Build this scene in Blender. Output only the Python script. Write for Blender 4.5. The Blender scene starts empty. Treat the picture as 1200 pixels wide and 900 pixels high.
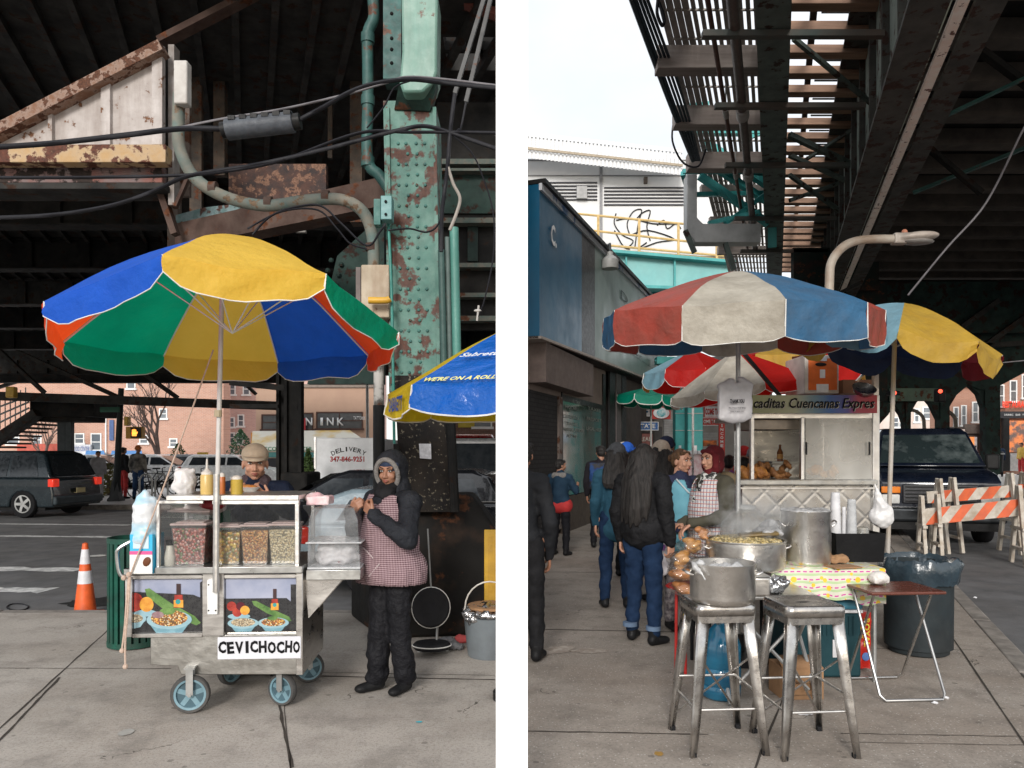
import bpy, bmesh, math, random
from mathutils import Vector, Matrix, noise, Euler
random.seed(7)
sc = bpy.context.scene
COL = sc.collection
F, CX, HY, H = 880.0, 600.0, 530.0, 1.55
R = math.radians
V = Vector
UR = V((.3312, .9435, 0)); UL = V((-.3312, .9435, 0)); Z = V((0, 0, 1))
def at(px, py, d): return V(((px-CX)/F*d, d, H+(HY-py)/F*d))
def gd(py, z=0.0): return F*(H-z)/(py-HY)
def gp(px, py, z=0.0):
    d = gd(py, z); return V(((px-CX)/F*d, d, z))
def ppm(d): return F/d

# ------------------------------------------------------------------ materials
def _mix(nt, a, b, f):
    m = nt.nodes.new('ShaderNodeMix'); m.data_type = 'RGBA'
    for i, v in ((6, a), (7, b), (0, f)):
        if isinstance(v, (tuple, list)): m.inputs[i].default_value = (*v, 1) if len(v) == 3 else v
        elif isinstance(v, (int, float)): m.inputs[i].default_value = v
        else: nt.links.new(v, m.inputs[i])
    return m.outputs[2]
def _noise(nt, vec, s, det=4, rough=.6):
    n = nt.nodes.new('ShaderNodeTexNoise'); n.inputs['Scale'].default_value = s
    n.inputs['Detail'].default_value = det; n.inputs['Roughness'].default_value = rough
    nt.links.new(vec, n.inputs['Vector']); return n.outputs['Fac']
def _ramp(nt, f, lo, hi):
    m = nt.nodes.new('ShaderNodeMapRange'); m.inputs[1].default_value = lo; m.inputs[2].default_value = hi
    nt.links.new(f, m.inputs[0]); return m.outputs[0]
def _vec(nt, scale=(1, 1, 1), rot=(0, 0, 0)):
    tc = nt.nodes.new('ShaderNodeTexCoord'); mp = nt.nodes.new('ShaderNodeMapping')
    mp.inputs['Scale'].default_value = scale; mp.inputs['Rotation'].default_value = rot
    nt.links.new(tc.outputs['Object'], mp.inputs[0]); return mp.outputs[0]
def _math(nt, op, a, b=0.0):
    m = nt.nodes.new('ShaderNodeMath'); m.operation = op
    for i, v in ((0, a), (1, b)):
        if isinstance(v, (int, float)): m.inputs[i].default_value = v
        else: nt.links.new(v, m.inputs[i])
    return m.outputs[0]
def newmat(name):
    m = bpy.data.materials.new(name); m.use_nodes = True
    nt = m.node_tree; b = nt.nodes['Principled BSDF']; return m, nt, b
_mc = {}
def mat(name, c, c2=None, s=6, rough=.6, metal=0, bump=.15, bs=None, rust=0, rc=(.13, .05, .025), rs=5, streak=None,
        dirt=0, dc=(.05, .045, .04), ds=2.5, stretch=(1, 1, 1), coat=0, emit=0, spec=None, sheen=0, bd=.01, lo=.35, hi=.65):
    if name in _mc: return _mc[name]
    m, nt, b = newmat(name)
    v = _vec(nt, stretch)
    c2 = c2 or tuple(x*.72 for x in c)
    col = _mix(nt, c, c2, _ramp(nt, _noise(nt, v, s), lo, hi))
    if dirt:
        sv = _vec(nt, streak) if streak else v
        col = _mix(nt, col, dc, _math(nt, 'MULTIPLY', _ramp(nt, _noise(nt, sv, ds, 6, .65), .42, .72), dirt))
    if rust:
        rv = _vec(nt)
        n = _noise(nt, rv, rs, 8, .62)
        f = _ramp(nt, n, .66-rust*.3, .70-rust*.3)
        rcol = _mix(nt, rc, tuple(x*.35 for x in rc), _ramp(nt, _noise(nt, rv, rs*6), .3, .7))
        col = _mix(nt, col, rcol, f)
    nt.links.new(col, b.inputs['Base Color'])
    b.inputs['Roughness'].default_value = rough; b.inputs['Metallic'].default_value = metal
    r = _ramp(nt, _noise(nt, v, s*2.3), .2, .8)
    mr = nt.nodes.new('ShaderNodeMapRange'); mr.inputs[3].default_value = max(0, rough-.12); mr.inputs[4].default_value = min(1, rough+.12)
    nt.links.new(r, mr.inputs[0]); nt.links.new(mr.outputs[0], b.inputs['Roughness'])
    if coat: b.inputs['Coat Weight'].default_value = coat
    if sheen: b.inputs['Sheen Weight'].default_value = sheen
    if spec is None and not coat and not metal and rough > .4: spec = .14 if max(c) < .06 else (.3 if max(c) < .2 else .5)
    if spec is not None: b.inputs['Specular IOR Level'].default_value = spec
    if emit:
        nt.links.new(col, b.inputs['Emission Color']); b.inputs['Emission Strength'].default_value = emit
    if bump:
        bn = nt.nodes.new('ShaderNodeBump'); bn.inputs['Strength'].default_value = min(1, bump*2); bn.inputs['Distance'].default_value = bd
        nt.links.new(_noise(nt, v, bs or s*4, 5), bn.inputs['Height']); nt.links.new(bn.outputs[0], b.inputs['Normal'])
    _mc[name] = m; return m
def fabric(name, c, trans=.35, c2=None, s=4, dirt=0, dc=(.12, .1, .08)):
    if name in _mc: return _mc[name]
    m, nt, b = newmat(name); v = _vec(nt)
    col = _mix(nt, c, c2 or tuple(x*.82 for x in c), _ramp(nt, _noise(nt, v, s), .3, .7))
    if dirt: col = _mix(nt, col, dc, _math(nt, 'MULTIPLY', _ramp(nt, _noise(nt, v, 3.5, 8, .7), .4, .75), dirt))
    nt.links.new(col, b.inputs['Base Color']); b.inputs['Roughness'].default_value = .55
    b.inputs['Specular IOR Level'].default_value = .3
    bn = nt.nodes.new('ShaderNodeBump'); bn.inputs['Strength'].default_value = .8; bn.inputs['Distance'].default_value = .03
    nt.links.new(_noise(nt, v, 7, 5, .55), bn.inputs['Height']); nt.links.new(bn.outputs[0], b.inputs['Normal'])
    t = nt.nodes.new('ShaderNodeBsdfTranslucent'); nt.links.new(col, t.inputs['Color'])
    mx = nt.nodes.new('ShaderNodeMixShader'); mx.inputs[0].default_value = trans
    out = nt.nodes['Material Output']
    nt.links.new(b.outputs[0], mx.inputs[1]); nt.links.new(t.outputs[0], mx.inputs[2]); nt.links.new(mx.outputs[0], out.inputs[0])
    _mc[name] = m; return m
def glass(name, tint=(1, 1, 1), refl=.12, cloud=0.0, cc=(.8, .8, .8), rough=.05, cs=7):
    """thin clear pane: see-through, with a little gloss and haze"""
    if name in _mc: return _mc[name]
    m, nt, b = newmat(name); nt.nodes.remove(b)
    t = nt.nodes.new('ShaderNodeBsdfTransparent'); t.inputs[0].default_value = (*tint, 1)
    g = nt.nodes.new('ShaderNodeBsdfGlossy'); g.inputs['Roughness'].default_value = rough
    mx = nt.nodes.new('ShaderNodeMixShader')
    lw = nt.nodes.new('ShaderNodeLayerWeight'); lw.inputs[0].default_value = .35
    nt.links.new(_math(nt, 'ADD', _math(nt, 'MULTIPLY', lw.outputs['Facing'], .45), refl), mx.inputs[0])
    nt.links.new(t.outputs[0], mx.inputs[1]); nt.links.new(g.outputs[0], mx.inputs[2]); o = mx.outputs[0]
    if cloud:
        d = nt.nodes.new('ShaderNodeBsdfDiffuse'); d.inputs[0].default_value = (*cc, 1)
        m2 = nt.nodes.new('ShaderNodeMixShader')
        nt.links.new(_math(nt, 'MULTIPLY', _ramp(nt, _noise(nt, _vec(nt), cs, 6 if cs > 3 else 2), .25, .75), cloud), m2.inputs[0])
        nt.links.new(o, m2.inputs[1]); nt.links.new(d.outputs[0], m2.inputs[2]); o = m2.outputs[0]
    nt.links.new(o, nt.nodes['Material Output'].inputs[0]); _mc[name] = m; return m
def brick(name, c1, c2, mortar, s=1.0, axis='xz', dirt=.3):
    if name in _mc: return _mc[name]
    m, nt, b = newmat(name)
    tc = nt.nodes.new('ShaderNodeTexCoord'); sp = nt.nodes.new('ShaderNodeSeparateXYZ'); cb = nt.nodes.new('ShaderNodeCombineXYZ')
    nt.links.new(tc.outputs['Object'], sp.inputs[0])
    nt.links.new(sp.outputs['X' if axis[0] == 'x' else 'Y'], cb.inputs[0]); nt.links.new(sp.outputs['Z'], cb.inputs[1])
    br = nt.nodes.new('ShaderNodeTexBrick'); nt.links.new(cb.outputs[0], br.inputs[0])
    br.inputs['Color1'].default_value = (*c1, 1); br.inputs['Color2'].default_value = (*c2, 1); br.inputs['Mortar'].default_value = (*mortar, 1)
    br.inputs['Scale'].default_value = s; br.inputs['Brick Width'].default_value = .22; br.inputs['Row Height'].default_value = .075; br.inputs['Mortar Size'].default_value = .008
    v = _vec(nt)
    col = _mix(nt, br.outputs[0], tuple(x*.45 for x in c1), _math(nt, 'MULTIPLY', _ramp(nt, _noise(nt, v, .6, 6), .35, .75), dirt))
    nt.links.new(col, b.inputs['Base Color']); b.inputs['Roughness'].default_value = .9
    _mc[name] = m; return m
def checker(name, ca, cb_, cell, lines=False, c3=None):
    if name in _mc: return _mc[name]
    m, nt, b = newmat(name); tc = nt.nodes.new('ShaderNodeTexCoord'); sp = nt.nodes.new('ShaderNodeSeparateXYZ')
    nt.links.new(tc.outputs['Object'], sp.inputs[0])
    hsum = _math(nt, 'ADD', sp.outputs['X'], _math(nt, 'MULTIPLY', sp.outputs['Y'], .8))
    def stripe(s, cell, w):
        f = _math(nt, 'FRACT', _math(nt, 'ADD', _math(nt, 'DIVIDE', s, cell), 100.0)); return _math(nt, 'LESS_THAN', f, w)
    a = stripe(hsum, cell, .55 if not lines else .22); z = stripe(sp.outputs['Z'], cell, .55 if not lines else .22)
    if not lines:
        f = _math(nt, 'MULTIPLY', _math(nt, 'ADD', a, z), .5)
        col = _mix(nt, ca, cb_, f)
    else:
        col = _mix(nt, ca, cb_, _math(nt, 'MULTIPLY', a, .85))
        col = _mix(nt, col, c3 or cb_, _math(nt, 'MULTIPLY', z, .85))
    nt.links.new(col, b.inputs['Base Color']); b.inputs['Roughness'].default_value = .85
    bn = nt.nodes.new('ShaderNodeBump'); bn.inputs['Strength'].default_value = .9; bn.inputs['Distance'].default_value = .035
    nt.links.new(_noise(nt, _vec(nt), 9, 5), bn.inputs['Height']); nt.links.new(bn.outputs[0], b.inputs['Normal'])
    _mc[name] = m; return m
def grains(name, cols, s=60, rough=.5, bump=.6):
    """food pieces: voronoi cells picking between colours"""
    if name in _mc: return _mc[name]
    m, nt, b = newmat(name); v = nt.nodes.new('ShaderNodeTexVoronoi'); v.inputs['Scale'].default_value = s
    nt.links.new(_vec(nt), v.inputs['Vector'])
    sp = nt.nodes.new('ShaderNodeSeparateColor'); nt.links.new(v.outputs['Color'], sp.inputs[0])
    r = nt.nodes.new('ShaderNodeValToRGB'); r.color_ramp.interpolation = 'CONSTANT'; e = r.color_ramp.elements
    e[0].color = (*cols[0], 1); e[1].position = 1/len(cols); e[1].color = (*cols[1], 1)
    for i, c in enumerate(cols[2:], 2): x = e.new(i/len(cols)); x.color = (*c, 1)
    nt.links.new(sp.outputs[0], r.inputs[0])
    dk = _mix(nt, r.outputs[0], tuple(x*.25 for x in cols[0]), _ramp(nt, v.outputs['Distance'], .35/1, .75))
    nt.links.new(dk, b.inputs['Base Color']); b.inputs['Roughness'].default_value = rough
    bn = nt.nodes.new('ShaderNodeBump'); bn.inputs['Strength'].default_value = bump; bn.inputs['Distance'].default_value = .01; bn.invert = True
    nt.links.new(v.outputs['Distance'], bn.inputs['Height']); nt.links.new(bn.outputs[0], b.inputs['Normal'])
    _mc[name] = m; return m

# ------------------------------------------------------------------ mesh builder
class MB:
    def __init__(s): s.v = []; s.f = []; s.mi = []; s.m = 0
    def add(s, vs, fs):
        n = len(s.v); s.v += [tuple(v) for v in vs]; s.f += [tuple(i+n for i in f) for f in fs]; s.mi += [s.m]*len(fs); return s
    def box(s, c, size, rz=0, rot=None):
        hx, hy, hz = size[0]/2, size[1]/2, size[2]/2; M = rot or Matrix.Rotation(rz, 3, 'Z'); c = V(c)
        vs = [c+M@V((x*hx, y*hy, z*hz)) for x in (-1, 1) for y in (-1, 1) for z in (-1, 1)]
        return s.add(vs, [(0, 1, 3, 2), (4, 6, 7, 5), (0, 4, 5, 1), (2, 3, 7, 6), (0, 2, 6, 4), (1, 5, 7, 3)])
    def bb(s, x0, y0, z0, x1, y1, z1): return s.box(((x0+x1)/2, (y0+y1)/2, (z0+z1)/2), (abs(x1-x0), abs(y1-y0), abs(z1-z0)))
    def beam(s, p, q, w, h, up=Z):
        p, q = V(p), V(q); d = (q-p); L = d.length; d.normalize(); up = V(up)
        x = d.cross(up)
        if x.length < 1e-4: x = d.cross(V((0, 1, 0)))
        x.normalize(); z = x.cross(d)
        M = Matrix((x, d, z)).transposed(); return s.box((p+q)/2, (w, L, h), rot=M)
    def ibeam(s, p, q, w, h, t=.02, up=Z):
        p, q = V(p), V(q); d = (q-p).normalized(); x = d.cross(V(up)).normalized(); z = x.cross(d)
        s.beam(p+z*(h/2-t/2), q+z*(h/2-t/2), w, t, up); s.beam(p-z*(h/2-t/2), q-z*(h/2-t/2), w, t, up); s.beam(p, q, t, h-2*t, up); return s
    def tube(s, pts, r, n=10, caps=True):
        pts = [V(p) for p in pts]; rs = r if isinstance(r, (list, tuple)) else [r]*len(pts)
        vs = []; fs = []; prev = None
        for i, p in enumerate(pts):
            a = pts[max(0, i-1)]; b = pts[min(len(pts)-1, i+1)]; d = (b-a).normalized()
            if prev is None:
                u = d.cross(Z)
                if u.length < .05: u = d.cross(V((1, 0, 0)))
            else: u = prev-d*prev.dot(d)
            u.normalize(); prev = u; w = d.cross(u)
            for k in range(n):
                t = 2*math.pi*k/n; vs.append(p+(u*math.cos(t)+w*math.sin(t))*rs[i])
        for i in range(len(pts)-1):
            for k in range(n):
                a = i*n+k; b = i*n+(k+1) % n; fs.append((a, b, b+n, a+n))
        if caps: fs.append(tuple(range(n))[::-1]); fs.append(tuple(range((len(pts)-1)*n, len(pts)*n)))
        return s.add(vs, fs)
    def cyl(s, p, q, r, n=20): return s.tube([p, q], r, n)
    def lathe(s, prof, c=(0, 0, 0), n=28, rot=None, sx=1, sy=1, ring=False):
        c = V(c)
        prof = list(prof)+([prof[0]] if ring else []); vs = []; fs = []; k = len(prof)
        for i in range(n):
            t = 2*math.pi*i/n
            for r, z in prof:
                v = V((r*math.cos(t)*sx, r*math.sin(t)*sy, z)); vs.append(c+(rot@v if rot else v))
        for i in range(n):
            j = (i+1) % n
            for a in range(k-1): fs.append((i*k+a, j*k+a, j*k+a+1, i*k+a+1))
        if not ring and prof[0][0] > 1e-5: fs.append(tuple(i*k for i in range(n))[::-1])
        if not ring and prof[-1][0] > 1e-5: fs.append(tuple(i*k+k-1 for i in range(n)))
        return s.add(vs, fs)
    def sph(s, c, r, n=14, rot=None):
        r = (r, r, r) if isinstance(r, (int, float)) else r; c = V(c); m = n//2+1; vs = []; fs = []
        for j in range(m+1):
            ph = math.pi*j/m
            for i in range(n):
                t = 2*math.pi*i/n; v = V((r[0]*math.sin(ph)*math.cos(t), r[1]*math.sin(ph)*math.sin(t), r[2]*math.cos(ph)))
                vs.append(c+(rot@v if rot else v))
        for j in range(m):
            for i in range(n): fs.append((j*n+i, (j+1)*n+i, (j+1)*n+(i+1) % n, j*n+(i+1) % n))
        return s.add(vs, fs)
    def prism(s, poly, ext):
        """poly: list of 3D points, ext: vector"""
        n = len(poly); poly = [V(p) for p in poly]; e = V(ext)
        s.add(poly+[p+e for p in poly], [tuple(range(n))[::-1], tuple(range(n, 2*n))]+[(i, (i+1) % n, (i+1) % n+n, i+n) for i in range(n)]); return s
    def quad(s, a, b, c, d): return s.add([a, b, c, d], [(0, 1, 2, 3)])
    def poly(s, pts): return s.add(pts, [tuple(range(len(pts)))])
    def fr(s, x0, y0, x1, y1, d, t=.1):
        """slab facing the road plane: pixel rectangle standing at distance d, thickness t backwards"""
        a = at(x0, y1, d); b = at(x1, y0, d); return s.bb(a.x, d, a.z, b.x, d+t, b.z)
    def build(s, name, m, parent=None, world=False, smooth=None, bev=0, seg=2, solid=0, ang=35):
        me = bpy.data.meshes.new(name); vs = s.v
        if world and parent is not None:
            L = Matrix.Translation(parent.location)@Matrix.Rotation(parent.rotation_euler.z, 4, 'Z'); L.invert()
            vs = [L@V(v) for v in vs]
        me.from_pydata(vs, [], s.f)
        ms = m if isinstance(m, (list, tuple)) else [m]
        for x in ms: me.materials.append(x)
        if len(ms) > 1: me.polygons.foreach_set('material_index', s.mi)
        bm = bmesh.new(); bm.from_mesh(me); bmesh.ops.remove_doubles(bm, verts=bm.verts, dist=1e-5)
        if s.rec: bmesh.ops.recalc_face_normals(bm, faces=bm.faces)
        bm.to_mesh(me); bm.free()
        if smooth is not False:
            me.polygons.foreach_set('use_smooth', [True]*len(me.polygons)); me.set_sharp_from_angle(angle=R(ang))
        o = bpy.data.objects.new(name, me); COL.objects.link(o)
        if parent: o.parent = parent
        if solid:
            k = o.modifiers.new('s', 'SOLIDIFY'); k.thickness = solid; k.offset = 0
        if bev:
            k = o.modifiers.new('b', 'BEVEL'); k.width = bev; k.segments = seg; k.limit_method = 'ANGLE'; k.angle_limit = R(40)
        return o
    rec = True
def thing(name, label, cat, loc=(0, 0, 0), rz=0, group=None):
    o = bpy.data.objects.new(name, None); COL.objects.link(o); o.empty_display_size = .1
    o.location = loc; o.rotation_euler = (0, 0, rz); return tag(o, label, cat, group)
def tag(o, label, cat, group=None, kind=None):
    if label: o['label'] = label
    if cat: o['category'] = cat
    if group: o['group'] = group
    if kind: o['kind'] = kind
    return o
def struct(o): o['kind'] = 'structure'; return o
def copy_tree(o, parent=None):
    c = o.copy(); COL.objects.link(c)
    if parent: c.parent = parent
    for ch in [x for x in o.children]: copy_tree(ch, c)
    return c
def text(s, m, parent, loc, width=None, height=None, rx=90, ry=0, rz=0, bold=0.0, shear=0, ext=.002, world=False, name='lettering', align='CENTER', space=1.0, M=None):
    c = bpy.data.curves.new('t', 'FONT'); c.body = s; c.size = 1; c.align_x = align; c.extrude = 0; c.offset = bold; c.shear = shear
    c.space_character = space; c.resolution_u = 2
    o = bpy.data.objects.new('t', c); COL.objects.link(o)
    dg = bpy.context.evaluated_depsgraph_get(); me = bpy.data.meshes.new_from_object(o.evaluated_get(dg)); bpy.data.objects.remove(o)
    xs = [v.co.x for v in me.vertices]; ys = [v.co.y for v in me.vertices]
    x0, x1, y0, y1 = min(xs), max(xs), min(ys), max(ys); sy = (height or 1)/(y1-y0); sx = (width/(x1-x0)) if width else sy
    if not height: sy = sx
    for v in me.vertices: v.co.x = (v.co.x-(x0+x1)/2)*sx; v.co.y = (v.co.y-(y0+y1)/2)*sy
    Mr = Euler((R(rx), R(ry), R(rz))).to_matrix().to_4x4(); T = Matrix.Translation(V(loc))
    if world and parent is not None:
        L = (Matrix.Translation(parent.location)@Matrix.Rotation(parent.rotation_euler.z, 4, 'Z')).inverted()
    else: L = Matrix.Identity(4)
    me.transform(M if M is not None else L@T@Mr); me.materials.clear(); me.materials.append(m)
    me.name = name; ob = bpy.data.objects.new(name, me); COL.objects.link(ob)
    if parent: ob.parent = parent
    if ext:
        k = ob.modifiers.new('s', 'SOLIDIFY'); k.thickness = ext; k.offset = 0
    return ob
def blob(el, vox=.012, it=4, disp=0, ds=12):
    """one continuous skin grown over tapered capsules and ellipsoids; returns (verts, faces)"""
    mb = MB()
    for e in el:
        if e[0] == 'c':
            p, q, r1, r2 = V(e[1]), V(e[2]), e[3], e[4]; L = (q-p).length; n = max(2, int(L/.03))
            mb.tube([p+(q-p)*i/n for i in range(n+1)], [r1+(r2-r1)*i/n for i in range(n+1)], 14)
            mb.sph(p, r1*.995, 12); mb.sph(q, r2*.995, 12)
        elif e[0] == 'e': mb.sph(e[1], e[2], 18, e[3] if len(e) > 3 else None)
        elif e[0] == 'b': mb.box(e[1], e[2], rot=e[3] if len(e) > 3 else None)
    me = bpy.data.meshes.new('b'); me.from_pydata(mb.v, [], mb.f); bm = bmesh.new(); bm.from_mesh(me); bmesh.ops.recalc_face_normals(bm, faces=bm.faces); bm.to_mesh(me); bm.free()
    o = bpy.data.objects.new('b', me); COL.objects.link(o)
    k = o.modifiers.new('r', 'REMESH'); k.mode = 'VOXEL'; k.voxel_size = vox
    if it: k = o.modifiers.new('s', 'SMOOTH'); k.iterations = it; k.factor = .6
    dg = bpy.context.evaluated_depsgraph_get(); m2 = bpy.data.meshes.new_from_object(o.evaluated_get(dg))
    if disp:
        ns = [v.normal.copy() for v in m2.vertices]
        for v, n in zip(m2.vertices, ns): v.co += n*disp*(noise.noise(v.co*ds)+.5*noise.noise(v.co*ds*2.3))
    vs = [tuple(v.co) for v in m2.vertices]; fs = [tuple(p.vertices) for p in m2.polygons]
    bpy.data.objects.remove(o); bpy.data.meshes.remove(me); bpy.data.meshes.remove(m2)
    return vs, fs
def raw(name, vf, m, parent, M=None, extra=None, solid=0):
    mb = MB(); mb.rec = False; mb.add(*vf)
    if extra:
        for k, (vs, fs) in extra: mb.m = k; mb.add(vs, fs)
    if M: mb.v = [tuple(M@V(v)) for v in mb.v]
    return mb.build(name, m, parent, ang=80, solid=solid)

# ------------------------------------------------------------------ shared materials
WHITE = mat('white_paint', (.8, .8, .78), (.72, .72, .7), rough=.4, bump=.02)
POSTW = mat('post_white', (.97, .97, .97), (.95, .95, .95), rough=.7, bump=0)
BLACK = mat('black_paint', (.012, .012, .013), (.02, .02, .02), rough=.45)
RUBBER = mat('rubber', (.018, .018, .02), rough=.8)
STEEL = mat('stainless', (.68, .66, .63), (.52, .5, .48), s=3, rough=.32, metal=1, bump=.04, stretch=(1, 1, 3), dirt=.35, dc=(.2, .18, .16))
ALU = mat('aluminium', (.78, .76, .73), (.62, .6, .58), s=8, rough=.38, metal=1, bump=.08, dirt=.3, dc=(.25, .24, .22))
DKSTEEL = mat('gunmetal', (.66, .64, .61), (.45, .43, .41), s=10, rough=.3, metal=1, bump=.06, dirt=.25, dc=(.1, .08, .07))
GALV = mat('galvanised', (.42, .42, .41), (.33, .33, .32), s=10, rough=.5, metal=.7, bump=.05)
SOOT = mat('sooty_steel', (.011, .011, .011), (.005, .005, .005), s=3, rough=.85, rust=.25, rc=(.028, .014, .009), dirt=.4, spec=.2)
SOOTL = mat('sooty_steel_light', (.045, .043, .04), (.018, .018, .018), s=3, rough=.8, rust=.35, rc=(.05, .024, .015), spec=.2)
DKGREEN = mat('dark_green_steel', (.022, .045, .038), (.01, .02, .018), s=3, rough=.75, rust=.4, rc=(.03, .013, .008), rs=4, spec=.25)
TEAL = mat('teal_steel', (.07, .18, .148), (.12, .235, .195), s=5, rough=.55, rust=.5, rc=(.1, .035, .02), rs=4.5, dirt=.5, ds=6, dc=(.03, .07, .06))
TEALC = mat('teal_clean', (.04, .3, .3), (.06, .37, .36), s=3, rough=.5, dirt=.25, dc=(.03, .08, .08))
TEALD = mat('teal_pipe', (.02, .065, .06), (.04, .11, .1), s=8, rough=.5, rust=.25, dirt=.5, dc=(.04, .05, .045))
RUSTY = mat('rusted_beam', (.055, .033, .027), (.1, .068, .056), s=4, rough=.85, rust=.3, bump=.3)
PEEL = mat('peeling_whitewash', (.52, .48, .46), (.38, .34, .32), s=7, rough=.8, rust=.2, rc=(.2, .085, .035), rs=7, dirt=.55, dc=(.14, .09, .06), ds=5, streak=(1, 1, .12), bump=.3, lo=.3, hi=.7)
PEELY = mat('peeling_ochre', (.42, .27, .13), (.42, .34, .25), s=5, rough=.8, rust=.6, rc=(.13, .04, .02), rs=5, bump=.4)
PEELP = mat('peeling_pink', (.2, .16, .16), (.24, .1, .08), s=4, rough=.85, rust=.5, rc=(.04, .025, .02), rs=6, bump=.5)
CREAM = mat('cream_panel', (.5, .43, .33), (.38, .31, .22), s=6, rough=.7, rust=.1, dirt=.5, streak=(1, 1, .15), ds=7, dc=(.2, .1, .05))
WIRE = mat('cable_black', (.02, .02, .024), rough=.5)
ORANGE = mat('orange_plastic', (.8, .12, .02), rough=.5, dirt=.25)
REDP = mat('red_paint', (.5, .02, .015), rough=.4)
CARD = mat('cardboard', (.36, .2, .1), (.3, .165, .08), s=8, rough=.9, dirt=.2)
SKIN = mat('skin', (.34, .17, .105), (.28, .13, .08), s=9, rough=.5, bump=.05)
SKINL = mat('skin_light', (.52, .28, .19), (.45, .22, .14), s=9, rough=.5, bump=.05)
EYEW = mat('eye_white', (.7, .68, .65), rough=.25, bump=0); EYED = mat('eye_dark', (.015, .01, .008), rough=.15, bump=0)
LIP = mat('lips', (.3, .08, .06), rough=.4, bump=0)
HAIR = mat('hair_black', (.008, .007, .007), (.03, .026, .024), s=20, rough=.42, stretch=(3, 3, .25), bump=.6, bs=45, spec=.25)
# ------------------------------------------------------------------ parasols
def canopy(root, C, Rr, drop, cols, tilt=(0, 0), a0=0, n=8, val=.16, droop=1.6, sag=.05, ribm=None, pipe=None, flare=.25, scall=.35, rscale=None, ztop=0, seed=1, name='panel', lower=0, wob=.012, pr=.003, zo=None):
    """panels with a hanging valance; C = apex in root's space; cols = fabric per panel"""
    rnd = random.Random(seed); T = Matrix.Rotation(R(tilt[0]), 3, 'X')@Matrix.Rotation(R(tilt[1]), 3, 'Y'); C = V(C)
    rs = rscale or (lambda k: 1.0)
    ribs = []
    for k in range(n+1):
        a = R(a0)+2*math.pi*(k % n)/n; ribs.append((a, Rr*rs(k % n)))
    NR, NP, NV = 10, 10, 4
    def pt(k, u, r):
        (a1, r1), (a2, r2) = ribs[k], ribs[k+1]
        p1 = V((r1*math.cos(a1)*r, r1*math.sin(a1)*r, 0)); p2 = V((r2*math.cos(a2)*r, r2*math.sin(a2)*r, 0)); p = p1.lerp(p2, u)
        z = ((zo[k]*(1-u)+zo[(k+1) % n]*u)*r*r if zo else 0)-drop*(r**droop)+sag*0-(sag*4*u*(1-u)*(r**1.5))*.5
        z += wob*noise.noise(V((p.x*3, p.y*3, seed)))*r
        return V((p.x, p.y, z))
    for k in range(n):
        mb = MB(); vs = []; fs = []
        for i in range(NR+1):
            for j in range(NP+1): vs.append(pt(k, j/NP, i/NR))
        e = []
        for v in range(1, NV+1):
            for j in range(NP+1):
                u = j/NP; p = pt(k, u, 1.0); out = V((p.x, p.y, 0)).normalized(); sc_ = (1-scall)+scall*min(1, 6*u*(1-u))**.5 if 0 < u < 1 else (1-scall)
                L = val*sc_*v/NV; vs.append(p+out*L*flare+V((0, 0, -L))+out*.012*math.sin(u*15+k+v)+V((0, 0, lower*u*(1-u)))*0)
                if v == NV: e.append(vs[-1])
        for i in range(NR+NV):
            for j in range(NP): a = i*(NP+1)+j; fs.append((a, a+1, a+NP+2, a+NP+1))
        vs = [C+T@v for v in vs]; mb.add(vs, fs); o = mb.build(name, cols[k % len(cols)], root, ang=28)
        if pipe:
            t = MB(); t.tube([C+T@v for v in [pt(k, 0, 1)]+e+[pt(k, 1, 1)]], pr, 5); t.build('edge_piping', pipe, o)
    for k in range(n):
        if ribm:
            mb = MB(); mb.tube([C+T@(pt(k, 0, r)+V((0, 0, -.012))) for r in (0, .3, .6, .85, 1)], .005, 6); mb.build('rib', ribm, root)
            mb = MB(); mb.tube([C+T@(pt(k, 0, .5)+V((0, 0, -.02))), C+T@V((0, 0, -drop*1.05-.02))], .004, 6); mb.build('strut', ribm, root)
# ------------------------------------------------------------------ people
def hand_el(w, d, n, side, curl=30, s=1.0, spread=.1):
    """capsules of one hand: w wrist, d direction to the knuckles, n palm normal, side = +1/-1 where the thumb leaves"""
    w = V(w); d = V(d).normalized(); n = V(n); n = (n-d*n.dot(d)).normalized(); x = d.cross(n)*side
    el = [('c', w-d*.03*s, w+d*.01*s, .022*s, .022*s)]
    for k in range(4):
        off = (k-1.5)*.0185*s; b = w+d*(.088-abs(k-1.2)*.004)*s+x*(-off)
        el.append(('c', w+d*.02*s+x*(-off*.75), b, .0135*s, .0105*s))
        L = (.036, .041, .038, .029)[k]*s; dd = (d+x*(-off)*spread*8).normalized(); a = R(curl*.6); p = b
        for j, f in enumerate((1, .68, .55)):
            dj = (dd*math.cos(a)+n*math.sin(a)); q = p+dj*L*f
            el.append(('c', p, q, (.0098-.0008*j)*s, (.0090-.0010*j)*s)); p = q; a += R(curl*(.9+.05*k))
    b = w+d*.022*s+x*.022*s; t = b+(x*.62+d*.72+n*.25).normalized()*.042*s
    el.append(('c', b, t, .0145*s, .0115*s)); t2 = t+(x*.25+d*.85+n*.45).normalized()*.034*s
    el.append(('c', t, t2, .0112*s, .0092*s))
    return el
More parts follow.
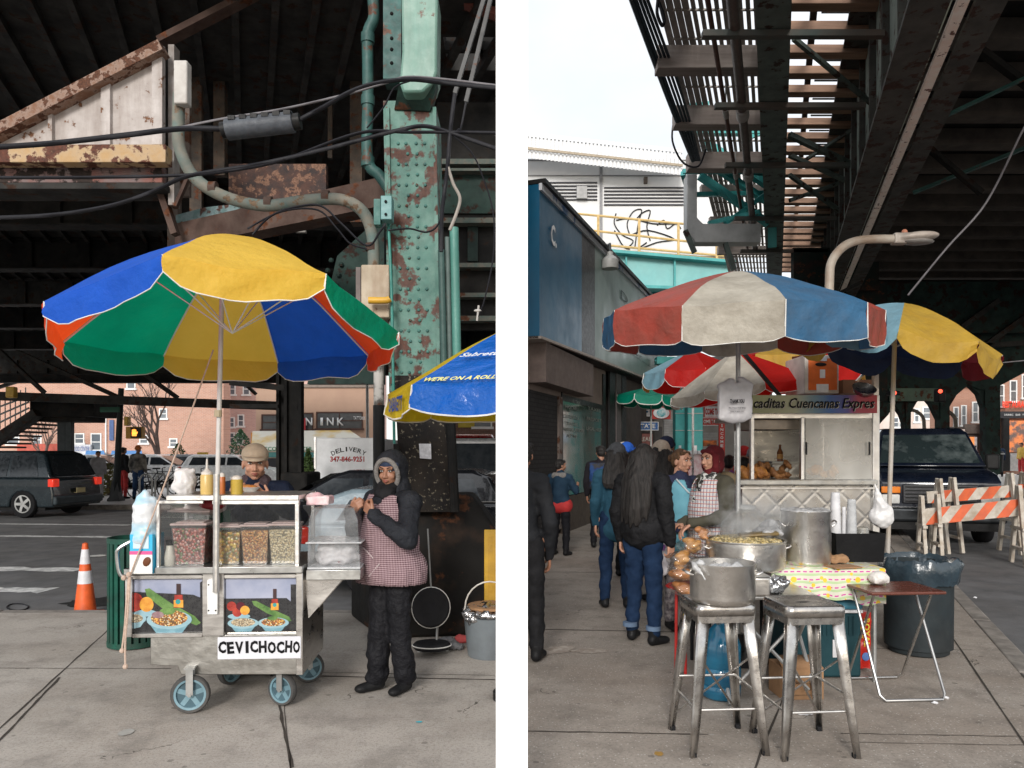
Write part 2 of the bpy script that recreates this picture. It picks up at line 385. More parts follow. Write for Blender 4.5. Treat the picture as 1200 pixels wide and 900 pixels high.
def head_parts(c, M, s=1.0):
    """c = centre of the skull; M = rotation; face towards -y"""
    P = lambda x, y, z: c+M@(V((x, y, z))*s)
    e = [('e', P(0, .012, .022), (.073*s, .088*s, .088*s), M), ('e', P(0, -.022, -.03), (.058*s, .062*s, .075*s), M), ('e', P(0, -.048, -.088), (.026*s, .022*s, .018*s), M),
         ('e', P(-.034, -.055, -.028), (.026*s, .024*s, .026*s), M), ('e', P(.034, -.055, -.028), (.026*s, .024*s, .026*s), M),
         ('c', P(0, -.08, .012), P(0, -.098, -.03), .008*s, .0125*s), ('e', P(-.013, -.088, -.034), (.009*s, .010*s, .008*s), M), ('e', P(.013, -.088, -.034), (.009*s, .01*s, .008*s), M),
         ('c', P(-.04, -.07, .03), P(.04, -.07, .03), .014*s, .014*s), ('e', P(0, -.078, -.062), (.022*s, .013*s, .012*s), M),
         ('c', P(-.046, -.01, -.06), P(0, -.05, -.088), .018*s, .018*s), ('c', P(.046, -.01, -.06), P(0, -.05, -.088), .018*s, .018*s),
         ('e', P(-.076, .012, -.012), (.009*s, .019*s, .031*s), M), ('e', P(.076, .012, -.012), (.009*s, .019*s, .031*s), M),
         ('c', P(0, .02, -.04), P(0, .03, -.17), .05*s, .056*s)]
    ex = []
    for sx in (-1, 1):
        a = MB(); a.sph(P(sx*.031, -.0745, .008), (.0125*s, .009*s, .0056*s), 12, M); ex.append((1, (a.v, a.f)))
        a = MB(); a.sph(P(sx*.031+.001, -.0815, .007), (.0056*s, .004*s, .0052*s), 10, M); a.tube([P(sx*.048, -.071, .012), P(sx*.031, -.0835, .017), P(sx*.016, -.077, .010)], .0022*s, 6)
        a.tube([P(sx*.053, -.068, .026), P(sx*.036, -.0865, .035), P(sx*.014, -.086, .029)], [.002*s, .0042*s, .003*s], 6); ex.append((2, (a.v, a.f)))
    a = MB(); a.tube([P(-.023, -.081, -.060), P(-.009, -.0905, -.056), P(0, -.091, -.058), P(.009, -.0905, -.056), P(.023, -.081, -.060)], [.001*s, .0045*s, .004*s, .0045*s, .001*s], 8)
    a.tube([P(-.02, -.081, -.062), P(0, -.09, -.068), P(.02, -.081, -.062)], [.001*s, .006*s, .001*s], 8); ex.append((3, (a.v, a.f)))
    return e, ex
def person(label, loc, h=1.65, rz=0, skin=SKIN, yaw=0, pitch=0, arms=None, legs=None, coat=None, coatm=None, trouser=None, trm=None, shoem=None,
           hair=None, hairm=HAIR, hat=None, hatm=None, wide=1.0, hands=True, group=None, curl=35, cvox=.014, hem=.86, extra=None, lean=0, cuff=None, hs=1.0, trw=1.0, quilt=0, hair_len=.5, far=False, cat='person'):
    s = h/1.7; o = thing('person', label, cat, loc, R(rz), group); o['group'] = group or 'people in the street'
    S = lambda x, y, z: V((x*s, y*s, z*s))
    ln = lambda z: -lean*max(0, z-.95)
    w = wide
    nb = S(0, .02+ln(1.43), 1.43); hc = S(0, -.005+ln(1.6), 1.585)
    sh = {-1: S(-.175*w, .015+ln(1.37), 1.375), 1: S(.175*w, .015+ln(1.37), 1.375)}
    arms = arms or {}; A = {}
    for k in (-1, 1):
        d = arms.get(k) or ((k*.235*w, .04, 1.10), (k*.235*w, -.03, .87), (0, -.05, -1), (-k*1, -.2, 0))
        A[k] = (S(*d[0]), S(*d[1]), V(d[2]), V(d[3]))
    legs = legs or {}; Lg = {}
    for k in (-1, 1):
        d = legs.get(k) or ((k*.105, -.01, .49), (k*.115, .03, .085), k*12); Lg[k] = (S(*d[0]), S(*d[1]), d[2])
    # body: one continuous mesh, with head and hands
    Mh = Euler((R(-pitch), 0, R(yaw))).to_matrix()
    he, hx = head_parts(hc, Mh, s*hs)
    body = [('c', S(-.05, 0, .93), S(.05, 0, .93), .09*s, .09*s), ('c', S(0, 0, .95), S(0, ln(1.28), 1.28), .11*s*min(w, 1), .125*s*min(w, 1)), ('c', sh[-1], sh[1], .06*s, .06*s), ('c', S(0, ln(1.3), 1.3), nb, .1*s, .052*s)]
    for k in (-1, 1):
        e, wr, _, _ = A[k]; body += [('c', sh[k], e, .05*s, .04*s), ('c', e, wr, .038*s, .026*s)]
        kn, an, _ = Lg[k]; body += [('c', S(k*.09, 0, .92), kn, .078*s, .052*s), ('c', kn, an, .05*s, .036*s)]
    vf = blob(body, .018 if not far else .03, 3); hv = blob(he, .0045 if not far else .009, 3); parts = [(0, hv)]
    if hands:
        for k in (-1, 1):
            e, wr, d, n = A[k]; parts.append((0, blob(hand_el(wr, d, n, 1 if k < 0 else -1, curl, s*1.02), .0042 if not far else .008, 2)))
    raw('body', vf, [skin, EYEW, EYED, LIP], o, extra=parts+hx)
    # trousers
    tr = [('c', S(-.075, .01, .93), S(.075, .01, .93), .115*s*w, .115*s*w)]
    for k in (-1, 1):
        kn, an, _ = Lg[k]; tr += [('c', S(k*.09, .005, .9), kn, .098*s*(w*.5+.5), .07*s*trw), ('c', kn, an+V((0, 0, .03*s)), .069*s*trw, (cuff or .058)*s)]
    raw('trousers', (lambda t_: ([tuple(V(v)+V((1, 1, 0))*.009*noise.noise(V((v[0]*8, v[1]*8, v[2]*19)))) for v in t_[0]], t_[1]))(blob(tr, .013, 3, .01, 9)), trm or mat('black_trousers', (.012, .012, .015), rough=.7, bump=.3, bs=25), o)
    # shoes
    for k in (-1, 1):
        kn, an, tw = Lg[k]; t = R(tw); f = V((math.sin(t), -math.cos(t), 0)); g = V((an.x, an.y, 0)); up = V((0, 0, an.z))
        sb = blob([('c', g+V((0, 0, .048*s))-f*.02*s+up*.0, g+f*.13*s+V((0, 0, .036*s)), .043*s, .034*s), ('c', g+V((0, 0, .05*s)), g+V((0, 0, .12*s))-f*.005, .045*s, .047*s), ('e', g+f*.12*s+V((0, 0, .036*s)), (.044*s, .055*s, .032*s), Matrix.Rotation(t, 3, 'Z'))], .009, 2)
        sb = ([(x, y, max(z, .006)) for x, y, z in sb[0]], sb[1]); raw('shoe', sb, shoem or mat('black_shoe', (.015, .015, .016), rough=.5), o)
    # coat
    if coatm:
        c = [('c', S(0, .0, hem+.1), S(0, .005+ln(1.15), 1.15), .155*s*w, .15*s*w), ('c', S(0, ln(1.15), 1.15), S(0, .01+ln(1.3), 1.31), .15*s*w, .14*s*w), ('c', S(-.06*w, .01, hem+.1), S(.06*w, .01, hem+.1), .13*s*w, .13*s*w),
             ('c', sh[-1]+V((.02, 0, 0)), sh[1]-V((.02, 0, 0)), .078*s, .078*s), ('c', S(0, ln(1.35), 1.36), nb+V((0, 0, .02)), .1*s, .068*s)]
        for k in (-1, 1):
            e, wr, _, _ = A[k]; c += [('c', sh[k], e, .075*s, .062*s), ('c', e, wr, .062*s, .045*s)]
        if coat == 'puffy': c = [(q[0], q[1], q[2], q[3]*1.09, q[4]*1.09) for q in c]
        cv = blob(c, cvox, 3, .009, 7); cv = ([tuple(V(v)*(1+.016*noise.noise(V((v[0]*9, v[1]*9, v[2]*26)))) if v[2] < 1.2 else V(v)+V((1, 1, 0))*.010*noise.noise(V((v[0]*16, v[1]*16, v[2]*30)))) for v in cv[0]], cv[1])
        if quilt:
            vs, fs = cv; vs = [tuple(V(v)*1) for v in vs]; cx = V((0, 0, 0)); out = []
            for v in vs:
                r = 1+.016*quilt*abs(math.sin(v[2]*math.pi/.085)); out.append((v[0]*r, v[1]*r, v[2]))
            cv = (out, fs)
        raw('coat', cv, coatm, o)
    # hair
    s_ = s; s = s*hs; P = lambda x, y, z: hc+Mh@(V((x, y, z))*s)
    if hair == 'long':
        L = hair_len; hb = [('e', P(0, .022, .03), (.084*s, .092*s, .09*s), Mh)]
        for i in range(9):
            t = (i-4)/4; x = t*.085; yy = .075-.05*abs(t)**2
            p0 = P(x*.9, yy, .02); p1 = nb+V((x*1.25*s, (.13-.05*abs(t))*s, -.06*s)); p2 = nb+V((x*1.3*s+random.uniform(-.01, .01), (.165-.035*abs(t))*s, -L*s*(1-.1*abs(t)+random.uniform(-.05, .03))))
            hb += [('c', p0, p1, .044*s, .042*s), ('c', p1, p1.lerp(p2, .6), .042*s, .032*s), ('c', p1.lerp(p2, .6), p2, .032*s, .008*s)]
        hv_ = blob(hb, .009, 4); hv_ = ([tuple(V(v)+V((v[0]-hc.x, v[1]-hc.y, 0)).normalized()*.007*noise.noise(V((v[0]*42, v[1]*42, v[2]*5)))) for v in hv_[0]], hv_[1]); raw('hair', hv_, hairm, o)
    elif hair in ('short', 'bun', 'pulled'):
        hb = [('e', P(0, .026, .034), (.08*s, .086*s, .084*s), Mh), ('e', P(0, .05, -.01), (.07*s, .06*s, .07*s), Mh)]
        if hair != 'pulled': hb += [('c', P(-.06, -.04, .07), P(.06, -.04, .07), .026*s, .026*s), ('c', P(-.07, .0, .03), P(-.068, .02, -.02), .018*s, .014*s), ('c', P(.07, .0, .03), P(.068, .02, -.02), .018*s, .014*s)]
        else: hb += [('c', P(-.05, -.035, .075), P(.05, -.035, .075), .02*s, .02*s), ('c', P(-.07, .01, .035), P(-.066, .04, -.03), .016*s, .016*s), ('c', P(.07, .01, .035), P(.066, .04, -.03), .016*s, .016*s)]
        if hair in ('bun', 'pulled'): hb += [('e', P(0, .125, .02), (.04*s, .035*s, .04*s), Mh)]
        raw('hair', blob(hb, .007, 2, .004, 40), hairm, o)
    if hat == 'beanie':
        hb = [('e', P(0, .018, .05), (.09*s, .102*s, .088*s), Mh), ('c', P(-.07, -.05, .05), P(.07, -.05, .05), .022*s, .022*s), ('c', P(-.08, .01, .035), P(.08, .01, .035), .024*s, .024*s), ('c', P(-.06, .08, .02), P(.06, .08, .02), .024*s, .024*s)]
        raw('beanie', blob(hb, .008, 3, .003, 20), hatm, o)
    elif hat == 'cap':
        hb = [('e', P(0, .02, .055), (.088*s, .1*s, .078*s), Mh)]
        raw('cap', blob(hb, .008, 3), hatm, o)
        b = MB(); b.add([P(.074*math.cos(t)*(1 if r == 0 else .9), -.035-(.03 if r == 0 else .115)*math.sin(t), .05-(.02 if r else 0)) for r in (0, 1) for t in [math.pi*i/12 for i in range(13)]], [(i, i+1, i+14, i+13) for i in range(12)])
        b.build('brim', hatm, o.children[-1] if False else o, solid=.006)
    elif hat == 'hood' or hat == 'hoodback':
        pass
    elif hat == 'scarf':
        hb = [('e', P(0, .035, .03), (.09*s, .1*s, .098*s), Mh), ('e', P(0, .06, -.05), (.08*s, .07*s, .09*s), Mh), ('c', P(-.055, .0, -.09), P(.055, .0, -.09), .042*s, .042*s), ('c', P(0, -.02, -.115), nb+V((0, -.03*s, 0)), .055*s, .07*s), ('c', P(-.07, -.01, .03), P(-.068, -.01, -.07), .034*s, .034*s), ('c', P(.07, -.01, .03), P(.068, -.01, -.07), .034*s, .034*s), ('c', P(-.055, -.045, .07), P(.055, -.045, .07), .024*s, .024*s)]
        raw('headscarf', blob(hb, .008, 3, .005, 14), hatm, o)
    s = s_
    if extra: extra(o, S, P, Mh, s, sh, A, nb, hc, w)
    return o
def shell(name, m, parent, el, pred, vox=.014, disp=.004, solid=.004, it=4):
    vs, fs = blob(el, vox, it, disp, 8); fs = [f for f in fs if pred(sum((V(vs[i]) for i in f), V((0, 0, 0)))/len(f))]
    return raw(name, (vs, fs), m, parent, solid=solid)
# ------------------------------------------------------------------ camera, world, sun
cd = bpy.data.cameras.new('camera'); cam = bpy.data.objects.new('camera', cd); COL.objects.link(cam); sc.camera = cam
cam.location = (0, 0, H); cam.rotation_euler = (R(90), 0, 0); cd.sensor_width = 36; cd.lens = 36*F/1200; cd.shift_y = 80/1200; cd.clip_end = 2000; cd.clip_start = .1
sc.view_settings.view_transform = 'Standard'; sc.view_settings.look = 'None'; sc.view_settings.exposure = 0
w = bpy.data.worlds.new('World'); sc.world = w; w.use_nodes = True; nt = w.node_tree; nt.nodes.clear()
sky = nt.nodes.new('ShaderNodeTexSky'); sky.sky_type = 'NISHITA'; sky.sun_disc = False; sky.sun_elevation = R(22); sky.sun_rotation = R(168)
b1 = nt.nodes.new('ShaderNodeBackground'); b1.inputs[1].default_value = .04; nt.links.new(sky.outputs[0], b1.inputs[0])
tc = nt.nodes.new('ShaderNodeTexCoord'); mp = nt.nodes.new('ShaderNodeMapping'); mp.inputs['Scale'].default_value = (1, 1, 2.2); nt.links.new(tc.outputs['Generated'], mp.inputs[0])
n = nt.nodes.new('ShaderNodeTexNoise'); n.inputs['Scale'].default_value = 3.2; n.inputs['Detail'].default_value = 6; nt.links.new(mp.outputs[0], n.inputs['Vector'])
cl = _mix(nt, (.86, .88, .89), (1.0, 1.0, 1.0), _ramp(nt, n.outputs['Fac'], .35, .6))
b2 = nt.nodes.new('ShaderNodeBackground'); b2.inputs[1].default_value = 1.02; nt.links.new(cl, b2.inputs[0])
ad = nt.nodes.new('ShaderNodeAddShader'); nt.links.new(b1.outputs[0], ad.inputs[0]); nt.links.new(b2.outputs[0], ad.inputs[1])
wo = nt.nodes.new('ShaderNodeOutputWorld'); nt.links.new(ad.outputs[0], wo.inputs[0])
sl = bpy.data.lights.new('sun', 'SUN'); sl.energy = 2.8; sl.angle = R(15); sl.color = (1, .955, .9); so = bpy.data.objects.new('sun', sl); COL.objects.link(so)
so.rotation_euler = (R(68), 0, R(-10)); so.location = (0, -5, 20)
sc.cycles.use_adaptive_sampling = True; sc.cycles.max_bounces = 8; sc.cycles.transparent_max_bounces = 16
try: sc.cycles.use_denoising = True
except Exception: pass

# ------------------------------------------------------------------ ground
def pave_mat(name, c1, c2, speck, warm):
    m, nt, b = newmat(name); v = _vec(nt)
    col = _mix(nt, c1, c2, _ramp(nt, _noise(nt, v, 1.1, 8, .65), .3, .7))
    col = _mix(nt, col, warm, _math(nt, 'MULTIPLY', _ramp(nt, _noise(nt, v, .55, 6, .6), .48, .7), .6))
    col = _mix(nt, col, tuple(x*.55 for x in c2), _math(nt, 'MULTIPLY', _ramp(nt, _noise(nt, v, 2.6, 8, .7), .48, .72), .8))
    col = _mix(nt, col, tuple(x*.55 for x in c2), _math(nt, 'MULTIPLY', _ramp(nt, _noise(nt, v, 55, 4, .7), .48, .7), .6))
    wv = nt.nodes.new('ShaderNodeVectorMath'); wv.operation = 'ADD'; nt.links.new(v, wv.inputs[0]); wn_ = nt.nodes.new('ShaderNodeTexNoise'); wn_.inputs['Scale'].default_value = 2.5; wn_.inputs['Detail'].default_value = 5; nt.links.new(v, wn_.inputs['Vector']); nt.links.new(wn_.outputs['Color'], wv.inputs[1])
    vc_ = nt.nodes.new('ShaderNodeTexVoronoi'); vc_.feature = 'DISTANCE_TO_EDGE'; vc_.inputs['Scale'].default_value = .55; nt.links.new(wv.outputs[0], vc_.inputs['Vector'])
    col = _mix(nt, col, (.07, .06, .05), _math(nt, 'MULTIPLY', _math(nt, 'LESS_THAN', vc_.outputs['Distance'], .0022), _ramp(nt, _noise(nt, v, .8, 2), .56, .6)))
    def vor(s, r, thr, on):
        vo = nt.nodes.new('ShaderNodeTexVoronoi'); vo.inputs['Scale'].default_value = s; nt.links.new(v, vo.inputs['Vector'])
        sp = nt.nodes.new('ShaderNodeSeparateColor'); nt.links.new(vo.outputs['Color'], sp.inputs[0])
        return _math(nt, 'MULTIPLY', _math(nt, 'LESS_THAN', _math(nt, 'ADD', vo.outputs['Distance'], _math(nt, 'MULTIPLY', _noise(nt, v, s*5, 2), .15)), r), _math(nt, 'GREATER_THAN', sp.outputs[0], thr)), on
    f, _ = vor(7, .2, .66, 0); col = _mix(nt, col, tuple(x*.42 for x in c2), _math(nt, 'MULTIPLY', f, .6))
    f, _ = vor(9, .2, .85, 0); col = _mix(nt, col, (.42, .4, .37), _math(nt, 'MULTIPLY', f, .55))
    f, _ = vor(60, .36, .78, 0); col = _mix(nt, col, speck, _math(nt, 'MULTIPLY', f, .8))
    f, _ = vor(95, .3, .7, 0); col = _mix(nt, col, (.05, .045, .04), _math(nt, 'MULTIPLY', f, .5))
    nt.links.new(col, b.inputs['Base Color']); b.inputs['Roughness'].default_value = .8; b.inputs['Specular IOR Level'].default_value = .35
    bn = nt.nodes.new('ShaderNodeBump'); bn.inputs['Strength'].default_value = .5; bn.inputs['Distance'].default_value = .006
    nt.links.new(_noise(nt, v, 90, 4, .7), bn.inputs['Height']); nt.links.new(bn.outputs[0], b.inputs['Normal']); return m
PAVL = pave_mat('concrete_pavement_left', (.48, .44, .395), (.345, .31, .275), (.4, .37, .33), (.36, .31, .26))
PAVR = pave_mat('concrete_pavement_right', (.39, .345, .3), (.275, .237, .203), (.5, .47, .43), (.27, .215, .17))
ROADM = mat('asphalt', (.17, .17, .175), (.11, .11, .113), s=2.5, rough=.85, bump=.3, bs=60, dirt=.4, dc=(.15, .14, .13), ds=1.2)
KERB = mat('granite_kerb', (.32, .29, .26), (.2, .18, .16), s=7, rough=.85, bump=.3, dirt=.5)
JOINT = mat('joint_dirt', (.06, .05, .042), rough=.95)
MARK = mat('road_marking', (.75, .75, .74), (.45, .45, .45), s=9, rough=.8, lo=.42, hi=.6)
kx = lambda d: 3.51+(d-5.15)*.42            # kerb of the right-hand pavement
g = MB(); g.bb(-300, -40, -.5, 300, 600, -.13); struct(g.build('road', ROADM, smooth=False))
g = MB(); g.prism([(-30, -4, -.4), (0, -4, -.4), (0, 7.25, -.4), (-30, 7.25, -.4)], (0, 0, .4)); struct(g.build('pavement_left', PAVL, smooth=False))
g = MB(); g.prism([(0, -3, -.4), (kx(-3), -3, -.4), (kx(70), 70, -.4), (0, 70, -.4)], (0, 0, .4)); struct(g.build('pavement_right', PAVR, smooth=False))
g = MB(); g.prism([(-80, 22.2, -.4), (0, 22.2, -.4), (0, 90, -.4), (-80, 90, -.4)], (0, 0, .4)); struct(g.build('far_pavement', mat('far_concrete', (.88, .86, .83), (.74, .72, .7), s=2), smooth=False))
g = MB()
for i in range(24): x = -30+i*1.25; g.bb(x+.006, 7.252, -.4, x+1.244, 7.40, .004-random.random()*.006)
struct(g.build('kerb_left', KERB, bev=.012))
g = MB(); x = -80
for i in range(40): g.bb(-80+i*2+.01, 22.0, -.4, -78+i*2-.01, 22.19, .006)
struct(g.build('far_kerb', KERB, bev=.012))
kd = V((.42, 1, 0)).normalized(); kn = V((kd.y, -kd.x, 0)); g = MB(); p = V((kx(-3), -3, 0))
for i in range(42):
    a = p+kd*(i*1.8+.006)+kn*.076; b = p+kd*(i*1.8+1.79)+kn*.076; g.beam(a+V((0, 0, -.195)), b+V((0, 0, -.195)), .148, .4)
struct(g.build('kerb_right', KERB, bev=.014))
# joints: scored lines in the concrete
g = MB()
def joint(a, b, w=.012, z=.003, n=14, jit=.004):
    a, b = V(a), V(b); d = (b-a).normalized(); s_ = V((-d.y, d.x, 0)); vs = []
    for i in range(n+1):
        p = a+(b-a)*i/n; ww = w*(.6+.8*random.random()); o = s_*random.uniform(-jit, jit); vs += [p+o+s_*ww/2+V((0, 0, z)), p+o-s_*ww/2+V((0, 0, z))]
    g.add(vs, [(2*i, 2*i+1, 2*i+3, 2*i+2) for i in range(n)])
for (x0, y0, x1, y1, w_) in ((-20, 888, 70, 794, .014), (-20, 872, 128, 737, .010), (322, 800, 342, 900, .016), (330, 795, 345, 940, .006), (-20, 783, 200, 784, .008), (250, 790, 580, 797, .014), (250, 786, 580, 792, .006), (306, 716, 318, 790, .008)): joint(gp(x0, y0), gp(x1, y1), w_)
for (x0, y0, x1, y1, w_) in ((602, 737, 800, 741, .016), (602, 857, 830, 861, .012), (985, 860, 1230, 864, .008), (985, 870, 1230, 874, .006), (870, 940, 940, 760, .012), (620, 670, 800, 673, .014), (1005, 760, 1140, 762, .008)): joint(gp(x0, y0), gp(x1, y1), w_)
for d0 in (4.0, 6.1, 8.4, 11, 14, 18): pass
a = V((kx(-3), -3, 0))-kn*.28; joint(a, a+kd*40, .012, n=60)
struct(g.build('pavement_joints', JOINT, smooth=False))
g = MB()
for (x0, y0, x1, y1, w_) in ((-60, 612, 152, 615, .2), (-60, 626, 130, 629, .2), (-60, 662, 94, 670, .3), (-60, 686, 57, 694, .3), (170, 606, 420, 606, .15)):
    joint(gp(x0, (y0+y1)/2, -.13), gp(x1, (y0+y1)/2+2, -.13), w_, .004, 10, .01)
for i in range(9):
    y = 600+i*9; joint(gp(1090+i*16, y, -.13), gp(1230, y+3, -.13), .16, .004) if i in (0,) else None
struct(g.build('road_markings', MARK, smooth=False))
# chalky spills, gum and scraps on the pavement
def patch(name, label, cat, c, rx, ry, m, rz=0, z=.004, group=None, n=22, jag=.35):
    rnd = random.Random(hash((round(c[0], 2), round(c[1], 2))) & 0xffff); mb = MB(); vs = []
    for i in range(n):
        t = 2*math.pi*i/n; k = 1+rnd.uniform(-jag, jag)*.6; x = rx*math.cos(t)*k; y = ry*math.sin(t)*k
        vs.append((c[0]+x*math.cos(rz)-y*math.sin(rz), c[1]+x*math.sin(rz)+y*math.cos(rz), z))
    mb.poly(vs); return tag(mb.build(name, m, smooth=False), label, cat, group)
# ------------------------------------------------------------------ added white post standing in for the blank strip between the two places
t = thing('post', 'added tall white post standing in for the blank strip between the two street food stands', 'post', (-.0008, 3.06, 0))
g = MB(); g.bb(-.0635, -.06, 0, .0635, .06, 4.6); g.build('shaft', POSTW, t, smooth=False)

# ------------------------------------------------------------------ cars
CARG = mat('car_glass', (.02, .025, .03), (.035, .04, .045), rough=.08, spec=.8, bump=0)
TAILR = mat('tail_lamp', (.45, .02, .01), rough=.15, bump=0); HEADL = mat('head_lamp', (.75, .75, .72), rough=.1, bump=0); AMB = mat('amber_lamp', (.7, .2, .02), rough=.2, bump=0, emit=.15)
def car(label, loc, rz, L, W, Hh, m, kind='car', cat='car', belt=.95, rear=.3, hood=1.25, ws=.75, gm=None, glow=False, group='cars in the street', trim=None):
    o = thing(kind, label, cat, loc, R(rz), group); gm = gm or CARG
    def pr(poly, w0, w1, z0, z1):
        mb = MB(); n = len(poly); wz = lambda z: (w0+(w1-w0)*max(0, min(1, (z-z0)/(z1-z0))))/2
        vs = [(x, -wz(z), z) for x, z in poly]+[(x, wz(z), z) for x, z in poly]
        mb.add(vs, [tuple(range(n)), tuple(range(n, 2*n))[::-1]]+[(i, i+n, (i+1) % n+n, (i+1) % n) for i in range(n)]); return mb
    h = L/2; wr = .33 if Hh < 1.6 else .36; ax = (-h+.85, h-.88)
    def arch(x): return [(x-wr*1.12*math.cos(t), .28+wr*1.12*math.sin(t)) for t in [math.pi*i/8 for i in range(9)]]
    low = [(-h, .36), (-h, .62), (-h+.06, belt-.04), (-h+.14, belt), (h-hood, belt), (h-.3, belt-.12), (h-.05, belt-.26), (h, .5), (h, .3)]
    pts = low+[(x, z) for x, z in arch(ax[1])[::-1]]+[(x, z) for x, z in arch(ax[0])[::-1]]+[(-h, .28)]
    pr(pts, W, W, 0, 1).build('body', m, o, bev=.04, seg=3)
    gh = [(-h+.1, belt-.01), (-h+.1+rear*.8, Hh-.08), (-h+.28+rear, Hh), (h-hood-ws-.05, Hh), (h-hood-ws*.8, Hh-.06), (h-hood+.12, belt-.01)]
    pr(gh, W*.95, W*.74, belt, Hh).build('roof', m, o, bev=.05, seg=3)
    wz = lambda z: (W*.95+(W*.74-W*.95)*(z-belt)/(Hh-belt))/2+.006
    for s in (-1, 1):
        x0, x1 = -h+.28+rear*.4, h-hood-.02; zt = Hh-.12; zb = belt+.05
        xs = [x0, x0+(x1-x0)*.3, x0+(x1-x0)*.62, x1]
        for i in range(3):
            a, b = xs[i]+.04, xs[i+1]-.04; at_, bt_ = a, b
            if i == 0: at_ = a+rear*.45
            if i == 2: bt_ = b-ws*.7
            mb = MB(); mb.poly([(a, s*wz(zb), zb), (b, s*wz(zb), zb), (bt_, s*wz(zt), zt), (at_, s*wz(zt), zt)]); mb.build('window', gm, o, smooth=False)
        mb = MB(); mb.bb(.1-.09, s*(W/2+.005), belt-.14, .1+.09, s*(W/2+.03), belt-.11); mb.build('door_handle', m, o)
        mb = MB(); mb.box((h-hood-.3, s*(W/2+.09), belt+.1), (.1, .17, .14)); mb.build('mirror', BLACK, o, bev=.03)
        mb = MB(); mb.box((-h+.06, s*(W/2-.1), belt-.12), (.16, .22, .2)); mb.build('tail_light', TAILR if not glow else mat('tail_lamp_lit', (.75, .04, .02), rough=.2, bump=0, emit=.7), o, bev=.02)
        mb = MB(); mb.box((h-.1, s*(W/2-.16), belt-.33), (.2, .3, .15)); mb.build('headlight', HEADL, o, bev=.02)
    mb = MB(); w1 = W*.37; w0 = W*.43; mb.poly([(h-hood+.14, -w0, belt+.03), (h-hood+.14, w0, belt+.03), (h-hood-ws*.75, w1, Hh-.07), (h-hood-ws*.75, -w1, Hh-.07)])
    mb.v = [(x+.03, y, z+.02) for x, y, z in mb.v]; mb.build('windscreen', gm, o, smooth=False)
    mb = MB(); mb.poly([(-h+.1+.03-.04, -w0, belt+.06), (-h+.09, w0, belt+.06), (-h+.1+rear*.8-.045, w1, Hh-.12), (-h+.1+rear*.8-.045, -w1, Hh-.12)]); mb.v = [(x-.02, y, z) for x, y, z in mb.v]; mb.build('rear_window', gm, o, smooth=False)
    for s in (1,):
        mb = MB(); mb.box((-h-.02, 0, .45), (.12, W*.98, .22)); mb.build('bumper', trim or m, o, bev=.04); mb = MB(); mb.box((h+.01, 0, .42), (.12, W*.98, .22)); mb.build('bumper', trim or m, o, bev=.04)
    mb = MB(); mb.bb(-h-.09, -.16, .62, -h-.075, .16, .75); mb.bb(-h-.08, -.16, .62, -h+.05, .16, .63); mb.build('number_plate', mat('plate', (.6, .5, .25), rough=.5), o)
    mb = MB(); mb.bb(-h+.3, -W/2+.1, .2, h-.3, W/2-.1, .5); mb.build('underbody', BLACK, o)
    for x in ax:
        for s in (-1, 1):
            Mr = Matrix.Rotation(R(90), 3, 'X'); y = s*(W/2-.1)
            mb = MB(); mb.lathe([(wr*.6, -.1), (wr*.93, -.1), (wr, -.06), (wr, .06), (wr*.93, .1), (wr*.6, .1)], (x, y, wr), 24, Mr, ring=True); wh = mb.build('tyre', RUBBER, o)
            mb = MB(); mb.lathe([(.0, -.085), (wr*.62, -.092), (wr*.62, .092), (0, .085)], (x, y, wr), 20, Mr)
            mb.m = 1
            for k in range(5):
                t = 2*math.pi*k/5; mb.beam((x+wr*.1*math.cos(t), y+s*.098, wr+wr*.1*math.sin(t)), (x+wr*.6*math.cos(t), y+s*.098, wr+wr*.6*math.sin(t)), .07, .02, up=(0, s, 0))
            mb.lathe([(wr*.56, -.005), (wr*.64, -.005), (wr*.64, .006), (wr*.56, .006)], (x, y+s*.098, wr), 20, Mr, ring=True); mb.cyl((x, y, wr), (x, y+s*.105, wr), .06, 10)
            mb.build('rim', [BLACK, ALU], o)
    return o
def building(label, cat, x0, x1, ytop, d, m, wins=(), depth=1, winm=None, frame=WHITE, cornice=None, group=None, ybot=None, name='building'):
    o = thing(name, label, cat, at((x0+x1)/2, HY, d)*1, 0, group); o.location.z = 0
    a = at(x0, ytop, d); b = at(x1, ytop, d); g = MB(); g.bb(a.x, d, -.2 if ybot is None else at(0, ybot, d).z, b.x, d+depth, a.z); g.build('wall', m, o, world=True, smooth=False)
    for wn in wins:
        p = at(wn[0], wn[3], d); q = at(wn[2], wn[1], d); t = .06*max(1, d/40)
        g = MB(); g.bb(p.x-t, d-.06, p.z-t, p.x, d-.002, q.z+t); g.bb(q.x, d-.06, p.z-t, q.x+t, d-.002, q.z+t); g.bb(p.x, d-.058, q.z, q.x, d-.002, q.z+t); g.bb(p.x-t*2, d-.12, p.z-t*1.6, q.x+t*2, d-.002, p.z)
        g.bb(p.x, d-.05, (p.z+q.z)/2-t/3, q.x, d-.025, (p.z+q.z)/2+t/3)
        if q.x-p.x > 1.6: g.bb((p.x+q.x)/2-t/3, d-.049, p.z, (p.x+q.x)/2+t/3, d-.026, q.z)
        f = g.build('window', frame, o, world=True, smooth=False)
        g = MB(); g.quad((p.x, d-.022, p.z), (q.x, d-.022, p.z), (q.x, d-.022, q.z), (p.x, d-.022, q.z)); g.build('pane', winm or mat('far_pane', (.09, .11, .13), (.2, .22, .24), s=.7, rough=.2, bump=0), f if False else o, world=True, smooth=False)
    return o
def fbox(name, m, parent, x0, y0, x1, y1, d, t=.05, bev=0):
    g = MB(); g.fr(x0, y0, x1, y1, d, t); return g.build(name, m, parent, world=parent is not None, smooth=False, bev=bev)
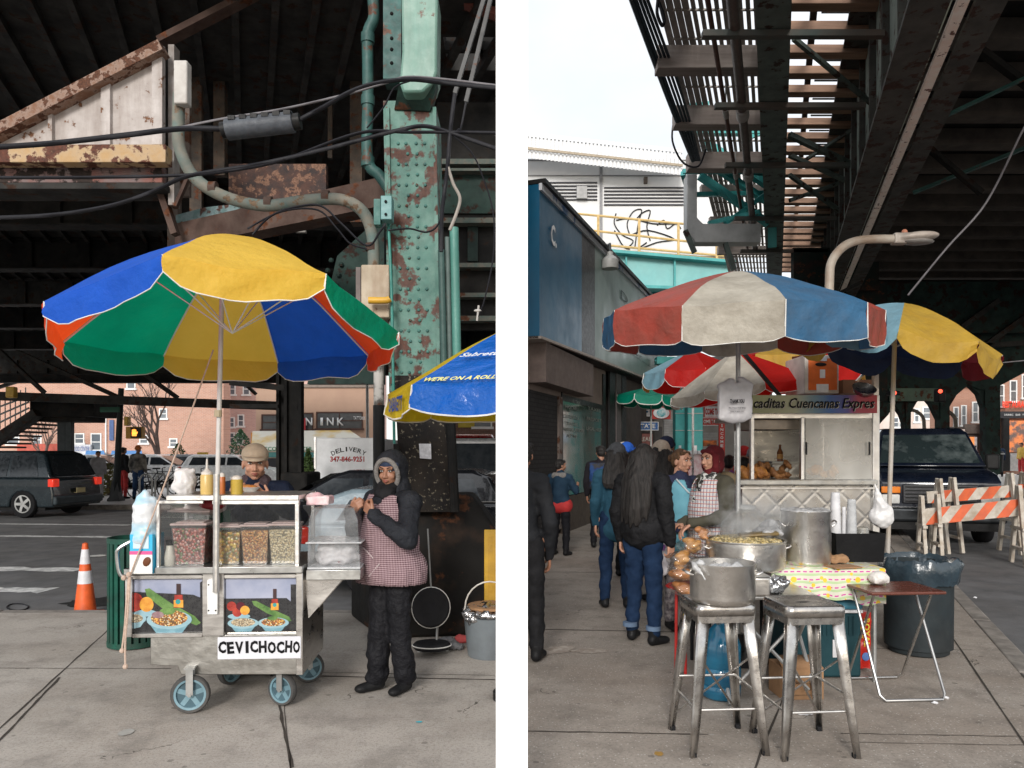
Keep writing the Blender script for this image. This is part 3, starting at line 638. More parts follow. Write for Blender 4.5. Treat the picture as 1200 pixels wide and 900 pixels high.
# ================================================================== LEFT STREET
# ---- elevated railway
el = thing('elevated_railway', 'dark rusting elevated railway deck on girders over the street behind the striped parasol', 'railway viaduct', (-6, 12, 0))
g = MB(); zc = 6.0
for (xa, xb, ya, yb) in ((-21, -.74, 6.6, 30), (-.74, 0, 6.6, 8.05), (-.74, 0, 8.75, 30), (-.36, -.32, 8.05, 8.75)): g.bb(xa, ya, zc, xb, yb, zc+.2)
g.bb(-.74, 8.3, zc, 0, 8.38, zc+.1); g.bb(-.5, 8.05, zc, -.34, 8.3, zc+.1)
for i in range(120):
    x = -.05-i*.40; p = V((x+8*.35, 6.6, zc-.05)); q = p+UL*24.5
    if p.x > 0:
        k = -p.x/UL.x; p = p+UL*k*1.0 if k > 0 else p
        if k > 36: continue
    if p.x < -14: break
    g.beam(p, q, .07, .1)
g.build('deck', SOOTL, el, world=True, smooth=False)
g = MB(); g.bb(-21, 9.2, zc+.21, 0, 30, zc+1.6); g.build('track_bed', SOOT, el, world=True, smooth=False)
for d, zb, lt in ((12.7, 5.35, 0), (15.7, 5.35, 0), (19.2, 5.3, 1), (22.8, 5.3, 0), (26, 5.1, 0), (29.8, 4.6, 1)):
    hh_ = .64 if d < 29 else 1.3; g = MB(); g.ibeam((-23, d, zb+hh_/2), (-.02, d, zb+hh_/2), .34, hh_, .03)
    for i in range(18): g.bb(-22+i*1.2, d-.1, zb+.04, -21.98+i*1.2, d+.1, zb+.6)
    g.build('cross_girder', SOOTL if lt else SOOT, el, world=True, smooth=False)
g = MB(); g.ibeam((-24, 29.5, 4.45), (-9.2, 29.5, 4.45), .34, .36, .03); g.build('end_girder', SOOT, el, world=True, smooth=False)
for (xa, ya, xb, yb, d) in ((-10, 402, 52, 460, 26), (20, 412, 138, 465, 24), (150, 425, 208, 466, 25), (-5, 455, 90, 425, 30), (235, 400, 300, 462, 30)):
    g = MB(); g.beam(at(xa, ya, d), at(xb, yb, d), .16, .12); g.build('diagonal_brace', SOOTL, el, world=True, smooth=False)
# bracket panel, upper left
D = 7.0
g = MB(); P = lambda x, y, dd=0: at(x, y, D+dd)
g.prism([P(-30, 178), P(192, 52), P(192, 172), P(-30, 178)], (0, .03, 0)) if False else g.prism([P(-30, 176), P(192, 54), P(192, 176)], (0, .03, 0))
bp = g.build('bracket_plate', PEEL, el, world=True, smooth=False)
g = MB(); g.beam(P(-30, 172, -.05), P(192, 57, -.05), .16, .10); g.build('bracket_chord', mat('rust_chord', (.2, .1, .06), (.35, .28, .24), s=9, rough=.9, rust=.55, rs=9, bump=.5), el, world=True, smooth=False)
for x, w_ in ((60, 4), (127, 9), (188, 10)):
    ytop = 57+(188-x)*.52+6; g = MB(); g.fr(x-w_, ytop, x+w_*.2, 169, D-.04, .05); g.build('bracket_stiffener', PEEL, el, world=True, smooth=False)
g = MB(); g.fr(-30, 169, 194, 190, D-.14, .14); g.build('bracket_flange', PEELY, el, world=True, bev=.006)
g = MB(); g.fr(-30, 194, 190, 214, D+.05, .3); g.build('pink_beam', PEELP, el, world=True, bev=.008)
g = MB(); g.fr(-30, 214, 192, 221, D+.0, .35); g.build('beam_flange', SOOTL, el, world=True, smooth=False)
g = MB(); g.fr(197, 52, 204, 240, D+.12, .12); g.build('hanger', mat('grey_peel', (.28, .26, .25), (.2, .17, .15), s=9, rust=.2, rough=.8), el, world=True, smooth=False)
g = MB(); g.beam(at(186, 216, D+.2), at(206, 275, D+.2), .1, .06); g.beam(at(222, 205, D), at(206, 242, D), .05, .03); g.build('rod', RUSTY, el, world=True)
g = MB(); g.beam(at(188, 50, 7.3), at(300, -8, 7.3), .14, .06); g.build('rust_angle', RUSTY, el, world=True, smooth=False)
g = MB(); g.fr(196, 232, 208, 300, 8, .1); g.fr(205, 75, 222, 230, 7.7, .05); g.build('hanger_plate', mat('brown_plate', (.16, .13, .11), (.1, .07, .06), rust=.3, rough=.85), el, world=True, smooth=False)
# middle girders
g = MB(); D = 9.0; g.fr(221, 55, 415, 76, D, .1); g.fr(221, 51, 415, 55, D-.12, .3); g.build('green_girder', DKGREEN, el, world=True, smooth=False)
g = MB(); g.fr(221, 76, 400, 82, D-.12, .3); g.build('girder_flange', mat('dusty_flange', (.16, .13, .1), (.06, .06, .05), s=14, rough=.9), el, world=True, smooth=False)
for q in ((250, 82, 263, 205, D, .1), (222, 84, 236, 262, D-.1, .06), (410, 0, 424, 260, D, .2), (384, 120, 389, 185, D, .05)): g = MB(); g.fr(*q); g.build('girder_post', mat('brown_post', (.11, .08, .06), (.05, .045, .04), rust=.35, rough=.9, rs=8), el, world=True, smooth=False)
g = MB(); g.fr(268, 192, 382, 238, D-.4, .1); g.build('peeling_girder', mat('peel_girder', (.1, .055, .045), (.05, .04, .04), s=9, rust=.45, rc=(.3, .17, .12), rs=11, rough=.85, bump=.5), el, world=True, smooth=False)
g = MB(); g.prism([at(206, 252, 7.6), at(240, 243, 7.6), at(300, 236, 7.6), at(300, 262, 7.6), at(206, 276, 7.6)], (0, .1, 0)); g.build('teal_peeling_beam', mat('teal_peel', (.1, .17, .17), (.19, .25, .26), s=14, rust=.45, rs=9, rc=(.1, .05, .04), rough=.8, bump=.5), el, world=True, smooth=False)
g = MB(); g.prism([at(205, 262, 7.4), at(452, 206, 6.9), at(452, 240, 6.9), at(205, 290, 7.4)], (0, .25, 0)); g.build('rust_beam', RUSTY, el, world=True, smooth=False)
OCH = mat('window_glow_ochre', (.65, .3, .06), rough=.7)  # lit station windows: their glow is put into this bright ochre
for x0, x1 in ((292, 302), (352, 360), (374, 392)):
    g = MB()
    for i in range(7): g.fr(x0, 122+i*3.6, x1, 124+i*3.6, 11, .02)
    g.build('lit_window_slats', OCH, el, world=True, smooth=False)
g = MB()
for x0 in (302, 324, 346): g.fr(x0, 258, x0+12, 272, 8.2, .05)
g.build('slat_block', mat('dust_grey', (.3, .28, .26), rough=.9), el, world=True, smooth=False)
g = MB(); g.prism([at(395, 300, 8.5), at(450, 250, 8.5), at(450, 450, 8.5), at(360, 450, 8.5)], (0, .1, 0)); g.build('riveted_knee', DKGREEN, el, world=True, smooth=False)
g = MB()
for i in range(11): g.sph(at(388-i*4, 305+i*12, 8.48), .03, 6); g.sph(at(400-i*3, 310+i*12, 8.48), .03, 6)
g.build('rivets', DKGREEN, el, world=True)
# right of the column: stacked dark plate girder
D = 8.6
g = MB(); g.fr(512, 120, 599, 386, D, .12); g.build('plate_girder', SOOT, el, world=True, smooth=False)
for y, hh in ((186, 6), (197, 3), (255, 6), (308, 5), (343, 5), (370, 6)):
    g = MB(); g.fr(512, y, 599, y+hh, D-.16, .16); g.build('girder_angle', mat('dusty_teal', (.07, .1, .09), (.13, .12, .1), s=12, rust=.3, rough=.8), el, world=True, smooth=False)
g = MB(); g.fr(515, 205, 599, 250, D-.03, .03); g.fr(548, 262, 560, 306, D-.03, .03); g.build('web_patch', DKGREEN, el, world=True, smooth=False)
g = MB(); g.beam(at(520, -5, 7.5), at(590, 20, 7.5), .12, .07); g.build('red_brace', mat('red_brown', (.2, .06, .045), rust=.2, rough=.8), el, world=True, smooth=False)
# ---- the big column
D = 6.3
co = thing('steel_column', 'riveted teal steel column with peeling paint on a black pedestal behind the aproned vendor', 'column', at(482, HY, D)-V((0, 0, H)))
g = MB(); a = at(451, 128, D); b = at(510, 130, D); g.add([at(449, 118, D), at(507, 118, D), at(512, 460, D), at(456, 460, D)]+[v+V((0, .03, 0)) for v in (at(449, 118, D), at(507, 118, D), at(512, 460, D), at(456, 460, D))], [(0, 1, 2, 3), (4, 7, 6, 5), (0, 3, 7, 4), (1, 5, 6, 2), (0, 4, 5, 1), (3, 2, 6, 7)]); g.build('face_plate', TEAL, co, world=True, smooth=False)
g = MB(); g.add([at(462, 440, D-.01), at(512, 440, D-.01), at(535, 600, D-.01), at(470, 600, D-.01)]+[v+V((0, .3, 0)) for v in (at(462, 440, D), at(512, 440, D), at(535, 600, D), at(470, 600, D))], [(0, 1, 2, 3), (4, 7, 6, 5), (0, 3, 7, 4), (1, 5, 6, 2), (0, 4, 5, 1), (3, 2, 6, 7)])
g.build('lower_plate', mat('stickered_black', (.025, .02, .016), (.012, .011, .011), s=5, rough=.7, rust=.22, rc=(.26, .23, .17), rs=30, bump=.3), co, world=True, smooth=False)
g = MB()
for s_, x0, x1 in ((0, 452, 456), (1, 507, 511)): g.add([at(x0, 125, D-.03), at(x1, 125, D-.03), at(x1+5, 450, D-.03), at(x0+5, 450, D-.03)]+[v+V((0, .45, 0)) for v in (at(x0, 125, D), at(x1, 125, D), at(x1+5, 450, D), at(x0+5, 450, D))], [(0, 1, 2, 3), (4, 7, 6, 5), (0, 3, 7, 4), (1, 5, 6, 2), (0, 4, 5, 1), (3, 2, 6, 7)])
g.build('flange', TEAL, co, world=True, smooth=False)
g = MB()
for i in range(26):
    y = 168+i*12.2; f = (y-130)/330*5
    for x in ((477, 488) if i % 2 else (466, 475, 487, 497)): g.sph(at(x+f, y, D-.004), (.014, .014, .014), 8)
g.build('rivets', mat('rivet_teal', (.07, .2, .17), (.04, .11, .1), rust=.3, rough=.5), co, world=True)
g = MB(); prof = [(470, -8), (513, -8), (512, 60), (512, 84), (508, 96), (495, 108), (472, 108), (468, 96), (469, 84), (471, 60)]
g.prism([at(x, y, D-.22) for x, y in prof], (0, .3, 0)); g.build('bracket_face', mat('pale_teal', (.13, .27, .22), (.19, .33, .27), s=4, rough=.5, dirt=.7, dc=(.08, .1, .08), streak=(1, 1, .15), rust=.12), co, world=True, bev=.02)
g = MB(); g.prism([at(462, 128, D-.02), at(468, 96, D-.2), at(512, 96, D-.2), at(504, 130, D-.02)], (0, .12, 0)); g.build('bracket_knee', mat('knee_dark', (.03, .07, .06), (.015, .03, .025), rust=.3, rough=.6), co, world=True, smooth=False)
g = MB(); g.fr(449, -8, 470, 92, D+.05, .2); g.build('side_plate', mat('side_teal', (.03, .12, .11), (.02, .06, .055), rust=.3, rough=.5), co, world=True, smooth=False)
g = MB()
for y in (16, 45, 58, 74): g.sph(at(459, y, D+.05), .016, 8)
g.build('side_rivets', SOOT, co, world=True)
PED = mat('pedestal_black', (.014, .013, .012), (.05, .03, .02), s=3, rough=.75, rust=.3, rc=(.12, .05, .025), rs=2.5, bump=.2, lo=.5, hi=.8)
c0, c1, c2_, c3 = gp(411, 722), gp(446, 749), V((-.02, gd(744), 0)), V((-.02, 7.2, 0)); hgt = 1.02; cc = (c0+c1+c2_+c3)/4
g = MB(); bot = [c0, c1, c2_, c3]; top = [v+V((0, 0, .72)) for v in bot]; tt = [cc.lerp(v, .55)+V((-.04, .05, 1.18)) for v in bot]
g.add(bot+top+tt, [(3, 2, 1, 0), (0, 1, 5, 4), (1, 2, 6, 5), (2, 3, 7, 6), (3, 0, 4, 7), (4, 5, 9, 8), (5, 6, 10, 9), (6, 7, 11, 10), (7, 4, 8, 11), (8, 9, 10, 11)])
g.build('pedestal', [PED], co, world=True, bev=.03)
g = MB(); g.tube([at(512, 455, D-.05), at(527, 470, D-.05), at(533, 600, D-.1)], .04, 8); g.tube([at(465, 520, D-.05), at(470, 590, D-.05)], .03, 8); g.build('black_flange', SOOT, co, world=True)
# paper notice
g = MB(); g.quad(at(491, 520, D-.03), at(505, 520, D-.03), at(505.5, 538, D-.03), at(492, 537, D-.03)); o = g.build('notice', mat('notice_paper', (.6, .6, .62), (.4, .4, .42), s=30, rough=.8), None, smooth=False); tag(o, 'torn white paper notice pasted on the black foot of the teal column', 'notice')
# pipes
def pipe(name, label, cat, pts, r, m, n=12, group=None, extra=None, d=None):
    pts = [at(*p) if len(p) == 3 else at(p[0], p[1], d) for p in pts]; g = MB()
    if len(pts) > 2: pts = spline(pts)
    base = pts[-1].copy(); o = thing(name, label, cat, base, 0, group); g.tube(pts, r, n); g.build('tube', m, o, world=True, ang=60)
    if extra: extra(o)
    return o
def spline(p, k=5):
    out = []; n = len(p)
    for i in range(n-1):
        a, b, c, d = p[max(0, i-1)], p[i], p[i+1], p[min(n-1, i+2)]
        for j in range(k):
            t = j/k; out.append(.5*((2*b)+(c-a)*t+(2*a-5*b+4*c-d)*t*t+(3*b-a-3*c+d)*t*t*t))
    return out+[p[-1]]
TP = mat('weathered_conduit', (.1, .155, .145), (.22, .19, .15), s=6, rough=.7, rust=.3, rc=(.2, .13, .08), rs=7, dirt=.4, bump=.2, lo=.3, hi=.7)
def ex(o):
    g = MB(); g.add(*(lambda b: (b.v, b.f))(MB().fr(203, 70, 219, 121, 6.2, .1))); g.build('weatherhead', mat('grey_white_metal', (.5, .48, .45), (.36, .33, .3), rust=.15, rough=.6), o, world=True, bev=.012)
    for (x, y, rr) in ((250, 221, .058), (315, 238, .056), (382, 231, .056), (436, 290, .055)):
        g = MB(); p = at(x, y, 6.3); g.tube([p-V((.03, 0, 0)), p+V((.03, 0, 0))] if x < 430 else [p-V((0, 0, .03)), p+V((0, 0, .03))], rr, 12); g.build('clamp', RUSTY, o, world=True)
pipe('conduit_pipe', 'fat weathered teal and white conduit curving down to a cream box left of the column', 'pipe', [(210, 110, 6.3), (209, 145, 6.3), (211, 175, 6.3), (228, 208, 6.3), (262, 230, 6.3), (310, 241, 6.3), (360, 235, 6.3), (400, 234, 6.3), (425, 248, 6.3), (436, 275, 6.3), (438, 312, 6.3)], .05, TP, extra=ex)
def ex(o):
    for y in (45, 118, 190): g = MB(); p = at(431, y, 6.4); g.tube([p-V((0, 0, .04)), p+V((0, 0, .04))], .058, 12); g.build('collar', TEALD, o, world=True)
pipe('drain_pipe', 'dark teal vertical pipe with collars running down to an elbow left of the column', 'pipe', [(436, -10, 6.4), (438, 20, 6.4), (431, 40, 6.4), (431, 80, 6.4), (431, 120, 6.4), (430, 175, 6.4), (434, 196, 6.4), (444, 205, 6.4), (456, 222, 6.4)], .048, TEALD, extra=ex)
CB = [('tall teal conduit standing nearest the column on its right', 517, 293, .028, 6.2, mat('conduit_dark', (.05, .1, .09), rough=.5, rust=.2)), ('thin grey conduit in the middle of the three beside the column', 524, 278, .02, 6.22, mat('conduit_grey', (.1, .14, .13), rough=.5, rust=.2)), ('thick pale teal conduit rightmost of the three beside the column', 532, 267, .038, 6.24, mat('conduit_pale', (.06, .2, .165), (.08, .24, .2), rough=.5, rust=.15))]
for lb, x, y, r_, d, m_ in CB: pipe('conduit_pipe', lb, 'pipe', [(x, y, d), (x+4, 460, d)], r_, m_, group='conduits on the column')
o = pipe('conduit_pipe', 'thin green conduit running down the left edge of the teal column from the junction box', 'pipe', [(455, 258, 6.15), (459, 350, 6.15), (462, 520, 6.15)], .012, mat('green_conduit', (.03, .22, .18), rough=.4))
pipe('conduit_pipe', 'peeling white and black downpipe below the cream box left of the column', 'pipe', [(444, 360, 6.35), (444, 475, 6.35)], .045, mat('white_peel_pipe', (.45, .43, .4), (.1, .09, .08), s=6, rust=.3, rough=.7, lo=.45, hi=.55))
pipe('conduit_pipe', 'black lower length of the downpipe ending above the black car', 'pipe', [(444, 475, 6.34), (444, 580, 6.34)], .05, BLACK)
for i, (y, lb) in enumerate(((352, 'yellow elbowed gas pipe by the cream box'), (413, 'lower yellow pipe stub behind the parasol rim'))):
    o = pipe('yellow_pipe', lb, 'pipe', [(432, y, 6.1), (452, y, 6.1), (457, y-2, 6.1)], .028, mat('yellow_pipe', (.65, .36, .03), rough=.5, rust=.1), group='yellow pipes')
o = thing('junction_box', 'cream weathered steel box where the fat conduit ends left of the column', 'box', at(438, 370, 6.3)); fbox('case', CREAM, o, 423, 310, 456, 372, 6.2, .25, .01)
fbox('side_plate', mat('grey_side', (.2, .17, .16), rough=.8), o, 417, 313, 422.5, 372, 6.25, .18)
o = thing('junction_box', 'small teal junction box with two bolts on the left edge of the column', 'box', at(450, 260, 6.0)); fbox('case', mat('box_teal', (.1, .25, .25), (.13, .28, .28), rough=.5, rust=.08), o, 446, 229, 459, 257, 6.0, .12, .006)
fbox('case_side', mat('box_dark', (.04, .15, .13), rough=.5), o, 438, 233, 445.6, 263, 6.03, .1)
for y in (236, 251): g = MB(); g.sph(at(452, y, 5.99), .012, 8); g.build('bolt', BLACK, o, world=True)
# cables
def cable(label, pts, r=.012, m=WIRE, d=5.6, n=6, group='overhead cables'):
    ps = spline([at(*p) if len(p) == 3 else at(p[0], p[1], d) for p in pts], 6); g = MB(); g.tube(ps, r, n); return tag(g.build('cable', m, None, ang=60), label, 'cable', group)
cable('thick black cable rising from the left edge to the splice case', [(-30, 174), (60, 168), (150, 158), (210, 151), (262, 151)], .020)
cable('thin pale messenger wire above the splice case', [(208, 150), (262, 139), (330, 128), (400, 112), (450, 98), (485, 90), (581, 100), (598, 102)], .009, mat('wire_grey', (.16, .15, .16), rough=.5))
cable('black cable from the splice case over the column to the right', [(352, 140), (380, 125), (410, 108), (440, 98), (480, 93), (520, 97), (598, 105)], .017)
cable('black cable sagging from the left edge up past the bracket', [(-30, 256), (60, 252), (130, 241), (180, 224), (222, 206), (300, 193), (380, 175), (430, 162), (470, 152), (500, 148), (540, 160), (598, 180)], .015)
cable('straight thin black cable crossing low under the rusty flange', [(-30, 208), (100, 208), (222, 205), (270, 200), (330, 188), (420, 156), (480, 155), (540, 155), (598, 156)], .012)
cable('pair of thin wires rising behind the column to the right', [(430, 150), (450, 125), (462, 103), (480, 95)], .006)
cable('slack wire looping from the conduit to the box on the column', [(296, 275), (315, 255), (340, 244), (375, 241), (400, 262), (430, 288), (445, 272), (452, 262)], .008)
cable('second slack wire under the fat conduit', [(290, 268), (330, 248), (372, 246), (395, 268), (410, 285), (430, 292)], .007)
cable('thin wire crossing the front of the column', [(455, 270), (480, 268), (500, 272), (514, 262), (522, 230)], .007)
cable('black hose hanging right of the column', [(533, 110), (528, 150), (524, 200), (518, 250), (517, 295)], .016)
cable('pale grey hose curling down into the conduit', [(524, 192), (531, 215), (539, 232), (535, 250), (527, 270)], .013, mat('hose_pale', (.4, .36, .32), rough=.6))
cable('thin dangling wire ending in a small pale plug', [(532, 160), (552, 178), (565, 205), (578, 250), (578, 300), (568, 350), (560, 372)], .006)
for i, (pp, q) in enumerate((((570, -10), (533, 110)), ((577, -10), (546, 120)))):
    o = tag(MB().beam(at(*pp, 6), at(*q, 6), .04, .03).build('hanging_strap', mat('strap_grey', (.1, .1, .1), rust=.2), None), ('left', 'right')[i]+'most of the two steel straps slanting down below the skylight gaps', 'strap', 'steel straps')
cable('black wire running down from the left strap', [(546, 120), (540, 150), (537, 152), (533, 158)], .008)
g = MB(); g.sph(at(560, 364, 5.6), (.03, .012, .012), 8); g.cyl(at(561, 358, 5.6), at(559, 376, 5.6), .008, 8); tag(g.build('plug', mat('plug_grey', (.5, .48, .45), rough=.5)), 'small pale plug at the end of the dangling wire', 'plug')
o = thing('splice_case', 'long ribbed grey cable splice case hanging on the overhead cable', 'cable box', at(306, 148, 5.6)); SC = mat('splice_grey', (.085, .095, .11), (.05, .055, .065), s=10, rough=.5)
g = MB(); g.tube([at(266, 152, 5.6), at(344, 143, 5.6)], .078, 14); g.build('shell', SC, o, world=True, bev=.004)
for x0, x1, y0, y1 in ((260, 268, 153, 151.5), (342, 352, 143.5, 142)): g = MB(); g.tube([at(x0, y0, 5.6), at(x1, y1, 5.6)], .06, 12); g.build('end_cap', BLACK, o, world=True)
for i in range(6): x = 272+i*13; g = MB(); g.box(at(x, 139-i*1.2, 5.55), (.05, .05, .03)); g.build('clip', BLACK, o, world=True)

# ---- stair and mezzanine far left
st = thing('station_stair', 'covered station stair with slanting railing coming down at the far left', 'stair', (-17, 25, 0))
g = MB(); g.beam(at(-60, 462, 23), at(335, 476, 23), .2, .26); g.build('mezzanine_beam', SOOTL, st, world=True, smooth=False)
g = MB(); g.fr(35, 470, 110, 488, 24, 1.5); g.fr(42, 488, 100, 494, 24.2, 1.2); g.build('landing', SOOT, st, world=True, smooth=False)
g = MB(); g.beam(at(-40, 540, 24), at(46, 484, 24), .5, .25); g.build('stringer', SOOTL, st, world=True, smooth=False)
for i in range(9): x = -10+i*6.5; g = MB(); p = at(x, 524-i*4.6, 24); g.box(p+V((0, .8, .0)), (.3, 1.4, .06)); g.build('step', SOOTL, st, world=True, smooth=False)
g = MB()
for k in range(3): g.tube([at(-40, 512-k*11, 23.9), at(36, 473-k*1, 23.9)] if False else [at(-40, 515-k*12, 23.9), at(34, 478-k*7, 23.9)], .03, 6)
for i in range(12): x = -36+i*6; y = 515-(x+40)*.5; g.tube([at(x, y+8, 23.9), at(x, y-26, 23.9)], .018, 5)
g.build('railing', GALV, st, world=True)
for x0, x1 in ((67, 76), (76.3, 83)): g = MB(); g.fr(x0, 490, x1, 560, 24.5, .2); g.build('support', mat('stair_column', (.06, .07, .075) if x0 < 70 else (.05, .2, .2), rough=.7), st, world=True, smooth=False)
# columns behind the cart
def farcol(label, x, yb, w_, d, yt, base=True):
    o = thing('steel_column', label, 'column', at(x, HY, d)-V((0, 0, H)), 0, 'railway columns'); g = MB(); g.fr(x-w_/2, yt, x+w_/2, yb, d, .3); g.build('shaft', SOOT, o, world=True, smooth=False)
    for u in (-w_/2-3, w_/2-1): g = MB(); g.fr(x+u, yt, x+u+3.5, yb, d-.08, .08); g.build('flange', SOOT, o, world=True, smooth=False)
    if base: g = MB(); a = at(x-w_, yb-6, d-.4); b = at(x+w_*1.1, yb-6, d-.4); g.bb(a.x, d-.4, -.1, b.x, d+.5, a.z); g.build('base', SOOT, o, world=True, bev=.04)
    return o
farcol('black railway column with boxed foot just right of the capped person', 343, 560, 15, 12.5, 380)
farcol('thin black column close left of the boxed black column', 330, 572, 7, 13.5, 380, False)
for a, b, q in ((at(270, 448, 13), at(336, 455, 13), .1), (at(270, 476, 13), at(326, 476, 13), .07), (at(353, 410, 12.5), at(350, 480, 12.5), .05)): g = MB(); g.beam(a, b, q, q); g.build('side_strut', SOOT, el, world=True, smooth=False)

# ---- background buildings
BR1 = brick('brick_orange', (.5, .27, .19), (.42, .215, .15), (.5, .42, .37), 1.0, dirt=.25)
BR2 = brick('brick_pink', (.6, .37, .31), (.52, .31, .27), (.55, .46, .43), 1.0, dirt=.15)
TAN = mat('tan_render', (.6, .4, .29), (.52, .34, .25), s=.5, rough=.9)
b_ = building('low orange brick building behind the bare tree', 'building', -120, 262, 400, 46, BR1, [(89, 509, 98, 519), (108, 509, 118, 527), (165, 511, 173, 519), (55, 482, 62, 491), (200, 515, 207, 523), (188, 480, 195, 490), (102, 480, 107, 490), (40, 511, 48, 520), (10, 505, 22, 520), (150, 440, 158, 455), (60, 430, 68, 445)])
fbox('blue_sign', mat('blue_sign', (.05, .1, .25), rough=.5), b_, 128, 492, 133, 516, 45.9, .05); fbox('drainpipe', WHITE, b_, 123, 470, 124.5, 548, 45.9, .05)
fbox('shop_fascia', mat('fascia_white', (.6, .62, .66), rough=.6), b_, 84, 521, 106, 533, 45.7, .2); text('FOOD CENTER', mat('sign_blue', (.03, .08, .3), rough=.5), b_, at(95, 526, 45.65), 1.0, .28, world=True)
fbox('shop_fascia', mat('fascia_red', (.45, .08, .05), rough=.6), b_, 20, 520, 72, 530, 45.7, .2); fbox('shop_front', mat('shop_dark', (.05, .05, .06), rough=.4), b_, 20, 531, 122, 556, 45.8, .1)
for i, (x0, x1) in enumerate(((98, 124), (128, 168))):
    g = MB(); g.prism([at(x0, 540, 44), at(x1, 540, 44), at(x1-2, 529, 45.6), at(x0+3, 529, 45.6)], (0, 0, .05)); tag(g.build('awning', mat('blue_awning', (.06, .2, .5), (.1, .3, .6), rough=.6)), ('blue awning left of the signal pole', 'longer blue awning right of the signal pole')[i], 'awning', 'blue shop awnings')
b2_ = building('tall pinkish brick apartment block with fire escapes', 'building', 264, 420, 380, 52, BR2, [(269, 490, 274, 500), (269, 508, 274, 518), (280, 487, 285, 499), (278, 508, 284, 520), (286, 450, 292, 462), (270, 450, 275, 462), (269, 526, 274, 537), (282, 528, 287, 538)])
fa = building('pink brick wing with iron fire escape balconies', 'building', 236, 263.5, 380, 50, BR2, [(253, 489, 258, 500), (253, 507, 258, 518), (253, 527, 258, 537), (242, 488, 246, 499), (253, 450, 258, 465)])
for y in (484, 502, 522):
    g = MB(); g.fr(243, y, 262, y+1, 48.8, 1.1)
    for i in range(12): g.fr(243+i*1.65, y-6, 243.3+i*1.65, y, 48.8, .04)
    g.fr(243, y-6.5, 262, y-6, 48.8, .04); g.beam(at(262, y, 48.8), at(245, y+17, 48.8), .3, .05); g.build('fire_escape', mat('iron_red', (.12, .05, .04), rough=.8), fa, world=True, smooth=False)
ink = building('low tan shop building with INK letters in its upper windows', 'building', 300, 445, 453, 38, TAN, [(308, 487, 328, 503), (334, 485, 366, 503), (372, 484, 424, 502)], winm=mat('shop_pane', (.04, .04, .045), (.1, .11, .12), s=.6, rough=.2), frame=mat('brown_frame', (.1, .05, .04), rough=.7))
fbox('parapet', mat('tan_cap', (.3, .24, .2), rough=.8), ink, 298, 450, 446, 454, 37.9, .3); 
LW = mat('letter_white', (.85, .85, .85), rough=.5, bump=0)
for s_, x, w_ in (('N', 362, 8), ('I', 377, 3), ('N', 387, 8), ('K', 399, 8)): text(s_, LW, ink, at(x, 494, 37.8), w_/880*38, 9/880*38, bold=.02, world=True)
text('TATTOOS', LW, ink, at(421, 490, 37.8), 14/880*38, 4/880*38, bold=.02, world=True)
fbox('red_poster', mat('poster_red', (.5, .04, .05), rough=.6), ink, 349, 490, 358, 504, 37.75, .03)
o = thing('awning', 'long white and yellow awning with faded green lettering under the INK windows', 'awning', at(370, 530, 36)); g = MB(); g.prism([at(294, 529, 36), at(444, 529, 36), at(410, 506, 37.6), at(296, 507, 37.6)], (0, 0, .08)); g.build('canvas', mat('awning_pale', (.7, .68, .6), (.65, .45, .15), s=.35, rough=.7, lo=.5, hi=.6), o, world=True)
text('DISCOUNT CENTER', mat('sign_green', (.05, .3, .12), rough=.5), o, at(335, 526, 35.95), 62/880*36, 5/880*36, bold=.02, world=True)
g = MB(); g.fr(294, 530, 440, 536, 35.97, .05); g.build('valance', mat('valance_teal', (.12, .35, .33), rough=.7), o, world=True, smooth=False)
fbox('shop_front', mat('shop_dark', (.05, .05, .06), rough=.4), ink, 300, 537, 440, 556, 37.9, .05)
building('pink brick building behind the food parasol at the right', 'building', 500, 598, 380, 36, BR2, [(538, 406, 548, 420), (562, 402, 570, 412)], frame=WHITE)
rs = building('brown shop building with a yellow band over the red car', 'building', 512, 598.5, 462, 30, brick('brick_dark', (.22, .12, .09), (.17, .09, .07), (.25, .2, .17), 1.0), [(556, 489, 575, 500)])
fbox('yellow_band', mat('yellow_band', (.65, .5, .06), rough=.6), rs, 537, 494, 556, 501, 29.9, .05); fbox('upper_band', TAN, rs, 512, 462, 598, 484, 29.95, .04)
building('orange brick tower piece above the tan shop roof', 'building', 412, 450, 380, 48, BR2, [(424, 425, 428, 437)])
# poles
o = thing('signal_pole', 'dark slim signal pole on a pyramid foot with walk signal and street sign', 'traffic signal', gp(136, 587)); d = gd(587)
g = MB(); g.tube([at(136, 582, d), at(138, 540, d), at(142, 455, d)], [.13, .1, .085], 10); g.build('shaft', mat('pole_dark', (.03, .035, .035), rough=.6), o, world=True)
g = MB(); a = gp(136, 587); g.lathe([(.27, 0), (.27, .06), (.2, .14), (.13, .62), (.1, .66)], a, 4, Matrix.Rotation(R(45), 3, 'Z')); g.build('foot', mat('foot_grey', (.1, .1, .1), rough=.7), o, world=True)
g = MB(); g.fr(147, 500, 166, 514, d-.2, .25); g.build('walk_signal', mat('signal_yellow', (.55, .28, .02), rough=.5), o, world=True, bev=.02)
g = MB(); g.fr(153, 501, 165, 513, d-.23, .03); g.build('signal_face', BLACK, o, world=True, smooth=False)
HANDM = mat('lit_hand', (.95, .35, .05), rough=.4, bump=0, emit=2.5); g = MB()
for i in range(4): g.fr(154.6+i*1.3, 502.6+abs(i-1.5)*.6, 155.5+i*1.3, 508, d-.25, .015)
g.fr(154.6, 507, 159.7, 511, d-.25, .015); g.beam(at(159.5, 509, d-.24), at(161, 506, d-.24), .02, .03); g.build('hand_symbol', HANDM, o, world=True, smooth=False)
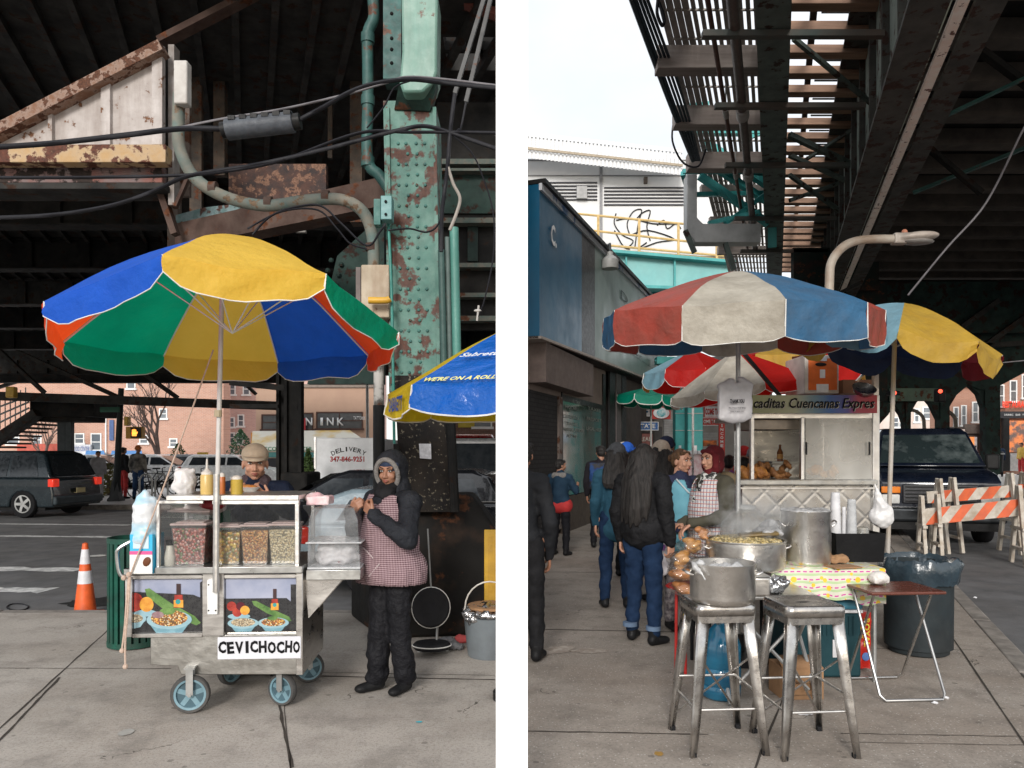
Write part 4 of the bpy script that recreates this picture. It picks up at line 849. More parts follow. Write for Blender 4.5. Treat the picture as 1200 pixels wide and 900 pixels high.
g = MB(); g.fr(145, 488, 150, 499, d-.1, .2); g.build('yellow_signal_head', mat('signal_yellow2', (.6, .36, .04), rough=.5), o, world=True, bev=.02)
g = MB(); g.fr(117, 477, 140, 483, d-.12, .03); g.build('street_sign', mat('sign_green_dk', (.01, .09, .05), rough=.5), o, world=True, smooth=False)
fbox('signal_head', mat('signal_yellow2', (.6, .36, .04)), thing('traffic_signal', 'yellow traffic signal head hanging at the far left edge under the deck', 'traffic signal', at(10, 466, 22)), 6, 453, 16, 466, 22, .2, .03)
o = thing('lamp_post', 'thin pale lamp post rising in front of the tan shop building', 'pole', at(431, HY, 30)-V((0, 0, H))); g = MB(); g.tube([at(431, 575, 30), at(430, 400, 30)], .06, 8); g.build('shaft', GALV, o, world=True)
fbox('orange_sign', mat('orange_sign', (.7, .3, .05), rough=.6), thing('sign', 'orange and yellow sign board at the right end of the orange building', 'sign', at(298, 520, 40)), 294, 507, 301, 528, 40, .1)
fbox('face', mat('signal_yellow2', (.6, .36, .04)), thing('traffic_signal', 'small yellow signal with one way plate beyond the road above the bottles', 'traffic signal', at(237, 535, 34)), 231, 530, 242, 538, 34, .2)
# delivery truck
D = 16.5; o = thing('delivery_truck', 'white box delivery truck with phone number parked across the road', 'truck', at(403, HY, D)-V((0, 0, H+.13)))
fbox('box_body', mat('truck_white', (.92, .93, .95), (.85, .86, .88), s=1.5, rough=.45, dirt=.3, dc=(.3, .3, .3)), o, 368, 513, 440, 566, D, 3.5, .03)
fbox('bottom_rail', GALV, o, 368, 566.3, 440, 569, D-.02, 3.5); fbox('chassis', BLACK, o, 372, 569.3, 438, 577, D+.3, 3)
g = MB(); g.fr(368, 512, 370, 567, D-.03, .03); g.fr(438, 512, 440, 567, D-.03, .03); g.build('corner_trim', ALU, o, world=True, smooth=False)
for x in (380, 424):
    g = MB(); g.lathe([(.2, -.14), (.42, -.14), (.45, -.08), (.45, .08), (.42, .14), (.2, .14)], at(x, 577, D+.5), 18, Matrix.Rotation(R(90), 3, 'X')); g.build('wheel', RUBBER, o, world=True)
RT = mat('red_letters', (.55, .03, .03), rough=.5, bump=0); BT = mat('black_letters', (.01, .01, .012), rough=.5, bump=0); k = D/880
text('347-846-9251', RT, o, at(407, 538, D-.005), 40*k, 6.5*k, bold=.03, world=True)
W_ = 'DELIVERY'
for i, ch in enumerate(W_):
    t = (i-3.5)/3.5; text(ch, BT, o, at(408.5+t*18, 526.3+4.6*t*t, D-.005), 4.6*k if ch != 'I' else 1.6*k, 5.2*k, ry=R(0)+t*24, bold=.01, world=True)
# cars
car('dark green sport utility car with glowing tail light at the left edge', V((at(44, 0, 20.6).x-.75, 20.2, -.13)), 172, 4.6, 1.8, 1.72, mat('suv_paint', (.012, .02, .026), (.02, .03, .036), rough=.2, coat=.6, bump=0), glow=True, belt=1.02, rear=.35, hood=1.15, ws=.6, trim=mat('suv_trim', (.05, .065, .075), rough=.5))
SILV = mat('silver_paint', (.65, .66, .67), rough=.25, coat=.6, metal=.3, bump=0); WHT = mat('white_car', (.9, .9, .9), rough=.25, coat=.6, bump=0); BLK = mat('black_car', (.012, .013, .016), rough=.15, coat=.9, bump=0)
for lb, x, d, rz, m_ in (('silver car parked beyond the crossing behind the dark sport utility car', 112, 32, 10, SILV), ('dark car behind the pedestrian in the dark jacket', 160, 36, 0, BLK), ('white car parked right of the dark jacket pedestrian', 186, 34, 5, WHT), ('silver car seen between the signal pole and the bin', 205, 40, 0, SILV), ('grey car behind the squeeze bottles', 250, 38, 0, mat('grey_car', (.2, .21, .22), rough=.3, coat=.5)), ('white van like car right of the bottles', 276, 33, 0, WHT)):
    car(lb, V((at(x, 0, d).x, d, -.0)), rz, 4.3, 1.75, 1.45, m_)
car('glossy black car parked between the truck and the food cart', V((at(440, 0, 12).x, 11.6, -.13)), 176, 4.5, 1.8, 1.42, BLK, hood=1.3)
car('white van parked behind the column at the right', V((-1.05, 19, -.13)), 90, 4.6, 1.9, 2.0, WHT, belt=1.2, cat='van', kind='van')
car('red car with white lettering beyond the white van', V((at(556, 0, 26).x, 26.5, 0)), 90, 4.0, 1.75, 2.15, mat('red_car', (.5, .02, .02), rough=.3, coat=.5), belt=1.1)
car('black car under the white van at the right edge', V((-.95, 12.6, -.13)), 0, 1.75*1.0+2.2, 1.7, 1.42, BLK) if False else None
car('pale blue grey car nose low at the right edge behind the column', V((-1.25, 9.3, -.13)), 0, 2.4, 1.5, 1.25, mat('blue_grey_car', (.25, .32, .36), rough=.25, coat=.6), hood=.5, belt=.85, ws=.4)
# ---- greenery across the road
def bare_tree(label, p, h, seed):
    rnd = random.Random(seed); o = thing('bare_tree', label, 'tree', p, 0, 'trees across the road'); br = MB(); tw = MB()
    def grow(mb, a, d, L, r, lv):
        b = a+d*L; mb.tube([a, a.lerp(b, .5)+V((rnd.uniform(-1, 1), rnd.uniform(-1, 1), 0))*L*.05, b], [r, r*.85, r*.65], 6 if lv < 2 else 4)
        if lv >= 5: return
        for k in range(3 if lv < 3 else 2+(rnd.random() < .5)):
            a_ = rnd.uniform(0, 6.28); n_ = (d+V((math.cos(a_), math.sin(a_)*.6, rnd.uniform(.0, .35)))*rnd.uniform(.35, .7)).normalized(); grow(tw if lv >= 1 else br, b if k < 2 else a.lerp(b, .7), n_, L*rnd.uniform(.62, .85), r*.6, lv+1)
    grow(br, V((0, 0, 0)), Z, h*.3, h*.028, 0); M_ = mat('bark', (.09, .065, .055), (.14, .1, .09), rough=.9)
    br.build('trunk', M_, o); tw.build('branches', M_, o, smooth=False)
def leafy(name, label, p, prof, seed, m, n=1500, sz=.07, group='evergreens across the road', lean=0):
    rnd = random.Random(seed); o = thing(name, label, 'tree' if 'tree' in name else 'shrub', p, 0, group); g = MB()
    Ht = prof[-1][1]
    for i in range(n):
        z = rnd.uniform(prof[0][1], Ht); r = 0
        for (r0, z0), (r1, z1) in zip(prof, prof[1:]):
            if z0 <= z <= z1: r = r0+(r1-r0)*(z-z0)/(z1-z0)
        a = rnd.uniform(0, 6.283); rr = r*(1+.22*noise.noise(V((math.cos(a)*2, math.sin(a)*2, z*3+seed))))*rnd.random()**.4
        c = V((rr*math.cos(a), rr*math.sin(a), z)); u = V((rnd.uniform(-1, 1), rnd.uniform(-1, 1), rnd.uniform(-.3, 1))).normalized()*sz; v = u.cross(V((rnd.uniform(-1, 1), rnd.uniform(-1, 1), rnd.uniform(-1, 1)))).normalized()*sz*.5
        g.add([c-v, c+u*.5, c+v, c-u*.5+v*.2], [(0, 1, 2, 3)])
    g.rec = False; g.build('crown', m, o, smooth=False); g = MB(); g.tube([(0, 0, 0), (0, 0, Ht*.6)], .06, 6); g.build('trunk', mat('bark', (.09, .065, .055)), o)
LEAF = mat('evergreen_leaf', (.03, .065, .02), (.07, .11, .03), s=3, rough=.7, bump=0); LEAFD = mat('fir_leaf', (.02, .06, .03), (.04, .1, .045), s=3, rough=.7, bump=0)
bare_tree('bare spreading street tree in front of the orange brick building', V((at(185, 0, 40).x, 40, 0)), 6.0, 5)
bare_tree('smaller bare tree far left behind the stair support', V((at(52, 0, 44).x, 44, 0)), 4.2, 9)
leafy('columnar_shrub', 'narrow yellowish green columnar shrub left of the parasol pole', V((at(209, 0, 38).x, 38, 0)), [(.3, 0), (.45, .5), (.42, 1.5), (.05, 2.0)], 3, LEAF)
leafy('columnar_shrub', 'narrow dark green columnar shrub beside the white delivery truck', V((at(361, 0, 15.5).x, 15.5, 0)), [(.14, -.1), (.17, .4), (.14, 1.2), (.02, 1.62)], 4, LEAF, sz=.05)
leafy('fir_tree', 'round dark green fir beyond the road above the capped person', V((at(282, 0, 44).x, 44, 0)), [(.7, .3), (.9, 1.3), (.5, 2.3), (.05, 2.9)], 6, LEAFD, sz=.1)
leafy('low_bush', 'low mottled bush behind the sport utility car', V((at(127, 0, 27).x, 27, 0)), [(.4, 0), (.5, .5), (.3, 1.0), (.05, 1.15)], 8, mat('bush_leaf', (.12, .14, .04), (.2, .15, .05), s=4, rough=.7), sz=.07)
g = MB()
for i in range(60): x = 150+i*2.6; g.fr(x, 545, x+.5, 556, 42, .03)
g.fr(150, 545.5, 306, 546.2, 42.05, .03); tag(g.build('iron_fence', BLACK, smooth=False), 'low black iron fence in front of the orange brick building', 'fence')
def bicycle(label, p, s, rz):
    o = thing('bicycle', label, 'bicycle', p, rz, 'bicycles parked across the road'); M_ = mat('bike_dark', (.03, .03, .035), rough=.4)
    for x in (-.5, .5):
        g = MB(); g.tube([(x+.33*math.cos(t), 0, .34+.33*math.sin(t)) for t in [2*math.pi*i/20 for i in range(21)]], .02, 5, False); g.build('wheel', RUBBER, o)
    g = MB(); [g.tube(q, .018, 5) for q in ([(-.5, 0, .34), (-.15, 0, .85), (.4, 0, .85), (.5, 0, .34)], [(-.5, 0, .34), (-.05, 0, .34), (.38, 0, .82)], [(-.05, 0, .34), (-.18, 0, .95)], [(.36, 0, .8), (.34, 0, 1.02), (.45, 0, 1.05)])]; g.build('frame', M_, o)
    g = MB(); g.box((-.19, 0, .97), (.25, .12, .05)); g.build('saddle', BLACK, o)
for i, (x, d, lb) in enumerate(((178, 25, 'bicycle locked at a pale rack right of the signal pole'), (222, 24, 'bicycle behind the white bag on the cart'), (190, 27, 'bicycle half hidden behind the white paper bags'))): bicycle(lb, V((at(x, 0, d).x, d, 0)), 1, .3*i)
o = thing('bike_rack', 'pale hooped bicycle rack beyond the road', 'bike rack', V((at(180, 0, 24).x, 24, 0)))
for k in range(2): g = MB(); g.tube([(k*.5-.25+.2*math.cos(t), 0, .6+.25*math.sin(t)) for t in [math.pi*i/10 for i in range(11)]], .03, 6); g.tube([(k*.5-.45, 0, 0), (k*.5-.45, 0, .6)], .03, 6); g.tube([(k*.5-.05, 0, 0), (k*.5-.05, 0, .6)], .03, 6); g.build('hoop', GALV, o)
# pedestrians across the road
GREYC = mat('grey_cloth', (.32, .31, .32), rough=.85); NAVY = mat('navy_cloth', (.02, .035, .07), rough=.8); REDC = mat('red_cloth', (.5, .03, .03), rough=.8); DENIM = mat('denim', (.02, .045, .11), (.03, .07, .16), s=12, rough=.85, bump=.25, bs=60); BLKC = mat('black_cloth', (.01, .01, .011), (.018, .018, .02), s=10, rough=.75, bump=.4, bs=14)
TANC = mat('pale_vest', (.45, .42, .38), rough=.9)
person('pedestrian in pale grey walking behind the sport utility car', V((at(115, 0, 25.5).x, 25.5, 0)), 1.6, 40, coatm=GREYC, trm=GREYC, hair='short', far=True, hands=False, cvox=.03, group='pedestrians across the road')
person('pedestrian in red trousers and black jacket beside the signal pole', V((at(145, 0, 25).x, 25, 0)), 1.72, 150, coatm=BLKC, trm=REDC, hair='short', far=True, hands=False, cvox=.03, group='pedestrians across the road')
person('pedestrian in dark jacket and jeans walking right of the signal pole', V((at(162, 0, 24.5).x, 24.5, 0)), 1.76, 180, coatm=mat('vest_mix', (.05, .05, .05), (.3, .28, .25), s=4, rough=.8), trm=DENIM, hat='beanie', hatm=mat('orange_hat', (.5, .15, .03)), far=True, hands=False, cvox=.03, group='pedestrians across the road')
# ---- green bin, cone, debris
bx = at(154, 0, 6.0).x; o = thing('litter_bin', 'dark green ribbed steel litter bin standing behind the food cart at its left', 'bin', (bx, 6.05, 0))
GB = mat('bin_green', (.008, .09, .06), (.005, .045, .032), s=5, rough=.5, dirt=.5, rust=.05); g = MB(); n = 24
for k in range(n):
    a = 2*math.pi*k/n; g.box((.19*math.cos(a), .19*math.sin(a), .44), (.012, .032, .8), a)
g.build('slats', GB, o, smooth=False); g = MB(); g.lathe([(.175, .02), (.175, .83)], n=24); g.build('liner', mat('bin_dark', (.006, .03, .022), rough=.7), o)
for z in (.03, .85): g = MB(); g.lathe([(.185, z-.02), (.2, z-.02), (.2, z+.02), (.185, z+.02)], n=28, ring=True); g.build('hoop', GB, o)
cp = gp(89, 714); o = thing('traffic_cone', 'orange traffic cone with two white bands standing in the gutter', 'cone', (cp.x-.1, 7.75, -.13)); s_ = .74
pr = [(.105, .03), (.083, .22), (.066, .40), (.058, .48), (.045, .62), (.032, .72), (.026, .74)]
Rz = lambda z: .105-.079*(z-.03)/.71
g = MB(); g.lathe([(Rz(.03), .03), (Rz(.33), .33), (Rz(.53), .53), (Rz(.74), .74), (0, .75)], n=24); g.build('cone_body', ORANGE, o)
WB = mat('reflective_band', (.75, .75, .78), rough=.35, bump=0, dirt=.2)
for a, b in ((.33, .46), (.53, .68)): g = MB(); g.lathe([(Rz(a)+.002, a), (Rz(b)+.002, b)], n=24); g.build('white_band', WB, o)
g = MB(); g.box((0, 0, .015), (.27, .27, .03)); g.build('base', ORANGE, o, bev=.008)
patch('tar_crumbs', 'broken dark asphalt crumbs heaped at the kerb beside the cone', 'rubble', gp(115, 706, -.13), .35, .3, mat('crumbs', (.03, .03, .03), rough=1), z=-.122)
patch('litter', 'small scrap of white litter on the road behind the cone', 'litter', gp(113, 652, -.13), .15, .12, WHITE, z=-.12)
g = MB(); g.tube([gp(6+i, 0, 0)*0+gp(8+25*(.5+.5*math.cos(t)), 712+4*math.sin(t), -.13)+V((0, 0, .006)) for i, t in enumerate([2*math.pi*k/16 for k in range(17)])], .008, 5, False); tag(g.build('cable_loop', WIRE), 'thin dark loop of wire lying in the gutter', 'wire')
patch('litter', 'tiny turquoise scrap on the pavement at the lower right', 'litter', gp(491, 847), .018, .012, mat('turq', (.05, .5, .6)), z=.006)
for i, (x, y, rx) in enumerate(((148, 859, .05),)): patch('gum_stain', 'pale round gum stain on the pavement left of the cart', 'stain', gp(x, y), rx*.8, rx, mat('pale_gum', (.42, .41, .38), rough=.9), z=.005, jag=.1)
patch('brown_stain', 'brownish worn concrete area in front of the pedestal', 'stain', gp(410, 755), .9, .62, mat('brown_conc', (.27, .2, .14), (.2, .15, .11), s=2.5, rough=.9, dirt=.4), z=.002, n=40, jag=.12) if False else None

# ---- the food cart
DC = 4.5; k = DC/F; CXP = 252
cart = thing('food_cart', 'stainless street food cart with glass case and a hand lettered CEVICHOCHO sign', 'food cart', (at(CXP, 0, DC).x, DC, 0), R(3))
X = lambda px: (px-CXP)*k
Zp = lambda py: H+(HY-py)*k
def cb(name, m, x0, y0, x1, y1, yf, dep, bev=.003, parent=None):
    g = MB(); g.bb(X(x0), yf, Zp(y1), X(x1), yf+dep, Zp(y0)); return g.build(name, m, parent or cart, bev=bev, seg=1)
BD = .62
g = MB(); g.add([(X(178), 0, Zp(746)), (X(352), 0, Zp(746)), (X(352), 0, Zp(792)), (X(213), 0, Zp(790)), (X(210), 0, Zp(779)), (X(178), 0, Zp(778))], [(0, 1, 2, 3, 4, 5)])
g2 = MB(); pf = [(X(178), Zp(744)), (X(352), Zp(744)), (X(352), Zp(792)), (X(213), Zp(790)), (X(209), Zp(780)), (X(178), Zp(778))]; g2.prism([(x, .0, z) for x, z in pf], (0, BD, 0)); g2.build('skirt', mat('dented_steel', (.5, .49, .46), (.36, .35, .33), s=2.5, rough=.36, metal=1, bump=.5, bs=3, dirt=.4, dc=(.2, .18, .15)), cart, bev=.004)
cb('back_panel', STEEL, 154, 672, 352, 746, BD-.02, .02); cb('bottom_panel', STEEL, 154, 742, 352, 745, .03, BD-.06); cb('side_panel', STEEL, 352.0, 672, 354, 792, .012, BD-.02); cb('side_panel', STEEL, 152, 672, 154, 744, .012, BD-.02)
for a in ((150, 667, 158, 745), (238, 667, 263, 745), (346, 667, 354, 792)): cb('frame_post', STEEL, a[0], a[1], a[2], a[3], -.012, .03)
cb('frame_rail', STEEL, 158, 741, 238, 746, -.01, .02); cb('frame_rail', STEEL, 158, 673, 238, 678, -.01, .02); cb('frame_rail', STEEL, 263, 673, 346, 678, -.01, .02)
# photo panels of food: flat printed boards
PRB = mat('print_blue', (.24, .27, .38), (.36, .38, .48), s=4, rough=.35, bump=0); PRK = mat('print_black', (.014, .014, .016), (.035, .035, .036), s=40, rough=.3, bump=0)
def flat(nm, m, pts, y, parent):
    g = MB(); g.poly([(X(a), y, Zp(b)) for a, b in pts]); return g.build(nm, m, parent, smooth=False)
def ell(cx, cy, rx, ry, n=24, rot=0, a0=0, a1=360):
    return [(cx+rx*math.cos(R(a0+(a1-a0)*i/n))*math.cos(rot)-ry*math.sin(R(a0+(a1-a0)*i/n))*math.sin(rot), cy+rx*math.cos(R(a0+(a1-a0)*i/n))*math.sin(rot)+ry*math.sin(R(a0+(a1-a0)*i/n))*math.cos(rot)) for i in range(n if a1-a0 == 360 else n+1)]
FOOD = grains('print_food', [(.6, .25, .06), (.75, .45, .1), (.35, .1, .03), (.1, .06, .03), (.7, .6, .4)], 130, bump=0); MOTE = grains('print_mote', [(.65, .55, .38), (.55, .42, .25), (.3, .22, .14)], 150, bump=0)
BOWD = mat('print_bowl_dark', (.13, .27, .33), (.2, .36, .42), s=14, rough=.3, bump=0); BOWL = mat('print_bowl', (.3, .45, .5), (.22, .38, .44), rough=.3, bump=0); FRY = mat('print_mango', (.75, .4, .06), (.55, .2, .03), s=16, rough=.3, bump=0); FRR = mat('print_tomato', (.42, .05, .03), (.22, .015, .015), s=16, rough=.3, bump=0); AVO = mat('print_plantain', (.06, .14, .035), (.16, .28, .08), s=14, rough=.3, bump=0)
def board(x0, x1, ox, sc_, left):
    b = cb('picture_board', PRB, x0, 678, x1, 741, .012, .006); y = .0105
    def f(m, pts, i): return flat('print', m, pts, y-.0006*i, cart)
    f(PRK, [(x0, 741), (x1, 741), (x1, 702 if left else 712), (x1-12*sc_, 697 if left else 702), (x0, 693 if left else 702)], 1)
    if left: f(PRK, [(x1-3, 741), (x1, 741), (x1, 680), (x1-4, 683)], 2)
    else: f(PRK, [(x1-7, 741), (x1, 741), (x1, 686), (x1-7, 686)], 2)
    return f
f = board(158, 238, 0, 1, True)
cl_ = lambda pts: [(max(158.5, a), b) for a, b in pts]
f(AVO, [(171, 690), (176, 689), (200, 706), (228, 722), (235, 730), (230, 733), (218, 728), (190, 712), (173, 698)], 3)
f(FRR, cl_(ell(160, 705, 9, 11)), 3.3); f(FRY, ell(173, 708, 8, 8.5), 4); f(BOWL, cl_(ell(172, 718, 13, 4)), 3.6); f(FRY, ell(173, 707, 7.6, 8), 5)
f(BOWL, cl_([(148, 724), (173, 724), (166, 734), (156, 736)]), 5.4); f(BOWL, cl_(ell(160, 724, 13, 7)), 5.6); f(MOTE, cl_(ell(159, 724, 10, 5)), 6)
f(BOWD, [(173, 726), (225, 726), (214, 741), (184, 741)], 6.5); f(BOWL, ell(199, 726, 26, 11), 7); f(FOOD, ell(199, 724, 21, 9.5), 7.5); f(AVO, ell(197, 716, 9, 4), 8); f(mat('print_onion', (.2, .1, .12), (.3, .2, .2), s=40, bump=0), ell(186, 720, 7, 4), 8.3)
f(FRR, [(205, 697), (214, 697), (215, 712), (204, 712)], 4.2); f(mat('print_glass', (.06, .03, .03), bump=0), [(207, 684), (212, 684), (212, 697), (207, 697)], 4.4); f(FRY, [(204, 703), (215, 703), (215, 712), (204, 711)], 4.8); f(mat('print_teal', (.02, .3, .3), bump=0), ell(209, 705, 3, 3, 10), 5)
f = board(263, 346, 0, 1, False)
f(AVO, [(294, 705), (299, 705), (320, 716), (337, 724), (340, 729), (334, 730), (312, 720), (296, 710)], 3)
for i, (x, y_, r_, m_) in enumerate(((270.5, 711, 5.5, FRR), (277, 718, 5.5, FRR), (281, 711, 5, mat('print_plum', (.1, .01, .02), bump=0)), (286, 716, 5.5, FRY))): f(m_, ell(x, y_, r_, r_), 4+i*.4)
f(BOWL, ell(279, 723, 13, 3.5), 4-.5)
for (cx, m_, sx_) in ((284, MOTE, 1), (319, FOOD, 1)): f(BOWD, [(cx-17, 731), (cx+17, 731), (cx+9, 741), (cx-9, 741)], 6.5); f(BOWL, ell(cx, 731, 18, 6.5), 7); f(m_, ell(cx, 730, 14, 5), 7.5)
f(AVO, ell(318, 725.5, 6, 2.5), 8); f(FRR, [(317, 703), (324, 703), (325, 716), (316, 716)], 4.2); f(mat('print_glass', (.06, .03, .03), bump=0), [(318.5, 691), (322.5, 691), (322.5, 703), (318.5, 703)], 4.4); f(FRY, [(316, 708), (325, 708), (325, 716), (316, 716)], 4.8); f(mat('print_teal', (.02, .3, .3), bump=0), ell(320.5, 710, 2.4, 2.4, 10), 5)
# sign
cb('sign_board', mat('sign_paper', (.66, .66, .7), (.6, .6, .64), rough=.7, bump=0), 256, 746, 352, 772, -.018, .004)
xs = [259, 271, 282, 294, 300, 311, 324, 335, 344]; wsx = [9, 8, 9, 4.5, 9, 9, 9, 8, 7]
for ch, x, w_ in zip('CEVICHOCHO', [260.5, 270, 280, 289, 297, 307, 317.5, 327.5, 337, 346], [9, 8, 9.5, 3.5, 9, 9, 9.5, 9, 8, 8]):
    text(ch, BT, cart, (X(x+1), -.0205, Zp(758+random.uniform(-.8, .8))), w_*k, 14*k, bold=.045 if ch != 'I' else .0, ext=.001, ry=random.uniform(-4, 4))
# counter
CT = mat('counter_steel', (.55, .55, .53), (.42, .42, .41), s=6, rough=.35, metal=1, bump=.05, dirt=.35)
g = MB(); g.bb(X(187), -.05, Zp(671), X(355), BD+.02, Zp(663)); g.build('counter', CT, cart, bev=.004); cb('counter_lip', CT, 150, 665, 354, 672, -.03, BD+.03)
# glass case
for (x0, x1) in ((186, 190), (345, 350)): cb('case_post', ALU, x0, 585, x1, 664, -.02, .025); cb('case_post', ALU, x0, 585, x1, 664, .42, .025)
cb('case_roof', ALU, 198, 580, 350, 586, -.03, .5); cb('case_rail', ALU, 186, 586, 240, 590, -.022, .02); cb('case_rail', ALU, 250, 586, 350, 591, -.022, .02)
GL = glass('case_glass', (.96, .97, .97), .04, .03, (.6, .62, .62))
for a in ((190, 590, 238, 664), (262, 591, 345, 664)): g = MB(); g.quad((X(a[0]), -.012, Zp(a[3])), (X(a[2]), -.012, Zp(a[3])), (X(a[2]), -.012, Zp(a[1])), (X(a[0]), -.012, Zp(a[1]))); g.build('glass_pane', GL, cart, smooth=False)
for x in (188, 348): g = MB(); g.quad((X(x), 0, Zp(663)), (X(x), .42, Zp(663)), (X(x), .42, Zp(588)), (X(x), 0, Zp(588))); g.build('glass_pane', GL, cart, smooth=False)
cb('pole_bracket', WHITE, 245, 678, 257, 719, -.035, .02, .004)
for y in (684, 714):
    for x in (247, 255): g = MB(); g.sph((X(x), -.036, Zp(y)), .005, 8); g.build('screw', BLACK, cart)
# side tray and brace on the right, handle on the left
g = MB(); g.bb(X(357), .0, Zp(681), X(421), .42, Zp(669)); g.build('side_tray', CT, cart, bev=.004)
g = MB(); g.prism([(X(354), .05, Zp(682)), (X(398), .05, Zp(682)), (X(358), .05, Zp(728))], (0, .012, 0)); g.build('tray_bracket', STEEL, cart)
g = MB(); g.prism([(X(354), .36, Zp(682)), (X(398), .36, Zp(682)), (X(358), .36, Zp(728))], (0, .012, 0)); g.build('tray_bracket', STEEL, cart)
g = MB(); g.tube(spline([V((X(158), .0, Zp(633))), V((X(145), -.02, Zp(641))), V((X(142), -.02, Zp(650))), V((X(146), -.02, Zp(672))), V((X(158), .0, Zp(675)))]), .012, 10); g.build('handle', CT, cart)
# wheels
WBL = mat('wheel_blue', (.19, .31, .36), (.13, .24, .29), rough=.5, dirt=.4)
def caster(x, yb, y, r_, rz=0):
    Mr = Matrix.Rotation(R(rz), 3, 'Z')@Matrix.Rotation(R(90), 3, 'X'); c = V((x, y, r_+.002))
    g = MB(); g.lathe([(r_*.82, -.022), (r_*.95, -.022), (r_, -.012), (r_, .012), (r_*.95, .022), (r_*.82, .022)], c, 32, Mr, ring=True); t = g.build('caster_tyre', mat('tyre_grey', (.09, .085, .08), (.05, .05, .05), rough=.8), cart)
    g = MB(); g.lathe([(r_*.7, -.018), (r_*.83, -.02), (r_*.83, .02), (r_*.7, .018)], c, 32, Mr, ring=True); g.lathe([(0, -.016), (r_*.2, -.016), (r_*.2, .016), (0, .016)], c, 16, Mr); 
    g2 = MB(); g2.lathe([(0, -.004), (r_*.72, -.004), (r_*.72, .004), (0, .004)], c, 24, Mr); g2.build('caster_disc', mat('disc_blue', (.07, .13, .16), (.05, .09, .11), rough=.6), cart)
    for i in range(5): t = 2*math.pi*i/5+.3; g.beam(c+Mr@V((0, 0, 0)), c+Mr@V((math.cos(t)*r_*.75, math.sin(t)*r_*.75, 0)), .028, .010, up=Mr@V((0, 0, 1)))
    g.build('caster_wheel', WBL, cart)
    g = MB(); n_ = Mr@V((0, 0, 1))
    for s in (-1, 1): g.beam(c+n_*s*.03, c+n_*s*.03+V((0, 0, .155)), .04, .006, up=n_)
    g.box(c+V((0, 0, .158)), (.06, .075, .01), R(rz)); g.cyl(c-n_*.036, c+n_*.036, .011, 10); g.build('caster_fork', GALV, cart)
caster(X(226)+.0, 0, -.03, .112, 8); caster(X(326), 0, .08, .098, -25); caster(X(238), 0, .52, .1, 60); caster(X(338), 0, .54, .1, 20)
# -- on and in the cart (world placed things)
cM = Matrix.Translation(cart.location)@Matrix.Rotation(R(3), 4, 'Z')
W = lambda px, y, py: cM@V((X(px), y, Zp(py)))
def tub(label, px, y, w_, h_, m_, fill=.85, lid=True, zt=None):
    b = W(px, y, 663.0); o = thing('food_container', label, 'container', b, R(3), 'tubs inside the glass case'); hw = w_*k/2; hh = h_*k
    def fr(z0, z1, s0, s1): return [(-hw*s0, -hw*s0*.9, z0), (hw*s0, -hw*s0*.9, z0), (hw*s0, hw*s0*.9, z0), (-hw*s0, hw*s0*.9, z0), (-hw*s1, -hw*s1*.9, z1), (hw*s1, -hw*s1*.9, z1), (hw*s1, hw*s1*.9, z1), (-hw*s1, hw*s1*.9, z1)]
    q = [(3, 2, 1, 0), (4, 5, 6, 7), (0, 1, 5, 4), (1, 2, 6, 5), (2, 3, 7, 6), (3, 0, 4, 7)]
    g = MB(); g.add(fr(.004, hh*fill, .80, .80+.18*fill), q); g.build('contents', m_, o, bev=.006)
    g = MB(); g.add(fr(0, hh, .83, 1.0), q[2:]+q[:1]); g.build('tub', glass('tub_clear', (.95, .95, .95), .06, .1), o, smooth=False)
    if lid: g = MB(); g.bb(-hw*1.06, -hw*.98, hh, hw*1.06, hw*.98, hh+.014); g.bb(-hw*.8, -hw*.7, hh+.014, hw*.8, hw*.7, hh+.022); g.build('lid', mat('lid_pinkish', (.4, .3, .28), (.5, .42, .4), rough=.25, bump=.1), o, bev=.004)
CORN = grains('toasted_corn', [(.5, .22, .05), (.6, .3, .09), (.35, .12, .03), (.65, .42, .18)], 95); CHOC = grains('lupin_beans', [(.6, .5, .3), (.68, .58, .38), (.5, .38, .2)], 95); PICK = grains('pickled_mix', [(.55, .3, .04), (.6, .42, .08), (.4, .18, .03), (.2, .2, .05)], 55, rough=.25); SALSA = grains('tomato_salsa', [(.4, .08, .05), (.3, .05, .03), (.5, .2, .15), (.1, .15, .04), (.45, .3, .25)], 70, rough=.3)
tub('tall clear tub of red tomato and onion salsa in the glass case', 221, .1, 40, 47, SALSA, .93); tub('tub of yellow pickled mix behind the parasol pole', 264, .1, 31, 44, PICK, .88); tub('clear tub of toasted brown corn kernels with tomatoes on top', 296, .1, 33, 45, CORN, .9); tub('clear tub of pale lupin beans at the right of the glass case', 329, .1, 34, 46, CHOC, .9)
tub('tub of reddish sauce standing behind the salsa tub', 210, .28, 48, 60, mat('red_sauce', (.28, .07, .045), (.22, .05, .03), rough=.3), .45)
b = W(197, .05, 663); o = thing('shaker', 'small clear shaker of white salt with a black lid in the case corner', 'shaker', b); g = MB(); g.lathe([(.034, 0), (.036, .05), (.024, .1), (.022, .13)]); g.build('jar', mat('salt', (.5, .48, .42), rough=.3), o); g = MB(); g.lathe([(.026, .12), (.026, .15), (0, .155)]); g.build('lid', BLACK, o)
b = W(222, .3, 600); o = thing('tray_bag', 'white bag with a dark red round emblem lying on the tubs', 'bag', W(222, .28, 604)); o2 = blob([('e', (0, 0, .02), (.14, .1, .04)), ('e', (.05, 0, .05), (.08, .07, .03))], .012, 2, .01, 12); raw('bag', o2, mat('bag_white_red', (.6, .55, .52), (.5, .4, .38), s=9, rough=.4), o); g = MB(); g.sph((.07, -.07, .05), (.085, .03, .035)); g.build('emblem', mat('emblem_red', (.3, .01, .02), rough=.5), o)
